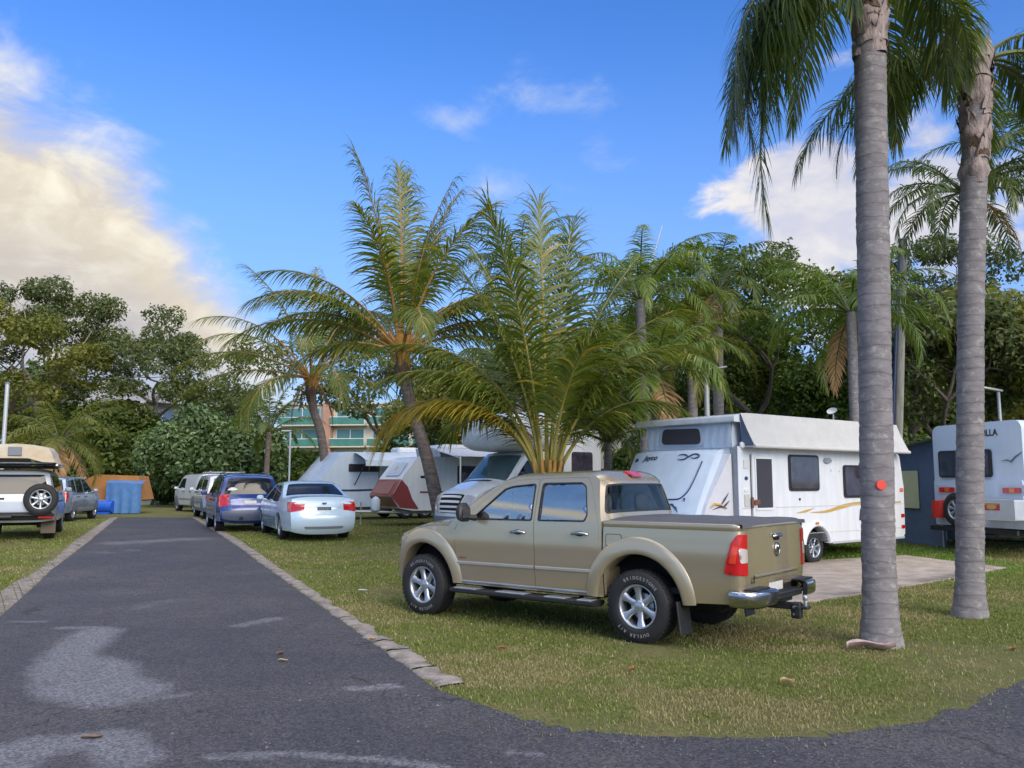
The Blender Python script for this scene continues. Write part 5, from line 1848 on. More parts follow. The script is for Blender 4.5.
    mb.cyl((-2.86, -.09, .40), (-2.86, .09, .40), .012, 8, 1)
    mb.box((-2.90, .09, .36), (.06, .02, .10), 0, None, .006)
    hi = mb.build('tow_hitch', [M['dark_plastic'], M['steel']], root)
    mb = MB()
    mb.cyl((-2.95, 0, .40), (-2.95, 0, .45), .018, 10)
    mb.lathe([(.002, .52), (.015, .518), (.024, .505), (.027, .49), (.024, .472), (.016, .458), (.02, .45)], 'Z', 14, (-2.95, 0, 0))
    mb.build('tow_ball', M['steel'], hi)
    # ---------------- cabin
    def seat(x, y, w):
        mb = MB()
        mb.box((x + .22, y, .80), (.50, w, .16), 0, None, .06)
        mb.box((x - .06, y, 1.06), (.15, w, .56), 0, Matrix.Rotation(-.22, 3, 'Y'), .06)
        for yy in ([y] if w < .8 else [y - .42, y + .42]):
            rows = []
            for zz, k in ((1.30, .5), (1.33, .85), (1.40, 1.0), (1.47, .95), (1.52, .7), (1.535, .3)):
                rows.append([(x - .15 + .055 * k * math.cos(a), yy + .145 * k * math.sin(a), zz) for a in np.linspace(0, 2 * PI, 14, endpoint=False)])
            mb.sheet(rows, 0, True, True)
            mb.add(rows[-1], [tuple(range(14))], 0)
        mb.build('seat', M['seat'], root)
    seat(.15, .38, .50); seat(.15, -.38, .50); seat(-.68, 0, 1.34)
    mb = MB()
    mb.box((.86, 0, 1.02), (.34, 1.40, .26), 0, None, .08)
    n = 24
    mb.tube([(.58 + .05 * math.sin(2 * PI * k / n), -.38 + .18 * math.cos(2 * PI * k / n), 1.12 + .17 * math.sin(2 * PI * k / n)) for k in range(n + 1)], .014, 6, 0, False)
    mb.tube([(.58, -.38, 1.12), (.8, -.38, 1.05)], .04, 8)
    mb.build('dashboard', M['dark_plastic'], root)
    return root
pickup()
# ================================================================== other vehicles
def heading(deg):
    """rotation for a vehicle whose nose (+x) points deg clockwise from straight ahead"""
    return R(90 - deg)
def vehicle(name, label, cat, loc, rz, sp, group=None):
    root = thing(name, label, cat, loc, rz, group)
    W, belt, tum = sp['W'], sp['belt'], sp.get('tumble', .3)
    x0, x1 = sp['taper']                     # where the sides start to draw in, front and rear
    pts = smooth_line(sp['out'], sp.get('sm', 4)) if sp.get('sm', 4) else sp['out']
    xf, xr = max(p[0] for p in pts), min(p[0] for p in pts)
    tf, tr = sp.get('tf', .12), sp.get('tr', .07)
    def f(x, z):
        y = W
        if x > x0: y -= tf * ((x - x0) / (xf - x0)) ** 2
        if x < x1: y -= tr * ((x1 - x) / (x1 - xr)) ** 2
        if z < .62: y -= .05 * ((.62 - z) / .4) ** 2
        if z > belt - .2: y -= .02 * min(1, (z - belt + .2) / .2) ** 2
        if z > belt: y -= tum * (z - belt) + .08 * (z - belt) ** 2
        return y
    top = max(p[1] for p in pts)
    be, br = sp.get('bend', .10), sp.get('broof', .045)
    def bul(t, x, z):
        if z > belt: return br if (z > top - .12) else br * 1.2
        return br * .8 if (xr + .35 < x < xf - .35) else be
    sh = Shell(pts, f, bul, sp.get('power', 3.4))
    wf, wr, r, w = sp['wheels']
    zs = sp.get('sill', .26)
    poly = list(pts)
    ar = r * sp.get('arch', 1.17)
    bot = [p for p in arch(wr, r, ar, zs + .01, 16)] + [p for p in arch(wf, r, ar, zs + .01, 16)]
    poly = poly + [p for p in bot if xr + .02 < p[0] < xf - .02]
    wins = [rounded(q, sp.get('wr', .05)) for q in sp['wins']]
    mats = [sp['paint'], M['under'], sp.get('low', sp['paint'])]
    mb = MB()
    for s in (1, -1):
        mb.panel(sh.side(s), poly, (), .09, .09, .10)
    mb.panel(sh.close, [(0, -1), (sh.L, -1), (sh.L, 1), (0, 1)], (), .07, .14, 0)
    body = mb.build('body', mats, root)
    if 'clad' in sp:                          # plastic lower cladding
        mb = MB()
        for s in (1, -1):
            q = [p for p in bot] 
            mb.panel(sh.side(s), [(xr + .1, zs)] + [p for p in q if xr + .11 < p[0] < xf - .11] + [(xf - .1, zs), (xf - .1, sp['clad']), (xr + .1, sp['clad'])], (), .1, .1, .01, off=.006)
        mb.build('cladding', M['grey_paint'], root)
    for s in (1, -1):
        fn = sh.side(s)
        for q in wins:
            mb = MB(); mb.panel(fn, q, (), .08, .08, .006, off=.005)
            mb.build('side_window', M['dark_glass'], root)
        for k, xd in enumerate(sp.get('doors', ())):
            mb = MB(); mb.panel(fn, [(xd, zs + .08), (xd + .012, zs + .08), (xd + .012, belt), (xd, belt)], (), .1, .1, 0, off=.003)
            mb.build('door_gap', M['black'], root)
        for xh in sp.get('handles', ()):
            mb = MB(); mb.tube([fn(xh - .09, belt - .10, .01), fn(xh - .05, belt - .095, .035), fn(xh + .05, belt - .095, .035), fn(xh + .09, belt - .10, .01)], .016, 6)
            mb.build('door_handle', sp.get('hm', sp['paint']), root)
        if 'mirror' in sp:
            mx, mz = sp['mirror']
            mb = MB(); p = Vector(fn(mx, mz, 0))
            mb.tube([p, p + Vector((0, s * .08, .02))], .025, 6)
            mb.box(tuple(p + Vector((.0, s * .16, .06))), (.09, .18, .13), 0, None, .035)
            mb.build('mirror', sp.get('mm', sp['paint']), root)
        if 'strip' in sp:
            mb = MB(); z = sp['strip']; mb.panel(fn, [(wr + ar + .03, z), (wf - ar - .03, z), (wf - ar - .03, z + .05), (wr + ar + .03, z + .05)], (), .1, .1, .01, off=.012)
            mb.build('rubbing_strip', M['grey_paint'], root)
    def band(nm, a, b, sw, mt, off=.006, rad=.05, par=root, rim=.006):
        t0, t1 = sh.near(*a), sh.near(*b)
        mb = MB(); mb.panel(sh.close, rounded([(t0, -sw[0]), (t1, -sw[1]), (t1, sw[1]), (t0, sw[0])], rad), (), .06, .10, rim, off=off)
        return mb.build(nm, mt, par)
    for nm, a, b, sw in sp.get('glass', ()): band(nm, a, b, sw, M['dark_glass'])
    for nm, a, b, sw, mt in sp.get('bands', ()): band(nm, a, b, sw, mt, .012, .02, rim=.02)
    def spot(nm, a, b, s0, s1, mt, off=.010, rad=.02):
        t0, t1 = sh.near(*a), sh.near(*b)
        for s in (1, -1):
            mb = MB(); mb.panel(sh.close, rounded([(t0, s * s0), (t1, s * s0), (t1, s * s1), (t0, s * s1)], rad), (), .05, .06, .01, off=off)
            if s1 > .98 and nm in ('tail_light', 'headlight'):
                zz = sorted((a[1], b[1])); xx = (xr + .02, xr + sp.get('wrap', .14)) if nm == 'tail_light' else (xf - sp.get('wrap', .2), xf - .03)
                edge_x = lambda z: float(np.interp(t0 + (t1 - t0) * (z - a[1]) / (b[1] - a[1]), sh.d, sh.P[:, 0]))
                sgn = 1 if nm == 'tail_light' else -1
                wq = sp.get('wrap', .14) * sgn
                q = [(edge_x(zz[0]), zz[0]), (edge_x(zz[0]) + wq * .8, zz[0] + .02), (edge_x(zz[1]) + wq, zz[1]), (edge_x(zz[1]), zz[1])]
                mb.panel(sh.side(s), q, (), .05, .05, .006, off=.008)
            mb.build(nm, mt, root)
    for q in sp.get('spots', ()): spot(*q)
    if 'plate' in sp:
        (px, pz), mt = sp['plate'], sp.get('plate_mat', M['plate'])
        mb = MB(); t = sh.near(px, pz)
        mb.panel(sh.close, rect(t - .055, -.21, t + .055, .21, .01), (), .06, .1, .01, off=.022)
        mb.build('number_plate', mt, root)
    for x in (wf, wr):
        for s in (1, -1):
            wheel(root, x, s * (f(x, r) - w / 2 - .015), r, w, sp.get('style', 'five'), s)
            mb = MB(); mb.lathe([(ar + .01, s * (W - .42)), (ar + .01, s * (W - .09))], 'Y', 18, (x, 0, r), 0, True, -.2, PI + .2); mb.lathe([(ar + .01, s * (W - .42)), (.02, s * (W - .42))], 'Y', 18, (x, 0, r), 0, True, -.2, PI + .2)
            mb.build('arch_liner', M['black'], root)
    mb = MB()
    mb.box(((xf + xr) / 2, 0, zs + .06), (xf - xr - .5, W * 1.5, .10)); mb.box((xr + .5, 0, zs + .02), (.5, .8, .14), 0, None, .04)
    mb.tube([(wr, -W * .8, r), (wr, W * .8, r)], .05, 8); mb.tube([(wf, -W * .8, r), (wf, W * .8, r)], .05, 8)
    mb.build('underbody', M['under'], root)
    return root, sh, f

# ---- ice white sedan ----
def gp(px, py): p = ground(px, py); return p
sed = dict(W=.925, belt=.93, tumble=.42, taper=(1.3, -1.2), tf=.20, tr=.13, bend=.12, broof=.05, sill=.24, wheels=(1.42, -1.41, .325, .215), arch=1.13, style='cover',
           out=[(2.22, .24), (2.36, .40), (2.37, .58), (2.27, .72), (2.0, .81), (1.5, .91), (1.08, .97), (.70, 1.18), (.32, 1.37), (.05, 1.425), (-.4, 1.44), (-.82, 1.405), (-1.25, 1.21), (-1.62, 1.055), (-1.95, 1.045), (-2.35, 1.035), (-2.47, 1.005), (-2.505, .90), (-2.52, .74), (-2.56, .66), (-2.575, .52), (-2.55, .36), (-2.46, .25)],
           wins=[[(.92, .955), (.24, 1.345), (.10, 1.372), (-.22, 1.385), (-.22, .955)], [(-.30, .955), (-.30, 1.385), (-.78, 1.355), (-1.20, 1.13), (-1.26, .98), (-1.1, .955)]], wr=.05,
           doors=(-.27, .95, -1.20), handles=(-.08, -1.02), mirror=(.78, .97), strip=.52,
           glass=[('windscreen', (1.02, 1.0), (.36, 1.355), (.86, .84)), ('rear_window', (-.90, 1.375), (-1.56, 1.08), (.84, .90))],
           spots=[('tail_light', (-2.49, .965), (-2.525, .72), .60, 1.0, M['red_lens']), ('headlight', (2.28, .71), (2.36, .55), .55, 1.0, M['clear_lens'])], wrap=.26,
           bands=[('boot_garnish', (-2.515, .86), (-2.52, .825), (.56, .56), M['ice_paint']), ('bumper_slot', (-2.57, .40), (-2.555, .35), (.62, .6), M['grey_paint'])],
           plate=(-2.52, .785), plate_mat=mat('dark_plate', (.06, .065, .07), .5), paint=M['ice_paint'])
sedan_pos = (-5.74, 23.9)
h = 24.5
root, sh, f_ = vehicle('sedan', 'pale ice white sedan parked on the grass behind the gold truck', 'car', (sedan_pos[0], sedan_pos[1], gz(sedan_pos[1])), heading(-h), sed)
mb = MB(); mb.box((-2.60, 0, .36), (.10, .12, .06), 0, None, .01); mb.lathe([(.001, .47), (.022, .46), (.026, .445), (.016, .42), (.016, .38)], 'Z', 10, (-2.64, 0, 0)); mb.build('tow_ball', M['dark_plastic'], root)
mb = MB(); t = sh.near(-2.47, .985); mb.panel(sh.close, [(t + .07 + .032 * math.sin(a) , .075 * math.cos(a)) for a in np.linspace(0, 2 * PI, 16, endpoint=False)], (), .02, .03, .006, off=.014); mb.build('badge', M['navy'], root)
mb = MB(); t = sh.near(-2.52, .785)
for k in range(6): mb.panel(sh.close, rect(t - .026, -.155 + .054 * k + (.02 if k > 2 else 0), t + .026, -.122 + .054 * k + (.02 if k > 2 else 0), .008), (), .05, .05, 0, off=.026)
mb.build('plate_letters', M['letter_white'], root)

# ---- blue SUV ----
suv = dict(W=.90, belt=1.02, tumble=.25, taper=(1.1, -1.5), tf=.16, tr=.09, bend=.12, broof=.05, sill=.33, wheels=(1.31, -1.31, .36, .235), arch=1.16, style='five', clad=.47,
           out=[(2.08, .32), (2.20, .48), (2.2, .66), (2.14, .82), (1.9, .95), (1.3, 1.05), (.98, 1.10), (.60, 1.36), (.28, 1.57), (0, 1.635), (-.6, 1.665), (-1.3, 1.65), (-1.78, 1.60), (-1.90, 1.53), (-2.0, 1.30), (-2.10, 1.02), (-2.14, .80), (-2.17, .72), (-2.22, .62), (-2.22, .46), (-2.10, .34)],
           wins=[[(.84, 1.06), (.26, 1.51), (.10, 1.555), (-.20, 1.565), (-.20, 1.06)], [(-.28, 1.06), (-.28, 1.565), (-1.02, 1.56), (-1.08, 1.06)], [(-1.16, 1.08), (-1.12, 1.555), (-1.72, 1.50), (-1.86, 1.14)]],
           doors=(-.25, -1.12, .95), handles=(-.08, -.98), hm=M['dark_plastic'], mirror=(.72, 1.06),
           glass=[('windscreen', (.94, 1.12), (.32, 1.545), (.88, .86)), ('rear_window', (-1.89, 1.54), (-2.07, 1.12), (.84, .90))],
           spots=[('tail_light', (-2.09, 1.07), (-2.15, .74), .72, 1.0, M['red_lens']), ('headlight', (2.12, .85), (2.2, .66), .5, 1.0, M['clear_lens'])], wrap=.20,
           bands=[('rear_bumper', (-2.21, .62), (-2.18, .42), (.97, .95), mat('blue_grey_bumper', (.09, .11, .17), .4)), ('tailgate_garnish', (-2.125, .93), (-2.13, .89), (.42, .42), M['blue_paint'])],
           plate=(-2.135, .835), paint=M['blue_paint'])
sx, sy = -8.55, 27.3
root, sh, f_ = vehicle('suv', 'dark blue four wheel drive wagon with white sticker on its rear window', 'car', (sx, sy, gz(sy)), heading(-24.5), suv)
for s in (1, -1):
    mb = MB(); mb.tube([(.0, s * .62, 1.67), (-.1, s * .62, 1.735), (-1.4, s * .62, 1.735), (-1.55, s * .62, 1.68)], .02, 6); mb.build('roof_rail', M['grey_paint'], root)
mb = MB(); t = sh.near(-2.0, 1.30); mb.panel(sh.close, [(t + .05 * math.sin(a) + .07, .62 + .16 * math.cos(a) * (1 + .25 * math.sin(3 * a))) for a in np.linspace(0, 2 * PI, 18, endpoint=False)], (), .04, .06, 0, off=.010); mb.build('window_sticker', M['plate'], root)
mb = MB(); mb.box((-2.28, .25, .42), (.16, .10, .08), 0, None, .01); mb.build('tow_hitch', M['under'], root)

# ---- the white four wheel drive at the left edge, with a spare on the back ----
cru = dict(W=.935, belt=1.10, tumble=.20, taper=(1.5, -2.0), tf=.14, tr=.05, bend=.07, broof=.05, power=5, sill=.45, wheels=(1.42, -1.43, .40, .27), arch=1.16, style='multi',
           out=[(2.25, .50), (2.36, .62), (2.36, .85), (2.30, 1.0), (2.0, 1.08), (1.2, 1.16), (.95, 1.20), (.65, 1.55), (.42, 1.77), (.1, 1.82), (-.8, 1.86), (-1.7, 1.84), (-2.08, 1.79), (-2.15, 1.70), (-2.22, 1.40), (-2.27, 1.14), (-2.29, .9), (-2.30, .72), (-2.29, .62), (-2.2, .50)],
           wins=[[(.80, 1.16), (.46, 1.62), (.36, 1.70), (-.1, 1.72), (-.1, 1.16)], [(-.17, 1.16), (-.17, 1.72), (-.98, 1.74), (-1.0, 1.16)], [(-1.08, 1.18), (-1.06, 1.74), (-1.95, 1.72), (-2.05, 1.22)]],
           doors=(-.14, -1.04, .9), handles=(.0, -.9), hm=M['dark_plastic'], mirror=(.72, 1.18),
           glass=[('windscreen', (.92, 1.24), (.46, 1.73), (.9, .88)), ('rear_window', (-2.14, 1.72), (-2.255, 1.22), (.86, .90))],
           spots=[('headlight', (2.33, .95), (2.36, .75), .55, 1.0, M['clear_lens'])], wrap=.12,
           bands=[('rear_bumper', (-2.30, .70), (-2.26, .55), (.99, .98), M['dark_plastic'])], paint=mat('four_wheel_drive_paint', (.36, .40, .46), .32, .15, .6))
cru['out'] = [(a, b if b < .62 else .62 + (b - .62) * .90) for a, b in cru['out']]
cru['wins'] = [[(a, .62 + (b - .62) * .90) for a, b in q] for q in cru['wins']]
sq = lambda p: (p[0], p[1] if p[1] < .62 else .62 + (p[1] - .62) * .90)
cru['glass'] = [(n_, sq(a), sq(b), w_) for n_, a, b, w_ in cru['glass']]
cru['spots'] = [(n_, sq(a), sq(b), *w_) for n_, a, b, *w_ in cru['spots']]
cru['belt'] = 1.05
cx, cy = -13.3, 23.6
root, sh, f_ = vehicle('four_wheel_drive', 'white four wheel drive with spare wheel on its back door at the left edge', 'car', (cx, cy, gz(cy)), heading(-24.0), cru)
sw = bpy.data.objects.new('spare_wheel_carrier', None)
w_ = wheel(root, -2.42, -.62, .385, .25, 'multi', -1, 1.03)
w_.rotation_euler = (0, 0, -PI / 2)
w_.name = 'spare_wheel'
bpy.data.objects.remove(sw)
mb = MB(); mb.box((-2.33, -.62, 1.03), (.10, .2, .2), 0, None, .02); mb.build('spare_bracket', M['under'], root)
for s in (1, -1):
    mb = MB(); mb.box((-2.36, s * .74, .60), (.05, .34, .10), 0, None, .01); mb.build('tail_light', M['red_lens'], root)
    mb = MB(); mb.box((-1.93, s * .78, .36), (.02, .34, .40), 0, None, .01); mb.build('mud_flap', mat('tan_mud_flap', (.13, .10, .075), .8) if s < 0 else M['dark_plastic'], root)
mb = MB(); mb.cyl((-2.42, 0, .60), (-2.42, .28, .60), .05, 10); mb.tube([(-2.36, -.9, .64), (-2.40, -.9, .64), (-2.40, .9, .64), (-2.36, .9, .64)], .035, 8); mb.build('tow_bar', M['dark_plastic'], root)
mb = MB(); mb.box((-2.33, .30, 1.04), (.04, .24, .06), 0, None, .01); mb.build('door_handle', M['dark_plastic'], root)
mb = MB(); mb.box((-2.33, .36, .88), (.02, .34, .12), 0, None, .005); mb.build('number_plate', M['dark_plastic'], root)
rackz = 1.78
mb = MB()
for x in (-.1, -1.7):
    mb.tube([(x, -.82, rackz - .06), (x, -.80, rackz + .06), (x, .80, rackz + .06), (x, .82, rackz - .06)], .025, 6)
for s in (1, -1): mb.tube([(.0, s * .6, rackz + .085), (-1.9, s * .6, rackz + .085)], .02, 6)
mb.build('roof_rack', M['dark_plastic'], root)
# upturned dinghy on the rack
M['hull'] = mat('weathered_hull', (.58, .54, .46), .6, col2=(.50, .36, .20), vscale=1.3, bump=.1, stretch=(.5, 1, 2.5))
bx, by = cx, cy
bo = thing('dinghy', 'upturned weathered cream dinghy tied on a roof rack', 'boat', (bx, by, gz(by)), heading(-24))
rows = []
for k, (x, hw, dp, bt) in enumerate(((-2.55, .90, .52, .58), (-2.0, .93, .54, .60), (-.8, .94, .56, .58), (.4, .86, .56, .46), (1.2, .62, .52, .24), (1.7, .30, .44, .06), (1.95, .05, .36, .01))):
    z0 = rackz + .10
    rows.append([(x, hw * 1.04, z0), (x, hw * 1.03, z0 + .05), (x, hw * .98, z0 + .06), (x, hw * .90, z0 + dp * .55), (x, bt * 1.25, z0 + dp * .82), (x, bt * .6, z0 + dp * .95), (x, 0, z0 + dp)] +
                [(x, -a, b) for a, b in ((bt * .6, z0 + dp * .95), (bt * 1.25, z0 + dp * .82), (hw * .90, z0 + dp * .55), (hw * .98, z0 + .06), (hw * 1.03, z0 + .05), (hw * 1.04, z0))])
mb = MB(); mb.sheet(rows, 0, True)
r0 = rows[0]
z0 = rackz + .10
tr_ = r0[2:-2]
tz = [(-2.55, -.62, z0 + .07), (-2.55, -.30, z0 + .16), (-2.55, .30, z0 + .16), (-2.55, .62, z0 + .07)]
mb.add(list(tr_) + tz, [tuple(range(len(tr_) + 4))], 0)
mb.build('hull', M['hull'], bo)
mb = MB(); mb.tube([rows[i][0] for i in range(7)], .03, 6); mb.tube([rows[i][-1] for i in range(7)], .03, 6); mb.build('gunwale', M['white_paint'], bo)
mb = MB(); mb.box((-2.57, 0, z0 + .33), (.03, .30, .22), 0, None, .01); mb.build('motor_pad', M['grey_paint'], bo)
mb = MB()
for x in (-2.0, -.6, .6): mb.box((x, 0, z0 + .06), (.22, 1.6, .04), 0, None, .01)
mb.build('thwart', M['steel'], bo)

# ---- silver blue wagon beyond it ----
wag = dict(suv, W=.90, belt=1.0, paint=M['silver_paint'], clad=.40, wheels=(1.35, -1.33, .35, .22), style='multi', wrap=.16)
wag['out'] = [(p[0], p[1] * .98) for p in suv['out']]
wx, wy = -17.35, 33.4
vehicle('station_wagon', 'silver blue wagon parked beyond the white four wheel drive', 'car', (wx, wy, gz(wy)), heading(-10), wag)
# ---- white van and ute at the end of the road ----
van = dict(suv, paint=M['white_paint'], belt=1.10, W=.86, clad=.3, tumble=.12, bend=.08, mirror=(.95, 1.1),
           out=[(2.0, .30), (2.1, .5), (2.08, .75), (1.9, .95), (1.45, 1.10), (1.25, 1.16), (.85, 1.55), (.55, 1.74), (.2, 1.80), (-.8, 1.82), (-1.75, 1.80), (-1.93, 1.74), (-2.0, 1.45), (-2.05, 1.1), (-2.07, .8), (-2.08, .6), (-2.06, .45), (-1.98, .33)],
           wins=[[(1.1, 1.14), (.78, 1.52), (.6, 1.62), (.1, 1.64), (.1, 1.14)]], doors=(.05, -.95), handles=(.2, -.8), strip=.6,
           glass=[('windscreen', (1.22, 1.2), (.82, 1.58), (.9, .88)), ('rear_window', (-1.95, 1.68), (-2.04, 1.20), (.78, .80))],
           spots=[('tail_light', (-2.05, 1.08), (-2.075, .72), .80, 1.0, M['red_lens']), ('headlight', (2.02, .85), (2.1, .6), .5, 1.0, M['clear_lens'])], bands=[('rear_bumper', (-2.08, .60), (-2.04, .40), (.97, .95), M['grey_paint'])], plate=(-2.075, .75))
vx, vy = -15.55, 43.5
vehicle('van', 'small white van parked at the far end of the road', 'van', (vx, vy, gz(vy)), heading(-38), van)
# ute with canopy frame, between van and SUV
ute = dict(van, paint=M['white_paint'], W=.88, belt=1.05, tumble=.18,
           out=[(2.4, .40), (2.5, .6), (2.46, .85), (2.2, 1.0), (1.4, 1.08), (1.15, 1.12), (.75, 1.5), (.45, 1.66), (.1, 1.70), (-.9, 1.71), (-1.7, 1.69), (-2.2, 1.66), (-2.34, 1.58), (-2.42, 1.2), (-2.45, 1.0), (-2.46, .8), (-2.47, .6), (-2.40, .46)],
           wins=[[(1.0, 1.10), (.66, 1.46), (.5, 1.55), (.05, 1.56), (.05, 1.10)], [(-.02, 1.1), (-.02, 1.56), (-.75, 1.57), (-.80, 1.1)], [(-1.0, 1.14), (-.98, 1.56), (-2.1, 1.54), (-2.2, 1.16)]],
           glass=[('windscreen', (1.12, 1.15), (.72, 1.52), (.9, .88)), ('rear_window', (-2.33, 1.55), (-2.42, 1.15), (.80, .82))],
           spots=[('tail_light', (-2.445, 1.0), (-2.465, .72), .82, 1.0, M['red_lens']), ('headlight', (2.45, .9), (2.5, .66), .5, 1.0, M['clear_lens'])], bands=[('rear_bumper', (-2.465, .66), (-2.42, .48), (.97, .95), M['chrome'])],
           wheels=(1.55, -1.5, .37, .24), plate=(-2.46, .82), sill=.42)
ux, uy = -12.2, 36.2
root, sh, f_ = vehicle('utility_truck', 'white utility truck with roof bars ahead of the blue wagon', 'pickup truck', (ux, uy, gz(uy)), heading(-26), ute)
mb = MB()
for x in (.2, -.7, -1.9): mb.tube([(x, -.7, 1.66), (x, -.68, 1.84), (x, .68, 1.84), (x, .7, 1.66)], .022, 6)
for s in (.64, -.64): mb.tube([(.3, s, 1.86), (-2.1, s, 1.86)], .02, 6)
mb.build('roof_bars', M['steel'], root)
mb = MB(); mb.box((-2.72, .62, 1.05), (.08, .2, .2), 0, None, .02); mb.tube([(-2.46, .62, .7), (-2.7, .62, .75), (-2.7, .62, 1.0)], .02, 6); mb.build('mirror', M['amber_lens'], root)

# ================================================================== motorhome behind the gold truck
def motorhome():
    # cab nose near (445,500) in the photo
    ds = Vector((.80, .60, 0))             # from nose to tail
    Y = 21.0
    p = at(456, 482, Y)
    loc = (p.x, Y, gz(Y))
    root = thing('motorhome', 'white motorhome with a bulging over cab nose behind the coconut palm', 'motorhome', loc, math.atan2(-ds.y, -ds.x))
    W = .99
    pts = smooth_line([(-.02, .30), (.08, .45), (.10, .75), (.06, 1.02), (-.12, 1.22), (-.55, 1.40), (-.85, 1.50), (-1.25, 1.92), (-1.50, 2.18), (-1.7, 2.24), (-2.3, 2.25), (-2.5, 2.2), (-2.5, 1.2), (-2.5, .3)], 4)
    def f(x, z):
        y = W
        if x > -.9: y -= .20 * ((x + .9) / 1.0) ** 2
        if z > 1.3: y -= .16 * (z - 1.3)
        return y
    sh = Shell(pts, f, lambda t, x, z: .12 if x > -.2 else (.10 if z < 2.1 else .03), 2.6)
    mb = MB()
    for s in (1, -1):
        ar = arch(-.95, .34, .42, .31)
        mb.panel(sh.side(s), pts + [(-2.5, .3)] + ar, (), .1, .1, .1)
    mb.panel(sh.close, [(0, -1), (sh.L, -1), (sh.L, 1), (0, 1)], (), .08, .14, 0)
    mb.build('cab', M['white_paint'], root)
    t0, t1 = sh.near(-.88, 1.53), sh.near(-1.46, 2.15)
    mb = MB(); mb.panel(sh.close, rounded([(t0, -.93), (t1, -.90), (t1, .90), (t0, .93)], .06), (), .06, .1, .01, off=.006); mb.build('windscreen', mat('green_tinted_screen', (.045, .09, .095), .05, 0, 0, spec=.9), root)
    for s in (1, -1):
        mb = MB(); mb.panel(sh.side(s), rounded([(-1.02, 1.36), (-1.12, 1.60), (-1.50, 2.02), (-2.05, 2.04), (-2.05, 1.36)], .06), (), .1, .1, .01, off=.006); mb.build('side_window', M['dark_glass'], root)
    for s in (1, -1):
        mb = MB(); mb.panel(sh.side(s), [(-2.1, .5), (-2.085, .5), (-2.085, 2.1), (-2.1, 2.1)], (), .1, .1, 0, off=.004); mb.panel(sh.side(s), [(-.98, .8), (-.965, .8), (-.965, 1.40), (-.98, 1.40)], (), .1, .1, 0, off=.004); mb.build('door_gap', M['black'], root)
        mb = MB(); q = Vector(sh.side(s)(-1.1, 1.42, 0)); mb.tube([q, q + Vector((.03, s * .18, .05))], .03, 6); mb.box(tuple(q + Vector((.03, s * .25, .14))), (.12, .2, .36), 0, None, .05); mb.build('mirror', M['dark_plastic'], root)
        wheel(root, -.95, s * (W - .15), .34, .22, 'steel', s)
        wheel(root, -3.2, s * (W - .05), .34, .22, 'steel', s)
    g0, g1 = sh.near(.10, .78), sh.near(-.02, 1.14)
    mb = MB(); mb.panel(sh.close, rounded([(g0, -.50), (g1, -.60), (g1, .60), (g0, .50)], .04), (), .04, .08, .02, off=.010, mi=1)
    for k in range(4):
        a = g0 + (g1 - g0) * (k + .15) / 4; b = a + (g1 - g0) * .11
        mb.panel(sh.close, rect(a, -.52, b, .52), (), .03, .08, .02, off=.03)
    mb.build('grille', [M['white_paint'], M['black']], root)
    for s in (1, -1):
        mb = MB(); mb.panel(sh.close, rounded([(g0, s * .58), (g1, s * .66), (g1 + .04, s * .98), (g0, s * .96)], .03), (), .04, .06, .01, off=.01); mb.build('headlight', M['clear_lens'], root)
    mb = MB(); mb.panel(sh.close, rect(sh.near(.03, .36), -.97, sh.near(.1, .68), .97, .03), (), .06, .1, .03, off=.03); mb.build('bumper', M['grey_paint'], root)
    mb = MB(); mb.panel(sh.close, rect(sh.near(-.62, 1.42), -.5, sh.near(-.8, 1.49), .5, .02), (), .05, .1, .004, off=.004); mb.build('wiper', M['black'], root)
    # luton nose, a rounded pod over the screen
    rows = []
    HB = 1.10
    for x, hw, zb, zt in ((-.62, .40, 2.66, 2.86), (-.66, .72, 2.48, 3.00), (-.78, .95, 2.34, 3.10), (-1.0, 1.06, 2.27, 3.18), (-1.4, HB, 2.25, 3.23), (-2.0, HB, 2.25, 3.26), (-2.55, HB, 2.25, 3.27)):
        row = []
        n = 28
        for k in range(n):
            a = 2 * PI * k / n
            ca, sa = math.cos(a), math.sin(a)
            e = 2 / 4.2
            row.append((x, hw * math.copysign(abs(ca) ** e, ca), (zb + zt) / 2 + (zt - zb) / 2 * math.copysign(abs(sa) ** e, sa)))
        rows.append(row)
    mb = MB(); mb.sheet(rows, 0, True, True); mb.add(rows[0], [tuple(range(28))], 0, True)
    lu = mb.build('over_cab_pod', M['white'], root)
    mb = MB()
    S_ = 1                       # the side facing the road: nose's own left
    yl = lambda x, z: 1.108 * S_
    for c_ in (0, 1):
        mb.tube([(-1.22 - .05 * c_ + .11 * math.cos(a), 1.106, 2.62 + .13 * math.sin(a) * (1 - .4 * c_)) for a in np.linspace(.6, 4.6, 14)], [.004 + .016 * math.sin(PI * k / 13) for k in range(14)], 5)
    mb.build('swirl_emblem', M['letter_red'], lu)
    mb = MB(); mb.tube([(-1.42 - .030 * k, 1.108, 2.60 + .045 * math.sin(k * 1.9) + .035 * (k == 0) - .01 * (k % 3)) for k in range(14)], .012, 5); mb.build('side_script', M['letter_red'], lu)
    # house body
    mb = MB()
    prof = rounded([(-2.5, .42), (-3.75, .42), (-3.75, 3.25), (-2.5, 3.27)], [.03, .1, .2, .03])
    mb.prism(prof, lambda u, v, d: (u, d, v), -HB, HB)
    mb.build('house_body', M['white'], root)
    for s in (1, -1):
        for x0, x1, z0, z1 in ((-2.75, -3.45, 1.55, 2.25),):
            mb = MB(); mb.prism(rect(x1, z0, x0, z1, .08), lambda u, v, d: (u, s * (HB + d), v), -.01, .02); mb.build('window', M['tint_glass'], root)
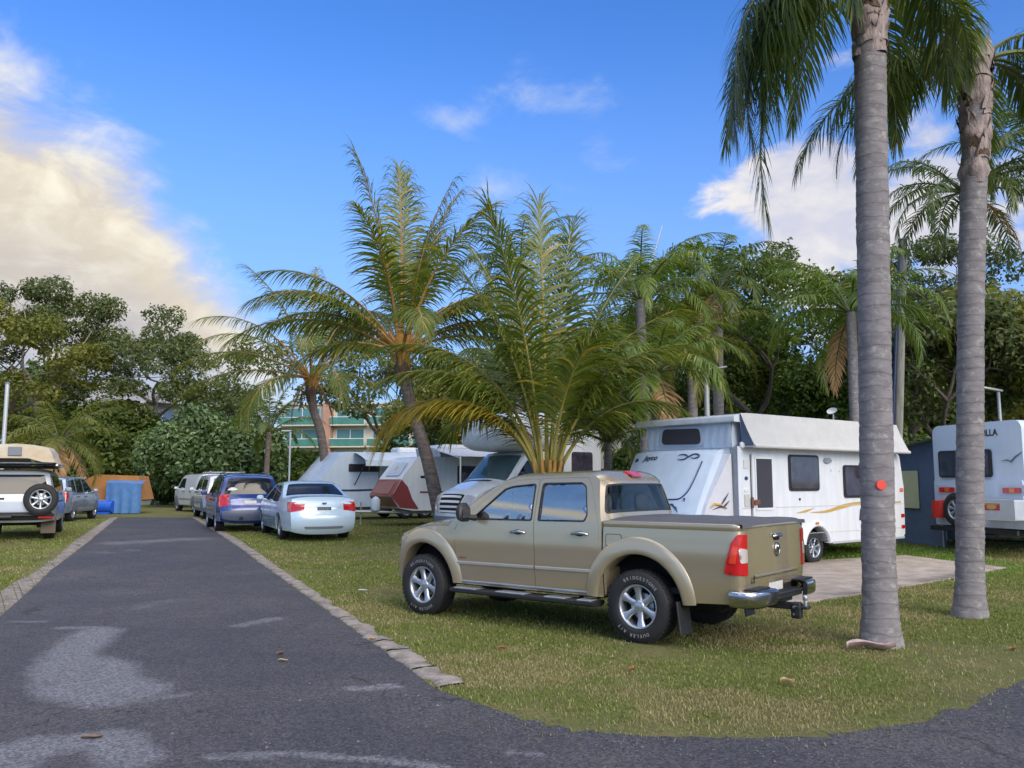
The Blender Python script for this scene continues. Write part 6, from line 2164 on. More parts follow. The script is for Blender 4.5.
    mb = MB(); mb.cyl((-2.7, HB + .08, 3.10), (-3.7, HB + .08, 3.10), .085, 12); mb.build('awning_roll', M['canvas_grey'], root)
    mb = MB(); mb.box((-3.1, 0, .38), (1.2, 1.9, .2)); mb.build('underbody', M['under'], root)
motorhome()

# ================================================================== caravans
def local_frame(p0, ds):
    """a root whose +x runs along ds (nose towards -x) and whose +y points away from the road side"""
    return math.atan2(ds[1], ds[0])

def alloy_wheel(root, x, y, r, w, sgn): return wheel(root, x, y, r, w, 'multi', sgn)

def poptop():
    loc = (5.961, 17.099, gz(17.1))
    ang = math.atan2(.613, .79)
    root = thing('pop_top_caravan', 'white pop top caravan with raised roof and gold stripe on the concrete pad', 'caravan', loc, ang)
    U0, U1, WD = -2.36, 3.42, 2.30          # side wall at y = 0 faces the camera (-y), body runs to +y
    sk = .40
    side_o = rounded([(U0, .42), (-.62, .42), (-.52, .44)], 0)
    prof = [(U0, .40), (U1 - .05, .36)] 
    # body with rounded rear and a wheel arch
    wa = arch(.02, .30, .43, .40, 18)
    outl = [(U0, .40)] + wa + [(U1 - .10, .37)] + rounded([(U1 - .10, .37), (U1, .47), (U1 + .03, 1.5), (U1 - .10, 2.20), (U1 - .3, 2.24)], [0, .06, .3, .16, 0], 8)[1:] + [(U0, 2.24)]
    mb = MB()
    mb.panel(lambda u, v, o: (u, -o, v), outl, (), .12, .12, .18)
    mb.panel(lambda u, v, o: (u, WD + o, v), outl, (), .3, .3, .05)
    rear = [p for p in outl if p[0] > U1 - .32 and p[1] > .3]
    mb.sheet([[(p[0], 0, p[1]), (p[0], WD, p[1])] for p in rear], 0, True)
    mb.add([(U0, 0, 2.24), (U1 - .3, 0, 2.24), (U1 - .3, WD, 2.24), (U0, WD, 2.24)], [(0, 1, 2, 3)])
    mb.add([(U0, 0, .42), (U1, 0, .42), (U1, WD, .42), (U0, WD, .42)], [(0, 1, 2, 3)], 1)
    mb.add([(U0, 0, .42), (U0, 0, 2.24), (U0, WD, 2.24), (U0, WD, .42)], [(0, 1, 2, 3)])
    body = mb.build('body', [M['white'], M['black']], root)
    # horizontal panel joint
    mb = MB()
    mb.box(((U0 + U1) / 2, -.004, 1.12), (U1 - U0 - .1, .008, .010)); mb.box(((U0 + U1) / 2, -.004, .60), (U1 - U0 - .3, .006, .008))
    mb.build('panel_joint', M['canvas_grey'], root)
    # skirt edge trim
    for x_, z_, l_ in ((1.95, .39, 2.8), (-1.5, .42, 1.7)):
        mb = MB(); mb.box((x_, -.012, z_), (l_, .03, .05), 0, None, .008); mb.build('skirt_rail', M['pole_grey'], root)
    # arch lip
    rows = []
    for k in range(25):
        a = .2 + (PI - .4) * k / 24
        rows.append([(.02 + (.43 + d) * math.cos(a), -o, .30 + (.43 + d) * math.sin(a)) for d, o in ((0, -.1), (0, .05), (.03, .055), (.09, .03), (.11, 0))])
    mb = MB(); mb.sheet(rows, 0, True); mb.build('wheel_arch_lip', M['white'], root)
    mb = MB(); mb.lathe([(.44, .02), (.44, .45), (.05, .45)], 'Y', 20, (.02, 0, .30), 0, True, 0, PI); mb.build('arch_liner', M['black'], root)
    for y, s in ((.14, -1), (WD - .14, 1)):
        alloy_wheel(root, .02, y, .31, .20, s)
    mb = MB(); mb.tube([(.02, .2, .31), (.02, WD - .2, .31)], .04, 8); mb.box((.3, WD / 2, .36), (5.2, .10, .1)); mb.box((.3, WD * .25, .36), (5.2, .06, .1)); mb.tube([(2.6, .15, .4), (2.7, .12, .14)], .03, 6); mb.box((2.7, .12, .13), (.16, .16, .02)); mb.build('chassis', M['under'], root)
    # front pod: sloping nose with a lid
    nose = rounded([(U0, 2.20), (U0 - .22, 2.16), (U0 - .72, 1.28), (U0 - .86, .98), (U0 - .78, .62), (U0 - .5, .46), (U0, .44)], [0, .22, .3, .22, .2, .1, 0], 7)
    NY0, NY1 = .30, WD + .02
    def nfn(i, s):
        return None
    rows = []
    ny = 17
    for p in nose:
        row = []
        for k in range(ny):
            v = -1 + 2 * k / (ny - 1)
            y = (NY0 + NY1) / 2 + v * (NY1 - NY0) / 2
            b = .10 * (1 - abs(v) ** 3.2) * min(1, (U0 - p[0]) / .2)
            row.append((p[0] - b * .8, y, p[1] + b * .35))
        rows.append(row)
    mb = MB(); mb.sheet(rows, 0, True)
    for e in (0, -1): mb.add([r_[e] for r_ in rows], [tuple(range(len(rows)))], 0)
    nd = mb.build('nose_pod', M['white_sky_cast'], root)
    def on_nose(y, z, o=.0):
        zz = [p[1] for p in nose][::-1]; xx = [p[0] for p in nose][::-1]
        x = float(np.interp(z, zz, xx)); v = (y - (NY0 + NY1) / 2) / ((NY1 - NY0) / 2)
        b = .10 * (1 - min(1, abs(v)) ** 3.2) * min(1, (U0 - x) / .2)
        return (x - b * .8 - o, y, z + b * .35 + o * .4)
    # recessed lid line
    lid = [(.50, 1.95), (.55, 1.52), (.62, 1.34), (.76, 1.25), (1.15, 1.24)]
    mb = MB(); mb.tube([on_nose(y, z, .004) for y, z in smooth_line(lid, 6)], .014, 6); mb.build('lid_seam', M['navy'], nd)
    # name on the nose, small crests
    mb = MB(); letters(mb, 'Jayco', .17, lambda u, v: on_nose(1.78 - u, 2.02 + v * .8, .012), 0, .3, .004); mb.build('name_script', M['letter_dark'], nd)
    mb = MB(); mb.prism([(2.18 + .05 * math.cos(a), 2.0 + .035 * math.sin(a)) for a in np.linspace(0, 2 * PI, 14, endpoint=False)], lambda u, v, d: on_nose(u, v, d), .004, .012); mb.build('crest', M['navy'], nd)
    mb = MB()
    for y0, z0, sc in ((.98, 2.02, 1.0), (.70, 2.04, .8)):
        mb.tube([on_nose(y0 + .13 * sc * math.cos(a), z0 + .05 * sc * math.sin(a), .010) for a in np.linspace(.5, 5.6, 12)], [.003 + .012 * math.sin(PI * k / 11) for k in range(12)], 5)
    mb.tube([on_nose(.92, 1.98, .01), on_nose(.82, 2.03, .012), on_nose(.72, 2.07, .01)], [.002, .016, .003], 5)
    for q in ((.92, 1.16, .72, 1.08), (.80, 1.12, .66, 1.02), (.62, 1.26, .58, 1.22)):
        mb.tube([on_nose(q[0], q[1], .010), on_nose((q[0] + q[2]) / 2, (q[1] + q[3]) / 2 + .03, .012), on_nose(q[2], q[3], .010)], [.003, .022, .003], 5)
    mb.build('swirl_graphic', M['navy'], nd)
    # grey wing panel between nose and door post
    wp = rounded([(U0 - .03, 2.14), (U0 - .10, 2.02), (U0 - .62, 1.20), (U0 - .72, .95), (U0 - .62, .60), (U0, .50)], [.05, .1, .2, .1, .1, 0])
    mb = MB(); mb.panel(lambda u, v, o: (u, .12 - o + (U0 - u) * .16, v), wp, (), .1, .1, .2); mb.build('wing_panel', mat('wing_grey', (.60, .61, .66), .4, var=.04), root)
    def wfn(u, v, o=.008): return (u, .12 - o + (U0 - u) * .16, v)
    mb = MB()
    mb.tube([wfn(U0 - .56, 1.13), wfn(U0 - .46, 1.20), wfn(U0 - .30, 1.18), wfn(U0 - .20, 1.10)], [.006, .03, .02, .004], 5)
    mb.build('gold_graphic', M['stripe_gold'], root)
    mb = MB()
    for a in ((-.50, 1.10, -.30, 1.16, -.16, 1.12), (-.34, 1.14, -.22, 1.28, -.12, 1.40), (-.30, 1.12, -.2, 1.18, -.10, 1.26)):
        mb.tube([wfn(U0 + a[0], a[1]), wfn(U0 + a[2], a[3]), wfn(U0 + a[4], a[5])], [.003, .020, .003], 5)
    mb.build('swirl_graphic', M['letter_dark'], root)
    # front corner post
    mb = MB(); mb.box((U0 + .03, -.008, 1.33), (.10, .03, 1.80), 0, None, .012); mb.build('corner_post', M['white'], root)
    mb = MB(); mb.box((U0 + .10, -.03, 2.26), (.12, .08, .12), 0, None, .03); mb.build('marker_lamp', M['white'], root)
    for z, nm, mt, hh in ((1.66, 'round_badge', M['navy'], .05), (1.44, 'latch', M['white_paint'], .05), (1.26, 'outlet_hatch', M['canvas_grey'], .22), (1.92, 'vent', mat('vent_grey', (.6, .6, .62), .5), .16)):
        mb = MB()
        if nm == 'round_badge': mb.prism([(U0 + .22 + .045 * math.cos(a), z + .035 * math.sin(a)) for a in np.linspace(0, 2 * PI, 16, endpoint=False)], lambda u, v, d: (u, -d, v), 0, .012)
        else: mb.prism(rect(U0 + .15, z - hh / 2, U0 + .29, z + hh / 2, .015), lambda u, v, d: (u, -d, v), 0, .018)
        mb.build(nm, mt, root)
    # door
    D0, D1 = -1.98, -1.30
    mb = MB(); mb.prism(rect(D0, .52, D1, 2.12, .05), lambda u, v, d: (u, -d, v), .0, .022); d_ = mb.build('door', M['white'], root)
    mb = MB(); mb.prism(rect(D0 + .10, 1.12, D1 - .10, 2.02, .03), lambda u, v, d: (u, -d, v), .022, .030); mb.build('fly_screen', M['mesh_screen'], d_)
    mb = MB()
    for x in (D0 + .085, D1 - .085): mb.box((x, -.03, 1.57), (.03, .02, .95))
    for z in (1.09, 2.035): mb.box((D0 + .34, -.03, z), (.5, .02, .03))
    mb.build('screen_frame', M['white_paint'], d_)
    mb = MB(); mb.box((D0 - .03, -.035, 1.22), (.06, .05, .20), 0, None, .02); mb.box((D0 + .10, -.045, 1.22), (.16, .03, .10), 0, None, .015); mb.build('door_lock', mat('brown_lock', (.16, .07, .05), .5), d_)
    mb = MB(); mb.box((D0 - .030, -.008, 1.30), (.012, .012, 1.6)); mb.build('door_gap', M['black'], d_)
    # windows
    for u0, u1, z0, z1 in ((-.84, .17, 1.42, 2.12), (1.04, 1.96, 1.27, 1.94)):
        mb = MB(); mb.prism(rect(u0, z0, u1, z1, .08, 5), lambda u, v, d: (u, -d, v), -.01, .022); w = mb.build('window', M['dark_plastic'], root)
        mb = MB(); mb.prism(rect(u0 + .045, z0 + .045, u1 - .045, z1 - .045, .06, 5), lambda u, v, d: (u, -d, v), .022, .032); mb.build('pane', M['tint_glass'], w)
    mb = MB(); mb.prism([(.48 + .13 * math.cos(a), 2.02 + .055 * math.sin(a)) for a in np.linspace(0, 2 * PI, 18, endpoint=False)], lambda u, v, d: (u, -d, v), 0, .04); mb.build('awning_lamp', M['steel'], root)
    for u, z in ((.62, 1.83), (.92, 1.82), (-.5, 1.26)):
        mb = MB(); mb.prism([(u + .025 * math.cos(a), z + .025 * math.sin(a)) for a in np.linspace(0, 2 * PI, 10, endpoint=False)], lambda u_, v, d: (u_, -d, v), 0, .015); mb.build('fitting', M['canvas_sky_cast'] if z > 1.5 else M['letter_dark'], root)
    # gold swoosh
    def swoosh(pts, mt, nm):
        P = smooth_line([(a, b) for a, b, c in pts], 6); Wd = np.interp(np.linspace(0, 1, len(P)), np.linspace(0, 1, len(pts)), [c for *_, c in pts])
        mb = MB(); mb.sheet([[(p[0], -.007, p[1] - w / 2), (p[0], -.007, p[1] + w / 2)] for p, w in zip(P, Wd)], 0, False); mb.build(nm, mt, root)
    swoosh([(-.62, 1.00, .01), (-.3, 1.03, .05), (.0, 1.09, .005)], M['stripe_gold'], 'gold_stripe')
    swoosh([(-.15, 1.00, .01), (.4, 1.01, .05), (1.0, 1.10, .085), (1.7, 1.165, .05), (2.4, 1.14, .045), (3.3, 1.16, .03)], M['stripe_gold'], 'gold_stripe')
    mb = MB(); letters(mb, 'Dove', .34, lambda u, v: (1.93 + u, -.008, .91 + v), 0, .25, .004); mb.build('name_script', M['letter_dark'], root)
    # markers and tail lamps
    mb = MB(); mb.box((-.02, -.06, .79), (.10, .03, .05), 0, None, .012); mb.build('side_marker', M['amber_lens'], root)
    for z, mt in ((1.42, M['amber_lens']), (.86, M['red_lens']), (.62, M['red_lens'])):
        mb = MB(); mb.box((U1 - .09, -.012, z), (.12, .03, .08), 0, None, .012); mb.build('rear_marker', mt, root)
    # raised roof: canvas, window, lid
    mb = MB()
    C0 = (U0 - .02, .10, U1 - .5, WD - .10)
    n = 40
    def canvas_wall(a, b):
        rows = []
        for q in range(5):
            z = 2.22 + .50 * q / 4
            rows.append([(a[0] + (b[0] - a[0]) * k / n + .012 * math.sin(k * 1.9 + q) * (a[0] == b[0]) - .03 * math.sin(PI * q / 4) * (a[0] == b[0]), a[1] + (b[1] - a[1]) * k / n + .012 * math.sin(k * 1.3 + q) * (a[0] != b[0]), z) for k in range(n + 1)])
        mb.sheet(rows, 0, True)
    x0, y0, x1, y1 = C0
    canvas_wall((x0, y0), (x0, y1)); canvas_wall((x1, y0), (x1, y1)); canvas_wall((x0, y0), (x1, y0)); canvas_wall((x0, y1), (x1, y1))
    cv = mb.build('pop_top_canvas', M['canvas_sky_cast'], root)
    mb = MB(); mb.prism(rounded([(.78, 2.30), (.82, 2.60), (1.72, 2.62), (1.78, 2.32)], .10, 5), lambda u, v, d: (x0 - .045 - d, u, v), 0, .012); mb.build('vinyl_window', M['mesh_screen'], cv)
    mb = MB(); mb.prism(rounded([(.72, 2.27), (.77, 2.64), (1.77, 2.66), (1.84, 2.28)], .12, 5), lambda u, v, d: (x0 - .035 - d, u, v), 0, .006); mb.build('window_border', mat('canvas_border', (.50, .56, .66), .8), cv)
    prof = rounded([(U0 - .16, 2.68), (U0 - .16, 2.80), (U0 + .2, 2.85), (U1 - .5, 2.85), (U1 - .25, 2.80), (U1 - .25, 2.68)], [.03, .05, .2, .2, .06, .03], 5)
    mb = MB(); mb.prism(prof, lambda u, v, d: (u, d, v), -.06, WD + .08); mb.build('roof_lid', M['white'], root)
    # awning canvas: from roof edge down to the gutter
    rows = []
    for q in range(7):
        z = 2.84 - .60 * q / 6; y = -.085 - .20 * (q / 6) ** 1.1
        rows.append([(U0 - .0 + .13 * q / 6 + (U1 - .3 - U0) * k / 30, y - .014 * math.sin(k * .8) * math.sin(PI * q / 6), z - .012 * math.sin(k * .5 + 1) * math.sin(PI * q / 6)) for k in range(31)])
    mb = MB(); mb.sheet(rows, 0, True); mb.sheet([[(p[0], p[1] + .012, p[2] - .006) for p in r_] for r_ in rows], 0, True); mb.build('awning', M['canvas_grey'], root)
    mb = MB(); mb.cyl((U0 + .12, -.285, 2.235), (U1 - .18, -.285, 2.235), .035, 10); mb.box((U0 + .5 + 2.3, -.13, 2.235), (U1 - U0 - .4, .28, .02)); mb.build('awning_rail', M['canvas_grey'], root)
    mb = MB(); mb.add([(U0 + .0, -.08, 2.83), (U0 + .12, -.27, 2.25), (U0 + .12, -.02, 2.25), (U0, -.06, 2.72)], [(0, 1, 2, 3)]); mb.build('awning_end', M['canvas_blue'], root)
    # drawbar in front of the nose
    mb = MB(); mb.tube([(U0 - .3, .5, .42), (U0 - 1.7, WD / 2, .44)], .05, 6); mb.tube([(U0 - .3, WD - .5, .42), (U0 - 1.7, WD / 2, .44)], .05, 6); mb.tube([(U0 - 1.4, WD / 2 + .1, .12), (U0 - 1.4, WD / 2 + .1, .75)], .03, 8); mb.build('drawbar', M['steel'], root)
poptop()

def boxy():
    """rear end of the caravan at the right edge, its annexe and what hangs on it"""
    t = Vector((-.26, .965, 0)).normalized()         # along the rear wall, away from the camera
    far = Vector((9.77, 20.0, 0))
    near = far - t * 2.5
    loc = (near.x, near.y, gz(near.y))
    root = thing('boxy_caravan', 'white boxy caravan seen from its rear at the right edge', 'caravan', loc, math.atan2(t.y, t.x))
    # local +x along the rear wall (away), local -y = forwards of the caravan body; rear wall at y=0 facing +y
    L = 5.6
    prof = rounded([(0, .62), (2.5, .62), (2.5, 2.86), (0, 2.86)], [.06, .06, .22, .22], 6)
    mb = MB(); mb.prism(prof, lambda u, v, d: (u, d, v), -L, 0)
    # lower bumper panel, slightly proud
    mb.prism(rounded([(.02, .62), (2.48, .62), (2.48, 1.62), (.02, 1.62)], .05), lambda u, v, d: (u, d, v), 0, .04)
    mb.build('body', M['white_sky_cast'], root)
    def plate(nm, u0, z0, u1, z1, mt, d0, d1, r=.04, par=root):
        mb = MB(); mb.prism(rect(u0, z0, u1, z1, r), lambda u, v, d: (u, d, v), d0, d1); return mb.build(nm, mt, par)
    w = plate('window', .80, 1.68, 2.30, 2.28, M['dark_plastic'], .0, .05, .08)
    plate('pane', .85, 1.72, 2.25, 2.24, mat('navy_window', (.035, .05, .085), .06, 0, .5, spec=.8), .05, .06, .06, w)
    for u in (.25, 2.05):
        b = plate('lamp_recess', u - .28, 1.30, u + .36, 1.52, M['canvas_sky_cast'], .04, .05, .03)
        plate('tail_light', u - .20, 1.35, u + .26, 1.46, M['red_lens'], .05, .07, .015, b)
        plate('indicator_lens', u - .05, 1.36, u + .08, 1.45, M['amber_lens'], .07, .075, .01, b)
    mb = MB(); letters(mb, 'VILLA', .19, lambda u, v: (.75 - u + .1, .008, 2.62 + v), 0, 0, .006); mb.build('name_letters', M['letter_dark'], root)
    mb = MB(); mb.tube([(.55, .012, 2.02), (.40, .014, 2.04), (.30, .014, 2.0), (.18, .014, 2.10), (-.0, .012, 2.20)], [.004, .014, .02, .016, .004], 5); mb.build('wave_graphic', M['grey_paint'], root)
    tb = plate('tool_box', -.15, .80, .95, 1.22, mat('toolbox_grey', (.45, .48, .52), .5, .3, var=.06), .08, .45, .03)
    sg = plate('warning_plate', .22, 1.0, .62, 1.14, M['letter_red'], .45, .458, .01, tb)
    mb = MB(); mb.prism([(.42 + .13 * math.cos(a), 1.07 + .05 * math.sin(a)) for a in np.linspace(0, 2 * PI, 18, endpoint=False)], lambda u, v, d: (u, d, v), .458, .462); mb.prism(rect(.24, 1.112, .60, 1.128), lambda u, v, d: (u, d, v), .458, .461); mb.build('sign_emblem', M['stripe_gold'], sg)
    mb = MB(); mb.box((1.25, .2, .55), (2.4, .06, .10)); mb.box((1.25, -.9, .5), (.1, 2.4, .12)); mb.box((.6, -1, .5), (.1, 2.4, .12)); mb.box((2.0, -2.5, .56), (.8, 1.5, .12)); mb.build('chassis', M['under'], root)
    w1 = wheel(root, 1.62, .18, .36, .22, 'steel', 1, .98); w1.name = 'spare_wheel'
    for u in (.15, 2.35):
        wheel(root, u, -2.9, .36, .22, 'steel', 1).rotation_euler = (0, 0, PI / 2)
    mb = MB(); mb.box((1.2, -2.4, 2.90), (.7, .7, .10), 0, None, .03); mb.build('roof_hatch', M['grey_paint'], root)
    # bags hung on the rear bar: things of their own
    M_ = root.matrix_basis if False else Matrix.Translation(loc) @ Matrix.Rotation(math.atan2(t.y, t.x), 4, 'Z')
    def wpt(u, d, z): return tuple(M_ @ Vector((u, d, z)))
    rows = []
    r = np.random.default_rng(4)
    for q in range(7):
        k = q / 6
        rows.append([(2.22 + .19 * math.cos(a) * (.75 + .3 * math.sin(PI * (.15 + .8 * k))) + r.normal(0, .012), .17 + .10 * math.sin(a) * (1 + .3 * k), 1.16 - .38 * k + r.normal(0, .008)) for a in np.linspace(0, 2 * PI, 12, endpoint=False)])
    mb = MB(); mb.sheet([[wpt(*p) for p in row] for row in rows], 0, True, True); mb.add([wpt(*p) for p in rows[-1]], [tuple(range(12))]); mb.add([wpt(*p) for p in rows[0]], [tuple(range(12))])
    tag(mb.build('hanging_bag', mat('red_bag', (.62, .03, .02), .7, var=.2, vscale=5)), 'red bag hung on the rear of the boxy caravan', 'bag')
    # annexe on the far side
    ar = thing('annexe_tent', 'slate blue annexe tent with a pale yellow window beside the boxy caravan', 'tent', loc, math.atan2(t.y, t.x))
    A0, A1 = 2.51, 4.6
    mb = MB()
    n = 14
    zt = lambda u: 2.58 - .28 * (u - A0) / (A1 - A0)
    rows = [[(A0 + (A1 - A0) * k / n, -.25 + .015 * math.sin(k * 2.1 + q), .02 + (zt(A0 + (A1 - A0) * k / n) - .02) * q / 8 + gz(20) * 0) for k in range(n + 1)] for q in range(9)]
    mb.sheet(rows, 0, True)
    mb.sheet([[(A1, -.25 - 4.5 * k / 8, .02 + (zt(A1) - .02) * q / 6) for k in range(9)] for q in range(7)], 0, True)
    mb.build('wall', M['canvas_blue'], ar)
    mb = MB(); mb.sheet([[(A0, .0 - 4.9 * k / 6, zt(A0) + .02 + .03 * math.sin(k)), (A1 + .15, .0 - 4.9 * k / 6, zt(A1) - .02)] for k in range(7)], 0, True); mb.build('roof', mat('annexe_roof', (.32, .36, .44), .8, var=.08, vscale=3), ar)
    mb = MB(); mb.prism(rect(3.30, .95, 3.95, 1.85, .02), lambda u, v, d: (u, d, v), -.225, -.21); mb.build('window', mat('yellowed_vinyl', (.55, .55, .34), .4, var=.06), ar)
    mb = MB()
    for u in (A0 + .05, A1):
        mb = MB(); mb.cyl((u, -.2, 0), (u, -.2, zt(u)), .018, 8); mb.build('tent_pole', M['steel'], ar)
    # clutter under and beside the tail
    c = thing('jack_stand', 'pale metal jack stand by the blue annexe', 'stand', tuple(ground(946, 541)), .3)
    mb = MB(); mb.cyl((0, 0, .03), (0, 0, .45), .035, 8); mb.box((0, 0, .015), (.22, .22, .03)); mb.box((0, 0, .46), (.12, .12, .03)); mb.build('post', M['pole_grey'], c)
    for i, (px, py, rr, hh) in enumerate(((928, 532, .16, .30), (938, 530, .12, .36))):
        g_ = ground(px, py)
        mb = MB(); mb.lathe([(.01, hh), (rr * .5, hh), (rr, hh * .85), (rr * 1.05, hh * .5), (rr * .95, .02), (.01, 0)], 'Z', 14, tuple(g_))
        tag(mb.build('water_drum', mat('drum_tan', (.20, .16, .12), .8, var=.3) if i == 0 else M['under']), ['brown squat drum beside the blue annexe wall', 'dark drum under the corner of the boxy caravan'][i], 'drum')
    mb = MB()
    hp = [ground(*p) for p in ((868, 536), (905, 541), (925, 538), (950, 536), (985, 541), (1024, 543), (1050, 545))]
    mb.tube([(p.x, p.y, p.z + .03) for p in hp], .018, 6)
    tag(mb.build('water_hose', M['navy']), 'dark hose lying along the grass in front of the blue annexe', 'hose')
boxy()

def awning_caravan():
    ds = Vector((.84, .54, 0)).normalized()
    Y = 33.0
    p = at(331, 482, Y)
    loc = (p.x, Y, gz(Y))
    root = thing('caravan', 'rounded white caravan with a rolled out silver awning beyond the sedan', 'caravan', loc, math.atan2(ds.y, ds.x))
    L, WD, H = 6.4, 2.3, 2.62
    prof = rounded([(-.05, .50), (L, .50), (L, H), (.30, H), (-.75, 1.45), (-.72, .75)], [.1, .2, .25, .35, .35, .3], 7)
    # nose: side profile extruded across, edges bowed
    mb = MB()
    n = 13
    rows = []
    for p_ in prof:
        rows.append([(p_[0] + (0 if p_[0] > 1 else .18 * abs(-1 + 2 * k / (n - 1)) ** 3), WD * k / (n - 1), p_[1]) for k in range(n)])
    rows.append(rows[0])
    mb.sheet(rows, 0, True)
    mb.add([r_[0] for r_ in rows[:-1]], [tuple(range(len(prof)))]); mb.add([r_[-1] for r_ in rows[:-1]], [tuple(range(len(prof)))])
    mb.build('body', M['white_sky_cast'], root)
    def plate(nm, u0, z0, u1, z1, mt, d0, d1, r=.04):
        mb = MB(); mb.prism(rect(u0, z0, u1, z1, r), lambda u, v, d: (u, -d, v), d0, d1); return mb.build(nm, mt, root)
    plate('window', 2.55, 1.45, 3.45, 2.02, M['tint_glass'], -.01, .03, .06)
    plate('window', .7, 1.85, 2.0, 2.15, M['dark_plastic'], -.01, .03, .05)
    plate('window', 4.6, 1.45, 5.6, 2.02, M['tint_glass'], -.01, .03, .06)
    plate('door', 1.95, .6, 2.0, 2.2, M['grey_paint'], 0, .01, 0)
    mb = MB(); mb.sheet([[(u, -.006, 1.12 + .10 * max(0, (u - 1) / 4) - .03), (u, -.006, 1.12 + .10 * max(0, (u - 1) / 4) + .05)] for u in np.linspace(.1, L - .1, 20)], 0); mb.build('navy_stripe', M['navy'], root)
    plate('skirt', .05, .50, L - .05, .72, M['canvas_sky_cast'], 0, .012, .01)
    # front window and light bar
    mb = MB()
    q = [(-.74, 1.35), (-.10, 2.18)]
    mb.prism(rect(.45, 0, 1.85, 1, .12), lambda u, v, d: (q[0][0] + (q[1][0] - q[0][0]) * v - d * .8 + .06, u, q[0][1] + (q[1][1] - q[0][1]) * v + d * .5), -.03, .035); mb.build('front_window', mat('front_shield', (.50, .56, .66), .2, 0, .6), root)
    # awning: rolled forward, roof sheet sloping out
    rows = [[(.9 + 5.2 * k / 10, -.02 - 1.15 * j / 6, 2.58 - .30 * (j / 6) ** 1.5) for k in range(11)] for j in range(7)]
    mb = MB(); mb.sheet(rows, 0, True); mb.add([(.9, -1.17, 2.28), (6.1, -1.17, 2.28), (6.1, -1.19, 2.06), (.9, -1.19, 2.06)], [(0, 1, 2, 3)]); mb.build('awning', M['canvas_sky_cast'], root)
    for u in (.95, 6.05):
        mb = MB(); mb.tube([(u, -1.17, 2.26), (u, -.04, 1.35)], .025, 6); mb.tube([(u, -1.15, 2.27), (u, -.04, 2.56)], .025, 6)
        mb.build('awning_arm', M['dark_plastic'], root)
    for u in (3.6, 4.9):
        mb = MB(); mb.box((u, WD / 2, H + .12), (.9, .8, .26), 0, None, .08); mb.build('roof_unit', M['white'], root)
    for u in (3.2, 4.05):
        for y, s in ((.12, -1), (WD - .12, 1)): wheel(root, u, y, .33, .2, 'steel', s)
    mb = MB(); mb.tube([(-.2, .5, .42), (-2.2, WD / 2, .48)], .06, 6); mb.tube([(-.2, WD - .5, .42), (-2.2, WD / 2, .48)], .06, 6); mb.tube([(-1.9, WD / 2 - .1, .06), (-1.9, WD / 2 - .1, .8)], .035, 8); mb.box((3.0, WD / 2, .42), (6, 1.2, .12)); mb.box((-1.0, WD / 2, .5), (.9, .7, .06)); mb.build('drawbar', M['pole_grey'], root)
    for y in (.85, 1.3):
        mb = MB(); mb.lathe([(.001, 1.02), (.06, 1.0), (.14, .92), (.15, .6), (.14, .53), (.001, .52)], 'Z', 14, (-.95, y, 0)); mb.build('gas_bottle', M['white_paint'], root)
awning_caravan()

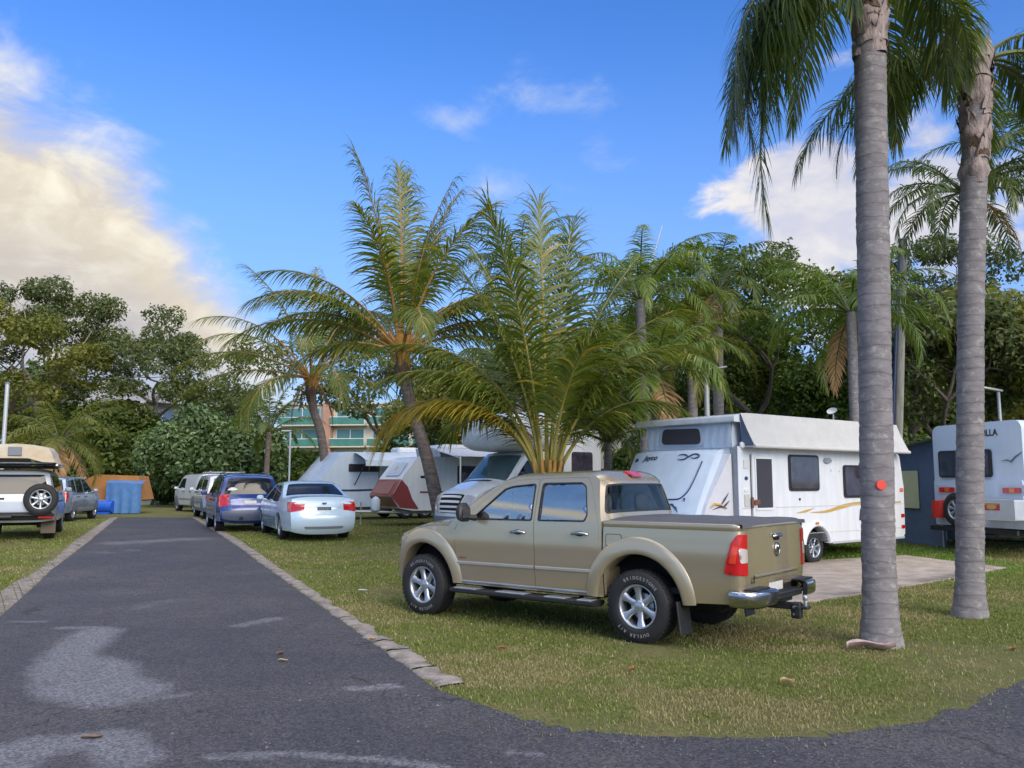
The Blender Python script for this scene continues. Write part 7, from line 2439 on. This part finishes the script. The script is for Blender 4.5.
def fold_out():
    ds = Vector((.88, .47, 0)).normalized()
    Y = 28.5
    p = at(413, 482, Y)
    loc = (p.x, Y, gz(Y))
    root = thing('fold_out_caravan', 'white caravan with maroon nose panel and fold out canvas bed', 'caravan', loc, math.atan2(ds.y, ds.x))
    L, WD, H = 4.6, 2.2, 2.30
    prof = rounded([(.0, .52), (L, .52), (L, H), (.18, H), (-.40, 1.55), (-.75, .98), (-.45, .60)], [.15, .1, .15, .25, .2, .25, .15], 6)
    mb = MB(); mb.prism(prof, lambda u, v, d: (u, d, v), 0, WD); mb.build('body', M['white'], root)
    def on_front(v, z, o):   # v across, z height on the raked front
        x = float(np.interp(z, [.60, .98, 1.55, 2.25], [-.45, -.75, -.40, .12]))
        return (x - o, v, z + .4 * o)
    mb = MB(); mb.prism(rounded([(.42, 1.66), (1.78, 1.66), (1.7, 2.12), (.5, 2.12)], .08), lambda u, v, d: on_front(u, v, d), .01, .03); w = mb.build('front_window', M['canvas_sky_cast'], root)
    mb = MB(); mb.prism(rounded([(.55, 1.74), (1.65, 1.74), (1.58, 2.04), (.62, 2.04)], .06), lambda u, v, d: on_front(u, v, d), .03, .036); mb.build('pane', mat('pale_shield', (.55, .60, .66), .3), w)
    mb = MB(); letters(mb, 'X', .16, lambda u, v: on_front(1.1 - u, 1.90 + v, .04), 0, .2, .01); mb.build('emblem', M['stripe_gold'], w)
    mb = MB(); mb.panel(lambda u, v, o: on_front(u, v, .012 + o), rect(.02, .99, WD - .02, 1.54, .03), (), .4, .1, .02); mb.panel(lambda u, v, o: on_front(u, v, .012 + o), rect(.02, .64, WD - .02, .96, .03), (), .4, .1, .02)
    mb.prism(rounded([(-.40, 1.54), (-.74, .98), (-.44, .62), (.22, .56), (-.02, .9), (-.18, 1.3)], .04), lambda u, v, d: (u, -d, v), 0, .012)
    mb.build('nose_panel', M['maroon'], root)
    mb = MB(); mb.panel(lambda u, v, o: on_front(u, v, .03 + o), rect(.35, 1.06, WD - .35, 1.46, .03), (), .4, .1, .02); mb.build('vent_panel', mat('dusty_maroon', (.33, .13, .12), .5, var=.1), root)
    mb = MB(); mb.box((2.2, -.006, 1.12), (3.9, .012, .06)); mb.build('maroon_stripe', M['maroon'], root)
    mb = MB(); mb.box((.35, -.01, 1.62), (.18, .02, .08), 0, None, .01); mb.build('vent', M['black'], root)
    for u0, u1 in ((1.6, 2.9),):
        mb = MB(); mb.prism(rect(u0, 1.35, u1, 2.0, .05), lambda u, v, d: (u, -d, v), -.01, .025); mb.build('window', M['tint_glass'], root)
    # pop top and canvas
    mb = MB(); mb.sheet([[(1.0, .05, 2.28), (3.9, .05, 2.28), (3.9, WD - .05, 2.28), (1.0, WD - .05, 2.28)], [(.95, .02, 2.62), (4.0, .02, 2.62), (4.0, WD - .02, 2.62), (.95, WD - .02, 2.62)]], 0, False, True); mb.build('pop_top_canvas', mat('grey_canvas', (.35, .37, .42), .85, var=.08, bump=.3, bscale=6), root)
    mb = MB(); mb.prism(rounded([(.9, 2.60), (4.6, 2.60), (4.6, 2.68), (1.1, 2.72)], .03), lambda u, v, d: (u, d, v), -.05, WD + .05); mb.build('roof_lid', M['white'], root)
    # fold out bed end
    mb = MB()
    mb.prism([(L, 1.15), (L + 1.5, 1.15), (L + 1.2, 1.9), (L, 2.5)], lambda u, v, d: (u, d, v), .1, WD - .1)
    mb.build('fold_out_tent', M['canvas_sky_cast'], root)
    mb = MB(); mb.prism([(L, 1.5), (L + 1.4, 1.4), (L + 1.25, 1.75), (L, 1.85)], lambda u, v, d: (u, d, v), .06, .1); mb.build('canvas_band', M['maroon'], root)
    # side awning of grey shade cloth on white poles
    rows = [[(.7 + 3.6 * k / 8, -2.2 * j / 5, 2.60 - .35 * j / 5 - .05 * math.sin(PI * j / 5)) for k in range(9)] for j in range(6)]
    mb = MB(); mb.sheet(rows, 0, True); mb.build('shade_awning', mat('shade_cloth', (.50, .54, .62), .8, var=.05), root)
    for u in (.7, 4.3):
        mb = MB(); mb.cyl((u, -2.2, 0), (u, -2.2, 2.25), .025, 8); mb.tube([(u, -2.2, 2.2), (u, 0, 2.55)], .02, 6); mb.build('awning_pole', M['white_paint'], root)
    for y, s in ((.12, -1), (WD - .12, 1)): wheel(root, 2.2, y, .33, .2, 'steel', s)
    mb = MB(); mb.tube([(-.2, .5, .45), (-1.6, WD / 2, .48)], .05, 6); mb.tube([(-.2, WD - .5, .45), (-1.6, WD / 2, .48)], .05, 6); mb.tube([(-1.4, WD / 2, .05), (-1.4, WD / 2, .8)], .03, 8); mb.box((2.2, WD / 2, .45), (4.4, 1.2, .1)); mb.build('drawbar', M['steel'], root)
    mb = MB(); mb.lathe([(.001, .98), (.06, .96), (.15, .88), (.16, .56), (.15, .5), (.001, .5)], 'Z', 14, (-.98, .85, 0)); mb.build('gas_bottle', M['canvas_sky_cast'], root)
fold_out()

def camper():
    c = ground(112, 512)
    Y = 41.0
    p = at(113, 512, Y)
    root = thing('camper_trailer', 'small camper with orange canvas and white hull at the end of the road', 'camper trailer', (p.x, Y, gz(Y)), R(8))
    mb = MB(); mb.prism(rounded([(-1.9, .35), (1.4, .35), (1.5, .62), (-2.0, .62)], .08), lambda u, v, d: (u, d, v), -.9, .9); mb.build('hull', M['white'], root)
    mb = MB()
    arcp = [(-1.5, .62), (-1.1, 1.5), (-.6, 1.80), (1.3, 1.74), (1.6, .64)]
    mb.prism(arcp, lambda u, v, d: (u, d, v), -.85, .85); mb.build('canvas', M['canvas_orange'], root)
    mb = MB(); mb.add([(-1.3, -1.0, .95), (-2.3, -1.1, .70), (-2.5, -.9, 1.65), (-1.0, -.88, 1.68)], [(0, 1, 2, 3)]); mb.add([(-2.5, -.9, 1.65), (-1.0, -.88, 1.68), (-1.0, .8, 1.68), (-2.5, .8, 1.65)], [(0, 1, 2, 3)]); mb.build('flap', M['white_paint'], root)
    mb = MB()
    n = 16
    rows = [[(.05 + 1.55 * k / n, -1.35 + .06 * math.sin(k * 1.4) * (1 - q / 9), .03 + 1.40 * q / 8 - .06 * (k / n) * q / 8) for k in range(n + 1)] for q in range(9)]
    mb.sheet(rows, 0, True)
    mb.sheet([[(.05 + 1.55 * k / n, -1.35 + .6 * j / 3, 1.43 - .06 * k / n + .05 * j) for k in range(n + 1)] for j in range(4)], 0, True)
    mb.build('blue_tarp', M['tarp_blue'], root)
    for s in (1, -1): wheel(root, -.3, s * .85, .28, .16, 'steel', s)
    g = at(105, 503, Y - 1.4)
    b = thing('water_barrel', 'bright blue barrel in front of the orange camper', 'barrel', (g.x, Y - 1.4, gz(Y)))
    mb = MB(); mb.cyl((-.38, 0, .34), (.38, 0, .34), .27, 16); mb.lathe([(.275, -.2), (.29, -.18), (.275, -.16)], 'X', 16, (0, 0, .34)); mb.lathe([(.275, .16), (.29, .18), (.275, .2)], 'X', 16, (0, 0, .34)); mb.box((0, 0, .05), (.6, .4, .09)); mb.build('drum', mat('barrel_blue', (.02, .12, .62), .4), b)
camper()
# ================================================================== buildings beyond
M['render_cream'] = mat('cream_render', (.55, .52, .43), .9, var=.08, vscale=1)
M['render_brown'] = mat('terracotta_render', (.42, .24, .17), .9, var=.08, vscale=1)
M['green_rail'] = mat('green_balcony', (.065, .21, .17), .35, 0, .3, var=.12, vscale=1)
M['teal_glass'] = mat('teal_glass', (.08, .20, .20), .12, 0, .4, spec=.8)
M['roof_pale'] = mat('pale_metal_roof', (.58, .58, .58), .5, .2, var=.05)
M['wall_grey'] = mat('grey_wall', (.30, .27, .24), .9, var=.1, vscale=1)
def apartments():
    Y = 120.0
    x0 = (278 - 512) / FOC * Y; x1 = (560 - 512) / FOC * Y
    root = thing('apartment_building', 'green and cream apartment block with glass balconies beyond the palms', 'building', ((x0 + x1) / 2, Y + 6, gz(Y)), R(-8))
    W = x1 - x0
    mb = MB(); mb.box((0, 0, 6.2), (W, 11, 12.4)); mb.build('wall', M['render_cream'], root)
    mb = MB(); mb.box((0, 0, 12.55), (W + .8, 11.8, .3)); mb.box((W * .1, 1, 13.4), (7, 6, 1.6)); mb.build('roof', M['roof_pale'], root)
    xs_ = np.linspace(-W / 2, W / 2, 7)
    for x in (xs_[1] + .8, xs_[4]):
        mb = MB(); mb.box((x, -6.0, 6.3), (1.15, 1.6, 12.6)); mb.build('column', M['render_brown'], root)
    for fl_ in range(4):
        z = .3 + fl_ * 3.05
        for k in range(6):
            a, b = xs_[k] + .35, xs_[k + 1] - .35
            if k == 1: a += 1.2
            if k == 4: a += .6
            mb = MB(); mb.prism(rect(a + .3, z + .15, b - .3, z + 2.45), lambda u, v, d: (u, -5.5 - d, v), -.2, .04); w = mb.build('window', M['teal_glass'], root)
            mb = MB()
            for u in (a + .3, (a + b) / 2, b - .3): mb.box((u, -5.57, z + 1.3), (.09, .06, 2.3))
            mb.build('frame', M['white_paint'], w)
            mb = MB(); mb.box(((a + b) / 2, -6.3, z - .05), (b - a + .3, 1.7, .18)); bal = mb.build('balcony', M['render_cream'], root)
            mb = MB(); mb.prism(rect(a - .1, z + .1, b + .1, z + 1.05), lambda u, v, d: (u, -7.08 - d, v), 0, .05); mb.build('railing', M['green_rail'], bal)
            mb = MB(); mb.box(((a + b) / 2, -7.1, z + 1.09), (b - a + .3, .09, .08)); mb.build('handrail', M['white_paint'], bal)
apartments()
def left_block():
    Y = 74.0
    x0 = (58 - 512) / FOC * Y; x1 = (207 - 512) / FOC * Y
    W = x1 - x0
    root = thing('house', 'pale roofed two storey house behind the gum trees', 'building', ((x0 + x1) / 2, Y + 4, gz(Y)), R(3))
    zt = at(0, 405, Y).z
    mb = MB(); mb.box((W * .18, 0, zt / 2), (W * .64, 8, zt)); mb.build('wall', M['wall_grey'], root)
    mb = MB(); mb.prism([(-W / 2, zt - .6), (-W * .12, zt + 2.1), (W * .5 + .4, zt - .05), (W * .5 + .4, zt - .35), (-W * .1, zt + .2), (-W / 2, zt - .9)], lambda u, v, d: (u, d, v), -5, 5); mb.build('roof', M['roof_pale'], root)
    for z in (zt - 2.9, zt - 5.7):
        mb = MB(); mb.box((W * .30, -4.8, z), (W * .40, 1.8, .2)); b = mb.build('balcony', M['white_paint'], root)
        mb = MB()
        for k in range(14): mb.box((W * .11 + W * .38 * k / 13, -5.65, z + .5), (.05, .05, 1.0))
        mb.box((W * .30, -5.65, z + 1.02), (W * .40, .07, .07)); mb.build('railing', M['pole_grey'], b)
        for u in (W * .18, W * .40):
            mb = MB(); mb.prism(rect(u - 1.0, z + .2, u + 1.0, z + 2.3), lambda u_, v, d: (u_, -4.02 - d, v), -.05, .05); w = mb.build('window', mat('blue_pane', (.16, .24, .36), .1, spec=.8) if 'bp' not in M else M['bp'], root)
            mb = MB(); mb.box((u, -4.1, z + 1.25), (.08, .04, 2.1)); mb.build('frame', M['white_paint'], w)
    for u in (W * .09, W * .50):
        mb = MB(); mb.box((u, -5.6, zt / 2), (.35, .35, zt)); mb.build('column', M['white_paint'], root)
left_block()
def gazebo():
    g = at(147, 500, 57.0)
    root = thing('gazebo', 'little grey pyramid roofed shelter at the end of the road', 'shelter', (g.x, 57.0, gz(57)))
    zt = at(0, 487, 57.0).z - gz(57)
    mb = MB(); mb.lathe([(1.5, zt + .0), (1.45, zt + .06), (.35, zt + .75), (.02, zt + 1.15)], 'Z', 4, (0, 0, 0), 0, False, PI / 4, PI / 4 + 2 * PI); mb.build('roof', M['grey_paint'], root)
    for a in (1, -1):
        for b in (1, -1):
            mb = MB(); mb.box((a * .9, b * .9, zt / 2), (.1, .1, zt)); mb.build('post', M['pole_grey'], root)
gazebo()
def amenities():
    Y = 36.0
    x = at(590, 480, Y).x
    root = thing('amenities_block', 'low cream gabled building with a glowing yellow lamp under its eave', 'building', (x, Y + 3, gz(Y)), R(-10))
    e = at(0, 438, Y).z - gz(Y); rz = at(0, 413, Y).z - gz(Y)
    W = 7.5
    mb = MB(); mb.prism([(-W / 2, 0), (W / 2, 0), (W / 2, e), (0, rz - .12), (-W / 2, e)], lambda u, v, d: (u, d, v), -3, 3); mb.build('wall', M['render_cream'], root)
    mb = MB()
    for s in (1, -1):
        mb.prism([(0, rz), (s * (W / 2 + .5), e - .12), (s * (W / 2 + .5), e + .02), (0, rz + .14)], lambda u, v, d: (u, d, v), -3.5, 3.4)
    mb.build('roof', M['roof_pale'], root)
    mb = MB(); mb.prism(rect(-1.2, .02, -.1, 2.1), lambda u, v, d: (u, -3 - d, v), -.05, .04); mb.build('door', M['black'], root)
    mb = MB(); mb.prism(rect(.8, 1.0, 2.2, 2.0), lambda u, v, d: (u, -3 - d, v), -.05, .04); mb.build('window', M['dark_glass'], root)
    mb = MB(); mb.box((-.65, -3.25, e - .02), (1.5, .3, .16), 0, None, .03); mb.build('lamp', mat('lit_lamp', (.9, .6, .2), .5, emit=((1.0, .62, .15), 3.5)), root)
amenities()

# ================================================================== poles and lamps
def base_at(px, Y, dx=0): p = at(px, 482, Y); return (p.x + dx, Y, gz(Y))
def up(py, Y): return at(512, py, Y).z - gz(Y)
b = base_at(893, 27)
ut = thing('utility_pole', 'weathered timber utility pole with a dark cable conduit standing behind the red disc palm', 'utility pole', b)
tp = at(903, 240, 27)
mb = MB(); mb.tube([(0, 0, 0), ((tp.x - b[0]) * .5, 0, (tp.z - b[2]) * .5), (tp.x - b[0], 0, tp.z - b[2])], [.16, .145, .125], 12); mb.build('shaft', M['timber_pole'], ut)
mb = MB(); mb.tube([(-.20, -.06, .3), ((tp.x - b[0]) * .5 - .18, -.06, (tp.z - b[2]) * .5), (tp.x - b[0] - .16, -.06, tp.z - b[2] - .2)], .045, 8); mb.build('cable_conduit', M['navy'], ut)
mb = MB(); mb.lathe([(.14, 0), (.135, .05), (.02, .07), (.001, .07)], 'Z', 12, (tp.x - b[0], 0, tp.z - b[2])); mb.build('cap', M['steel'], ut)

b = base_at(709, 27)
tl_ = thing('lamp_post', 'tee shaped grey lamp post rising behind the pop top caravan', 'street lamp', b)
h_ = up(371, 27)
mb = MB(); mb.cyl((0, 0, 0), (0, 0, h_), .085, 10); mb.build('post', M['pole_grey'], tl_)
mb = MB(); mb.box((.02, 0, h_ + .03), (1.25, .28, .07), 0, Matrix.Rotation(-.16, 3, 'Y'), .02); mb.build('lamp_head', M['pole_grey'], tl_)
b = base_at(1004, 30)
tl_ = thing('lamp_post', 'thin grey street lamp with a short arm above the boxy caravan', 'street lamp', b)
h_ = up(390, 30)
mb = MB(); mb.cyl((0, 0, 0), (0, 0, h_), .06, 10); mb.build('post', M['pole_grey'], tl_)
mb = MB(); mb.box((-.25, 0, h_ + .03), (.75, .24, .08), 0, Matrix.Rotation(.18, 3, 'Y'), .02); mb.build('lamp_head', M['pole_grey'], tl_)
b = base_at(836, 29)
ds_ = thing('satellite_dish', 'small pale satellite dish on a mast beyond the white caravan roof', 'satellite dish', b)
h_ = up(414, 29)
mb = MB(); mb.cyl((0, 0, 0), (0, 0, h_), .03, 8); mb.build('mast', M['pole_grey'], ds_)
mb = MB(); mt = Matrix.Rotation(1.0, 3, 'X') @ Matrix.Rotation(-.5, 3, 'Y')
rows = [[tuple(mt @ Vector((-.17 * q * math.cos(a), .12 * q * math.sin(a), .05 * q * q)) + Vector((-.05, -.06, h_ + .08))) for a in np.linspace(0, 2 * PI, 18, endpoint=False)] for q in (.02, .4, .7, 1.0)]
mb.sheet(rows, 0, True, True); mb.sheet([[(p[0], p[1] + .012, p[2]) for p in r_] for r_ in rows], 0, True, True); mb.build('dish', M['white_paint'], ds_)
b = base_at(1, 30)
p_ = thing('pole', 'plain pale pole beside the dinghy at the left edge', 'pole', b)
mb = MB(); mb.cyl((0, 0, 0), (0, 0, up(384, 30)), .07, 10); mb.build('shaft', M['pole_grey'], p_)
mb = MB(); mb.lathe([(.09, 0), (.08, .04), (.02, .07), (.001, .07)], 'Z', 10, (0, 0, up(384, 30))); mb.build('cap', M['grey_paint'], p_)
b = base_at(289, 44)
p_ = thing('lamp_post', 'slim grey lamp post between the round hedge and the coconut palms', 'street lamp', b)
mb = MB(); mb.cyl((0, 0, 0), (0, 0, up(432, 44)), .05, 10); mb.build('post', M['pole_grey'], p_)
mb = MB(); mb.box((-.2, 0, up(431, 44)), (.5, .2, .07), 0, None, .02); mb.build('lamp_head', M['pole_grey'], p_)
b = base_at(655, 40)
p_ = thing('radio_mast', 'thin leaning radio mast sticking out above the middle palms', 'mast', b)
mb = MB(); t_ = at(662, 226, 40); mb.tube([(0, 0, 0), (-.05, 0, up(268, 40)), (t_.x - b[0], 0, t_.z - b[2])], [.06, .05, .02], 8); mb.build('mast', M['pole_grey'], p_)
mb = MB(); mb.box((0, 0, .1), (.4, .4, .2), 0, None, .03); mb.build('base_plate', M['steel'], p_)

# ================================================================== little things
# red reflector disc on the nearest palm
b0 = ground(881, 645)
q = at(881, 485, b0.y - .165)
mb = MB(); mb.lathe([(.001, -.012), (.047, -.012), (.050, -.009), (.050, .03), (.001, .03)], 'Y', 24, (q.x, q.y, q.z), 0, False)
tag(mb.build('reflector_disc', mat('reflector_red', (.72, .03, .015), .35, 0, .4)), 'round red reflector disc fixed to the nearest palm trunk', 'reflector')
def leaf(px, py, L, w, rot, mt, name, label, cat, curl=.3, z=.01):
    g = ground(px, py)
    mb = MB()
    rows = []
    for i in range(8):
        s = i / 7
        ww = w * math.sin(PI * min(.98, .06 + s * .94)) ** .7
        rows.append([(L * (s - .5), ww * k * .5, z + curl * w * (k * k) + .12 * L * curl * math.sin(PI * s * 2)) for k in (-1, -.4, .4, 1)])
    c, s_ = math.cos(rot), math.sin(rot)
    rows = [[(g.x + a * c - b_ * s_, g.y + a * s_ + b_ * c, g.z + h) for a, b_, h in r_] for r_ in rows]
    mb.sheet(rows, 0, True)
    tag(mb.build(name, mt), label, cat)
pale = mat('pale_leaf', (.42, .30, .16), .8, var=.25, vscale=25)
leaf(92, 739, .13, .055, .3, mat('stick_brown', (.17, .105, .075), .85, var=.3, vscale=15), 'fallen_leaf', 'curled brown leaf on the pale patch of road at lower left', 'leaf', .22)
leaf(280, 655, .10, .05, 1.2, mat('mid_brown_leaf', (.19, .10, .06), .85, var=.3, vscale=20), 'fallen_leaf', 'small brown leaf in the middle of the road', 'leaf', .4)
leaf(283, 662, .09, .04, .2, pale, 'fallen_leaf', 'small tan leaf touching the brown leaf in the road', 'leaf', .4)
leaf(788, 687, .12, .06, .1, pale, 'fallen_leaf', 'tan leaf lying on the lawn in front of the red disc palm', 'leaf', .6, .03)
leaf(363, 593, .13, .07, .3, mat('paper_white', (.75, .76, .76), .8), 'paper_scrap', 'white paper scrap on the grass by the road edging', 'paper', .3, .03)
leaf(632, 674, .08, .05, .8, M['dry_leaf'], 'fallen_leaf', 'reddish leaf on the grass below the truck rear wheel', 'leaf', .5, .03)
leaf(1013, 651, .09, .05, .4, M['dry_leaf'], 'fallen_leaf', 'reddish leaf at the right edge of the gravel', 'leaf', .5, .01)
leaf(502, 652, .08, .05, .5, M['dry_leaf'], 'fallen_leaf', 'rust coloured leaf on the lawn in front of the truck door', 'leaf', .5, .03)
leaf(372, 643, .08, .05, .5, pale, 'fallen_leaf', 'tan leaf lying against the kerb', 'leaf', .5, .03)
leaf(872, 651, .50, .16, .1, mat('palm_husk', (.34, .25, .24), .8, var=.35, vscale=9), 'palm_husk', 'shed greyish pink palm husk at the foot of the red disc palm', 'husk', .35, .03)
# dirt collars where roots lift the lawn
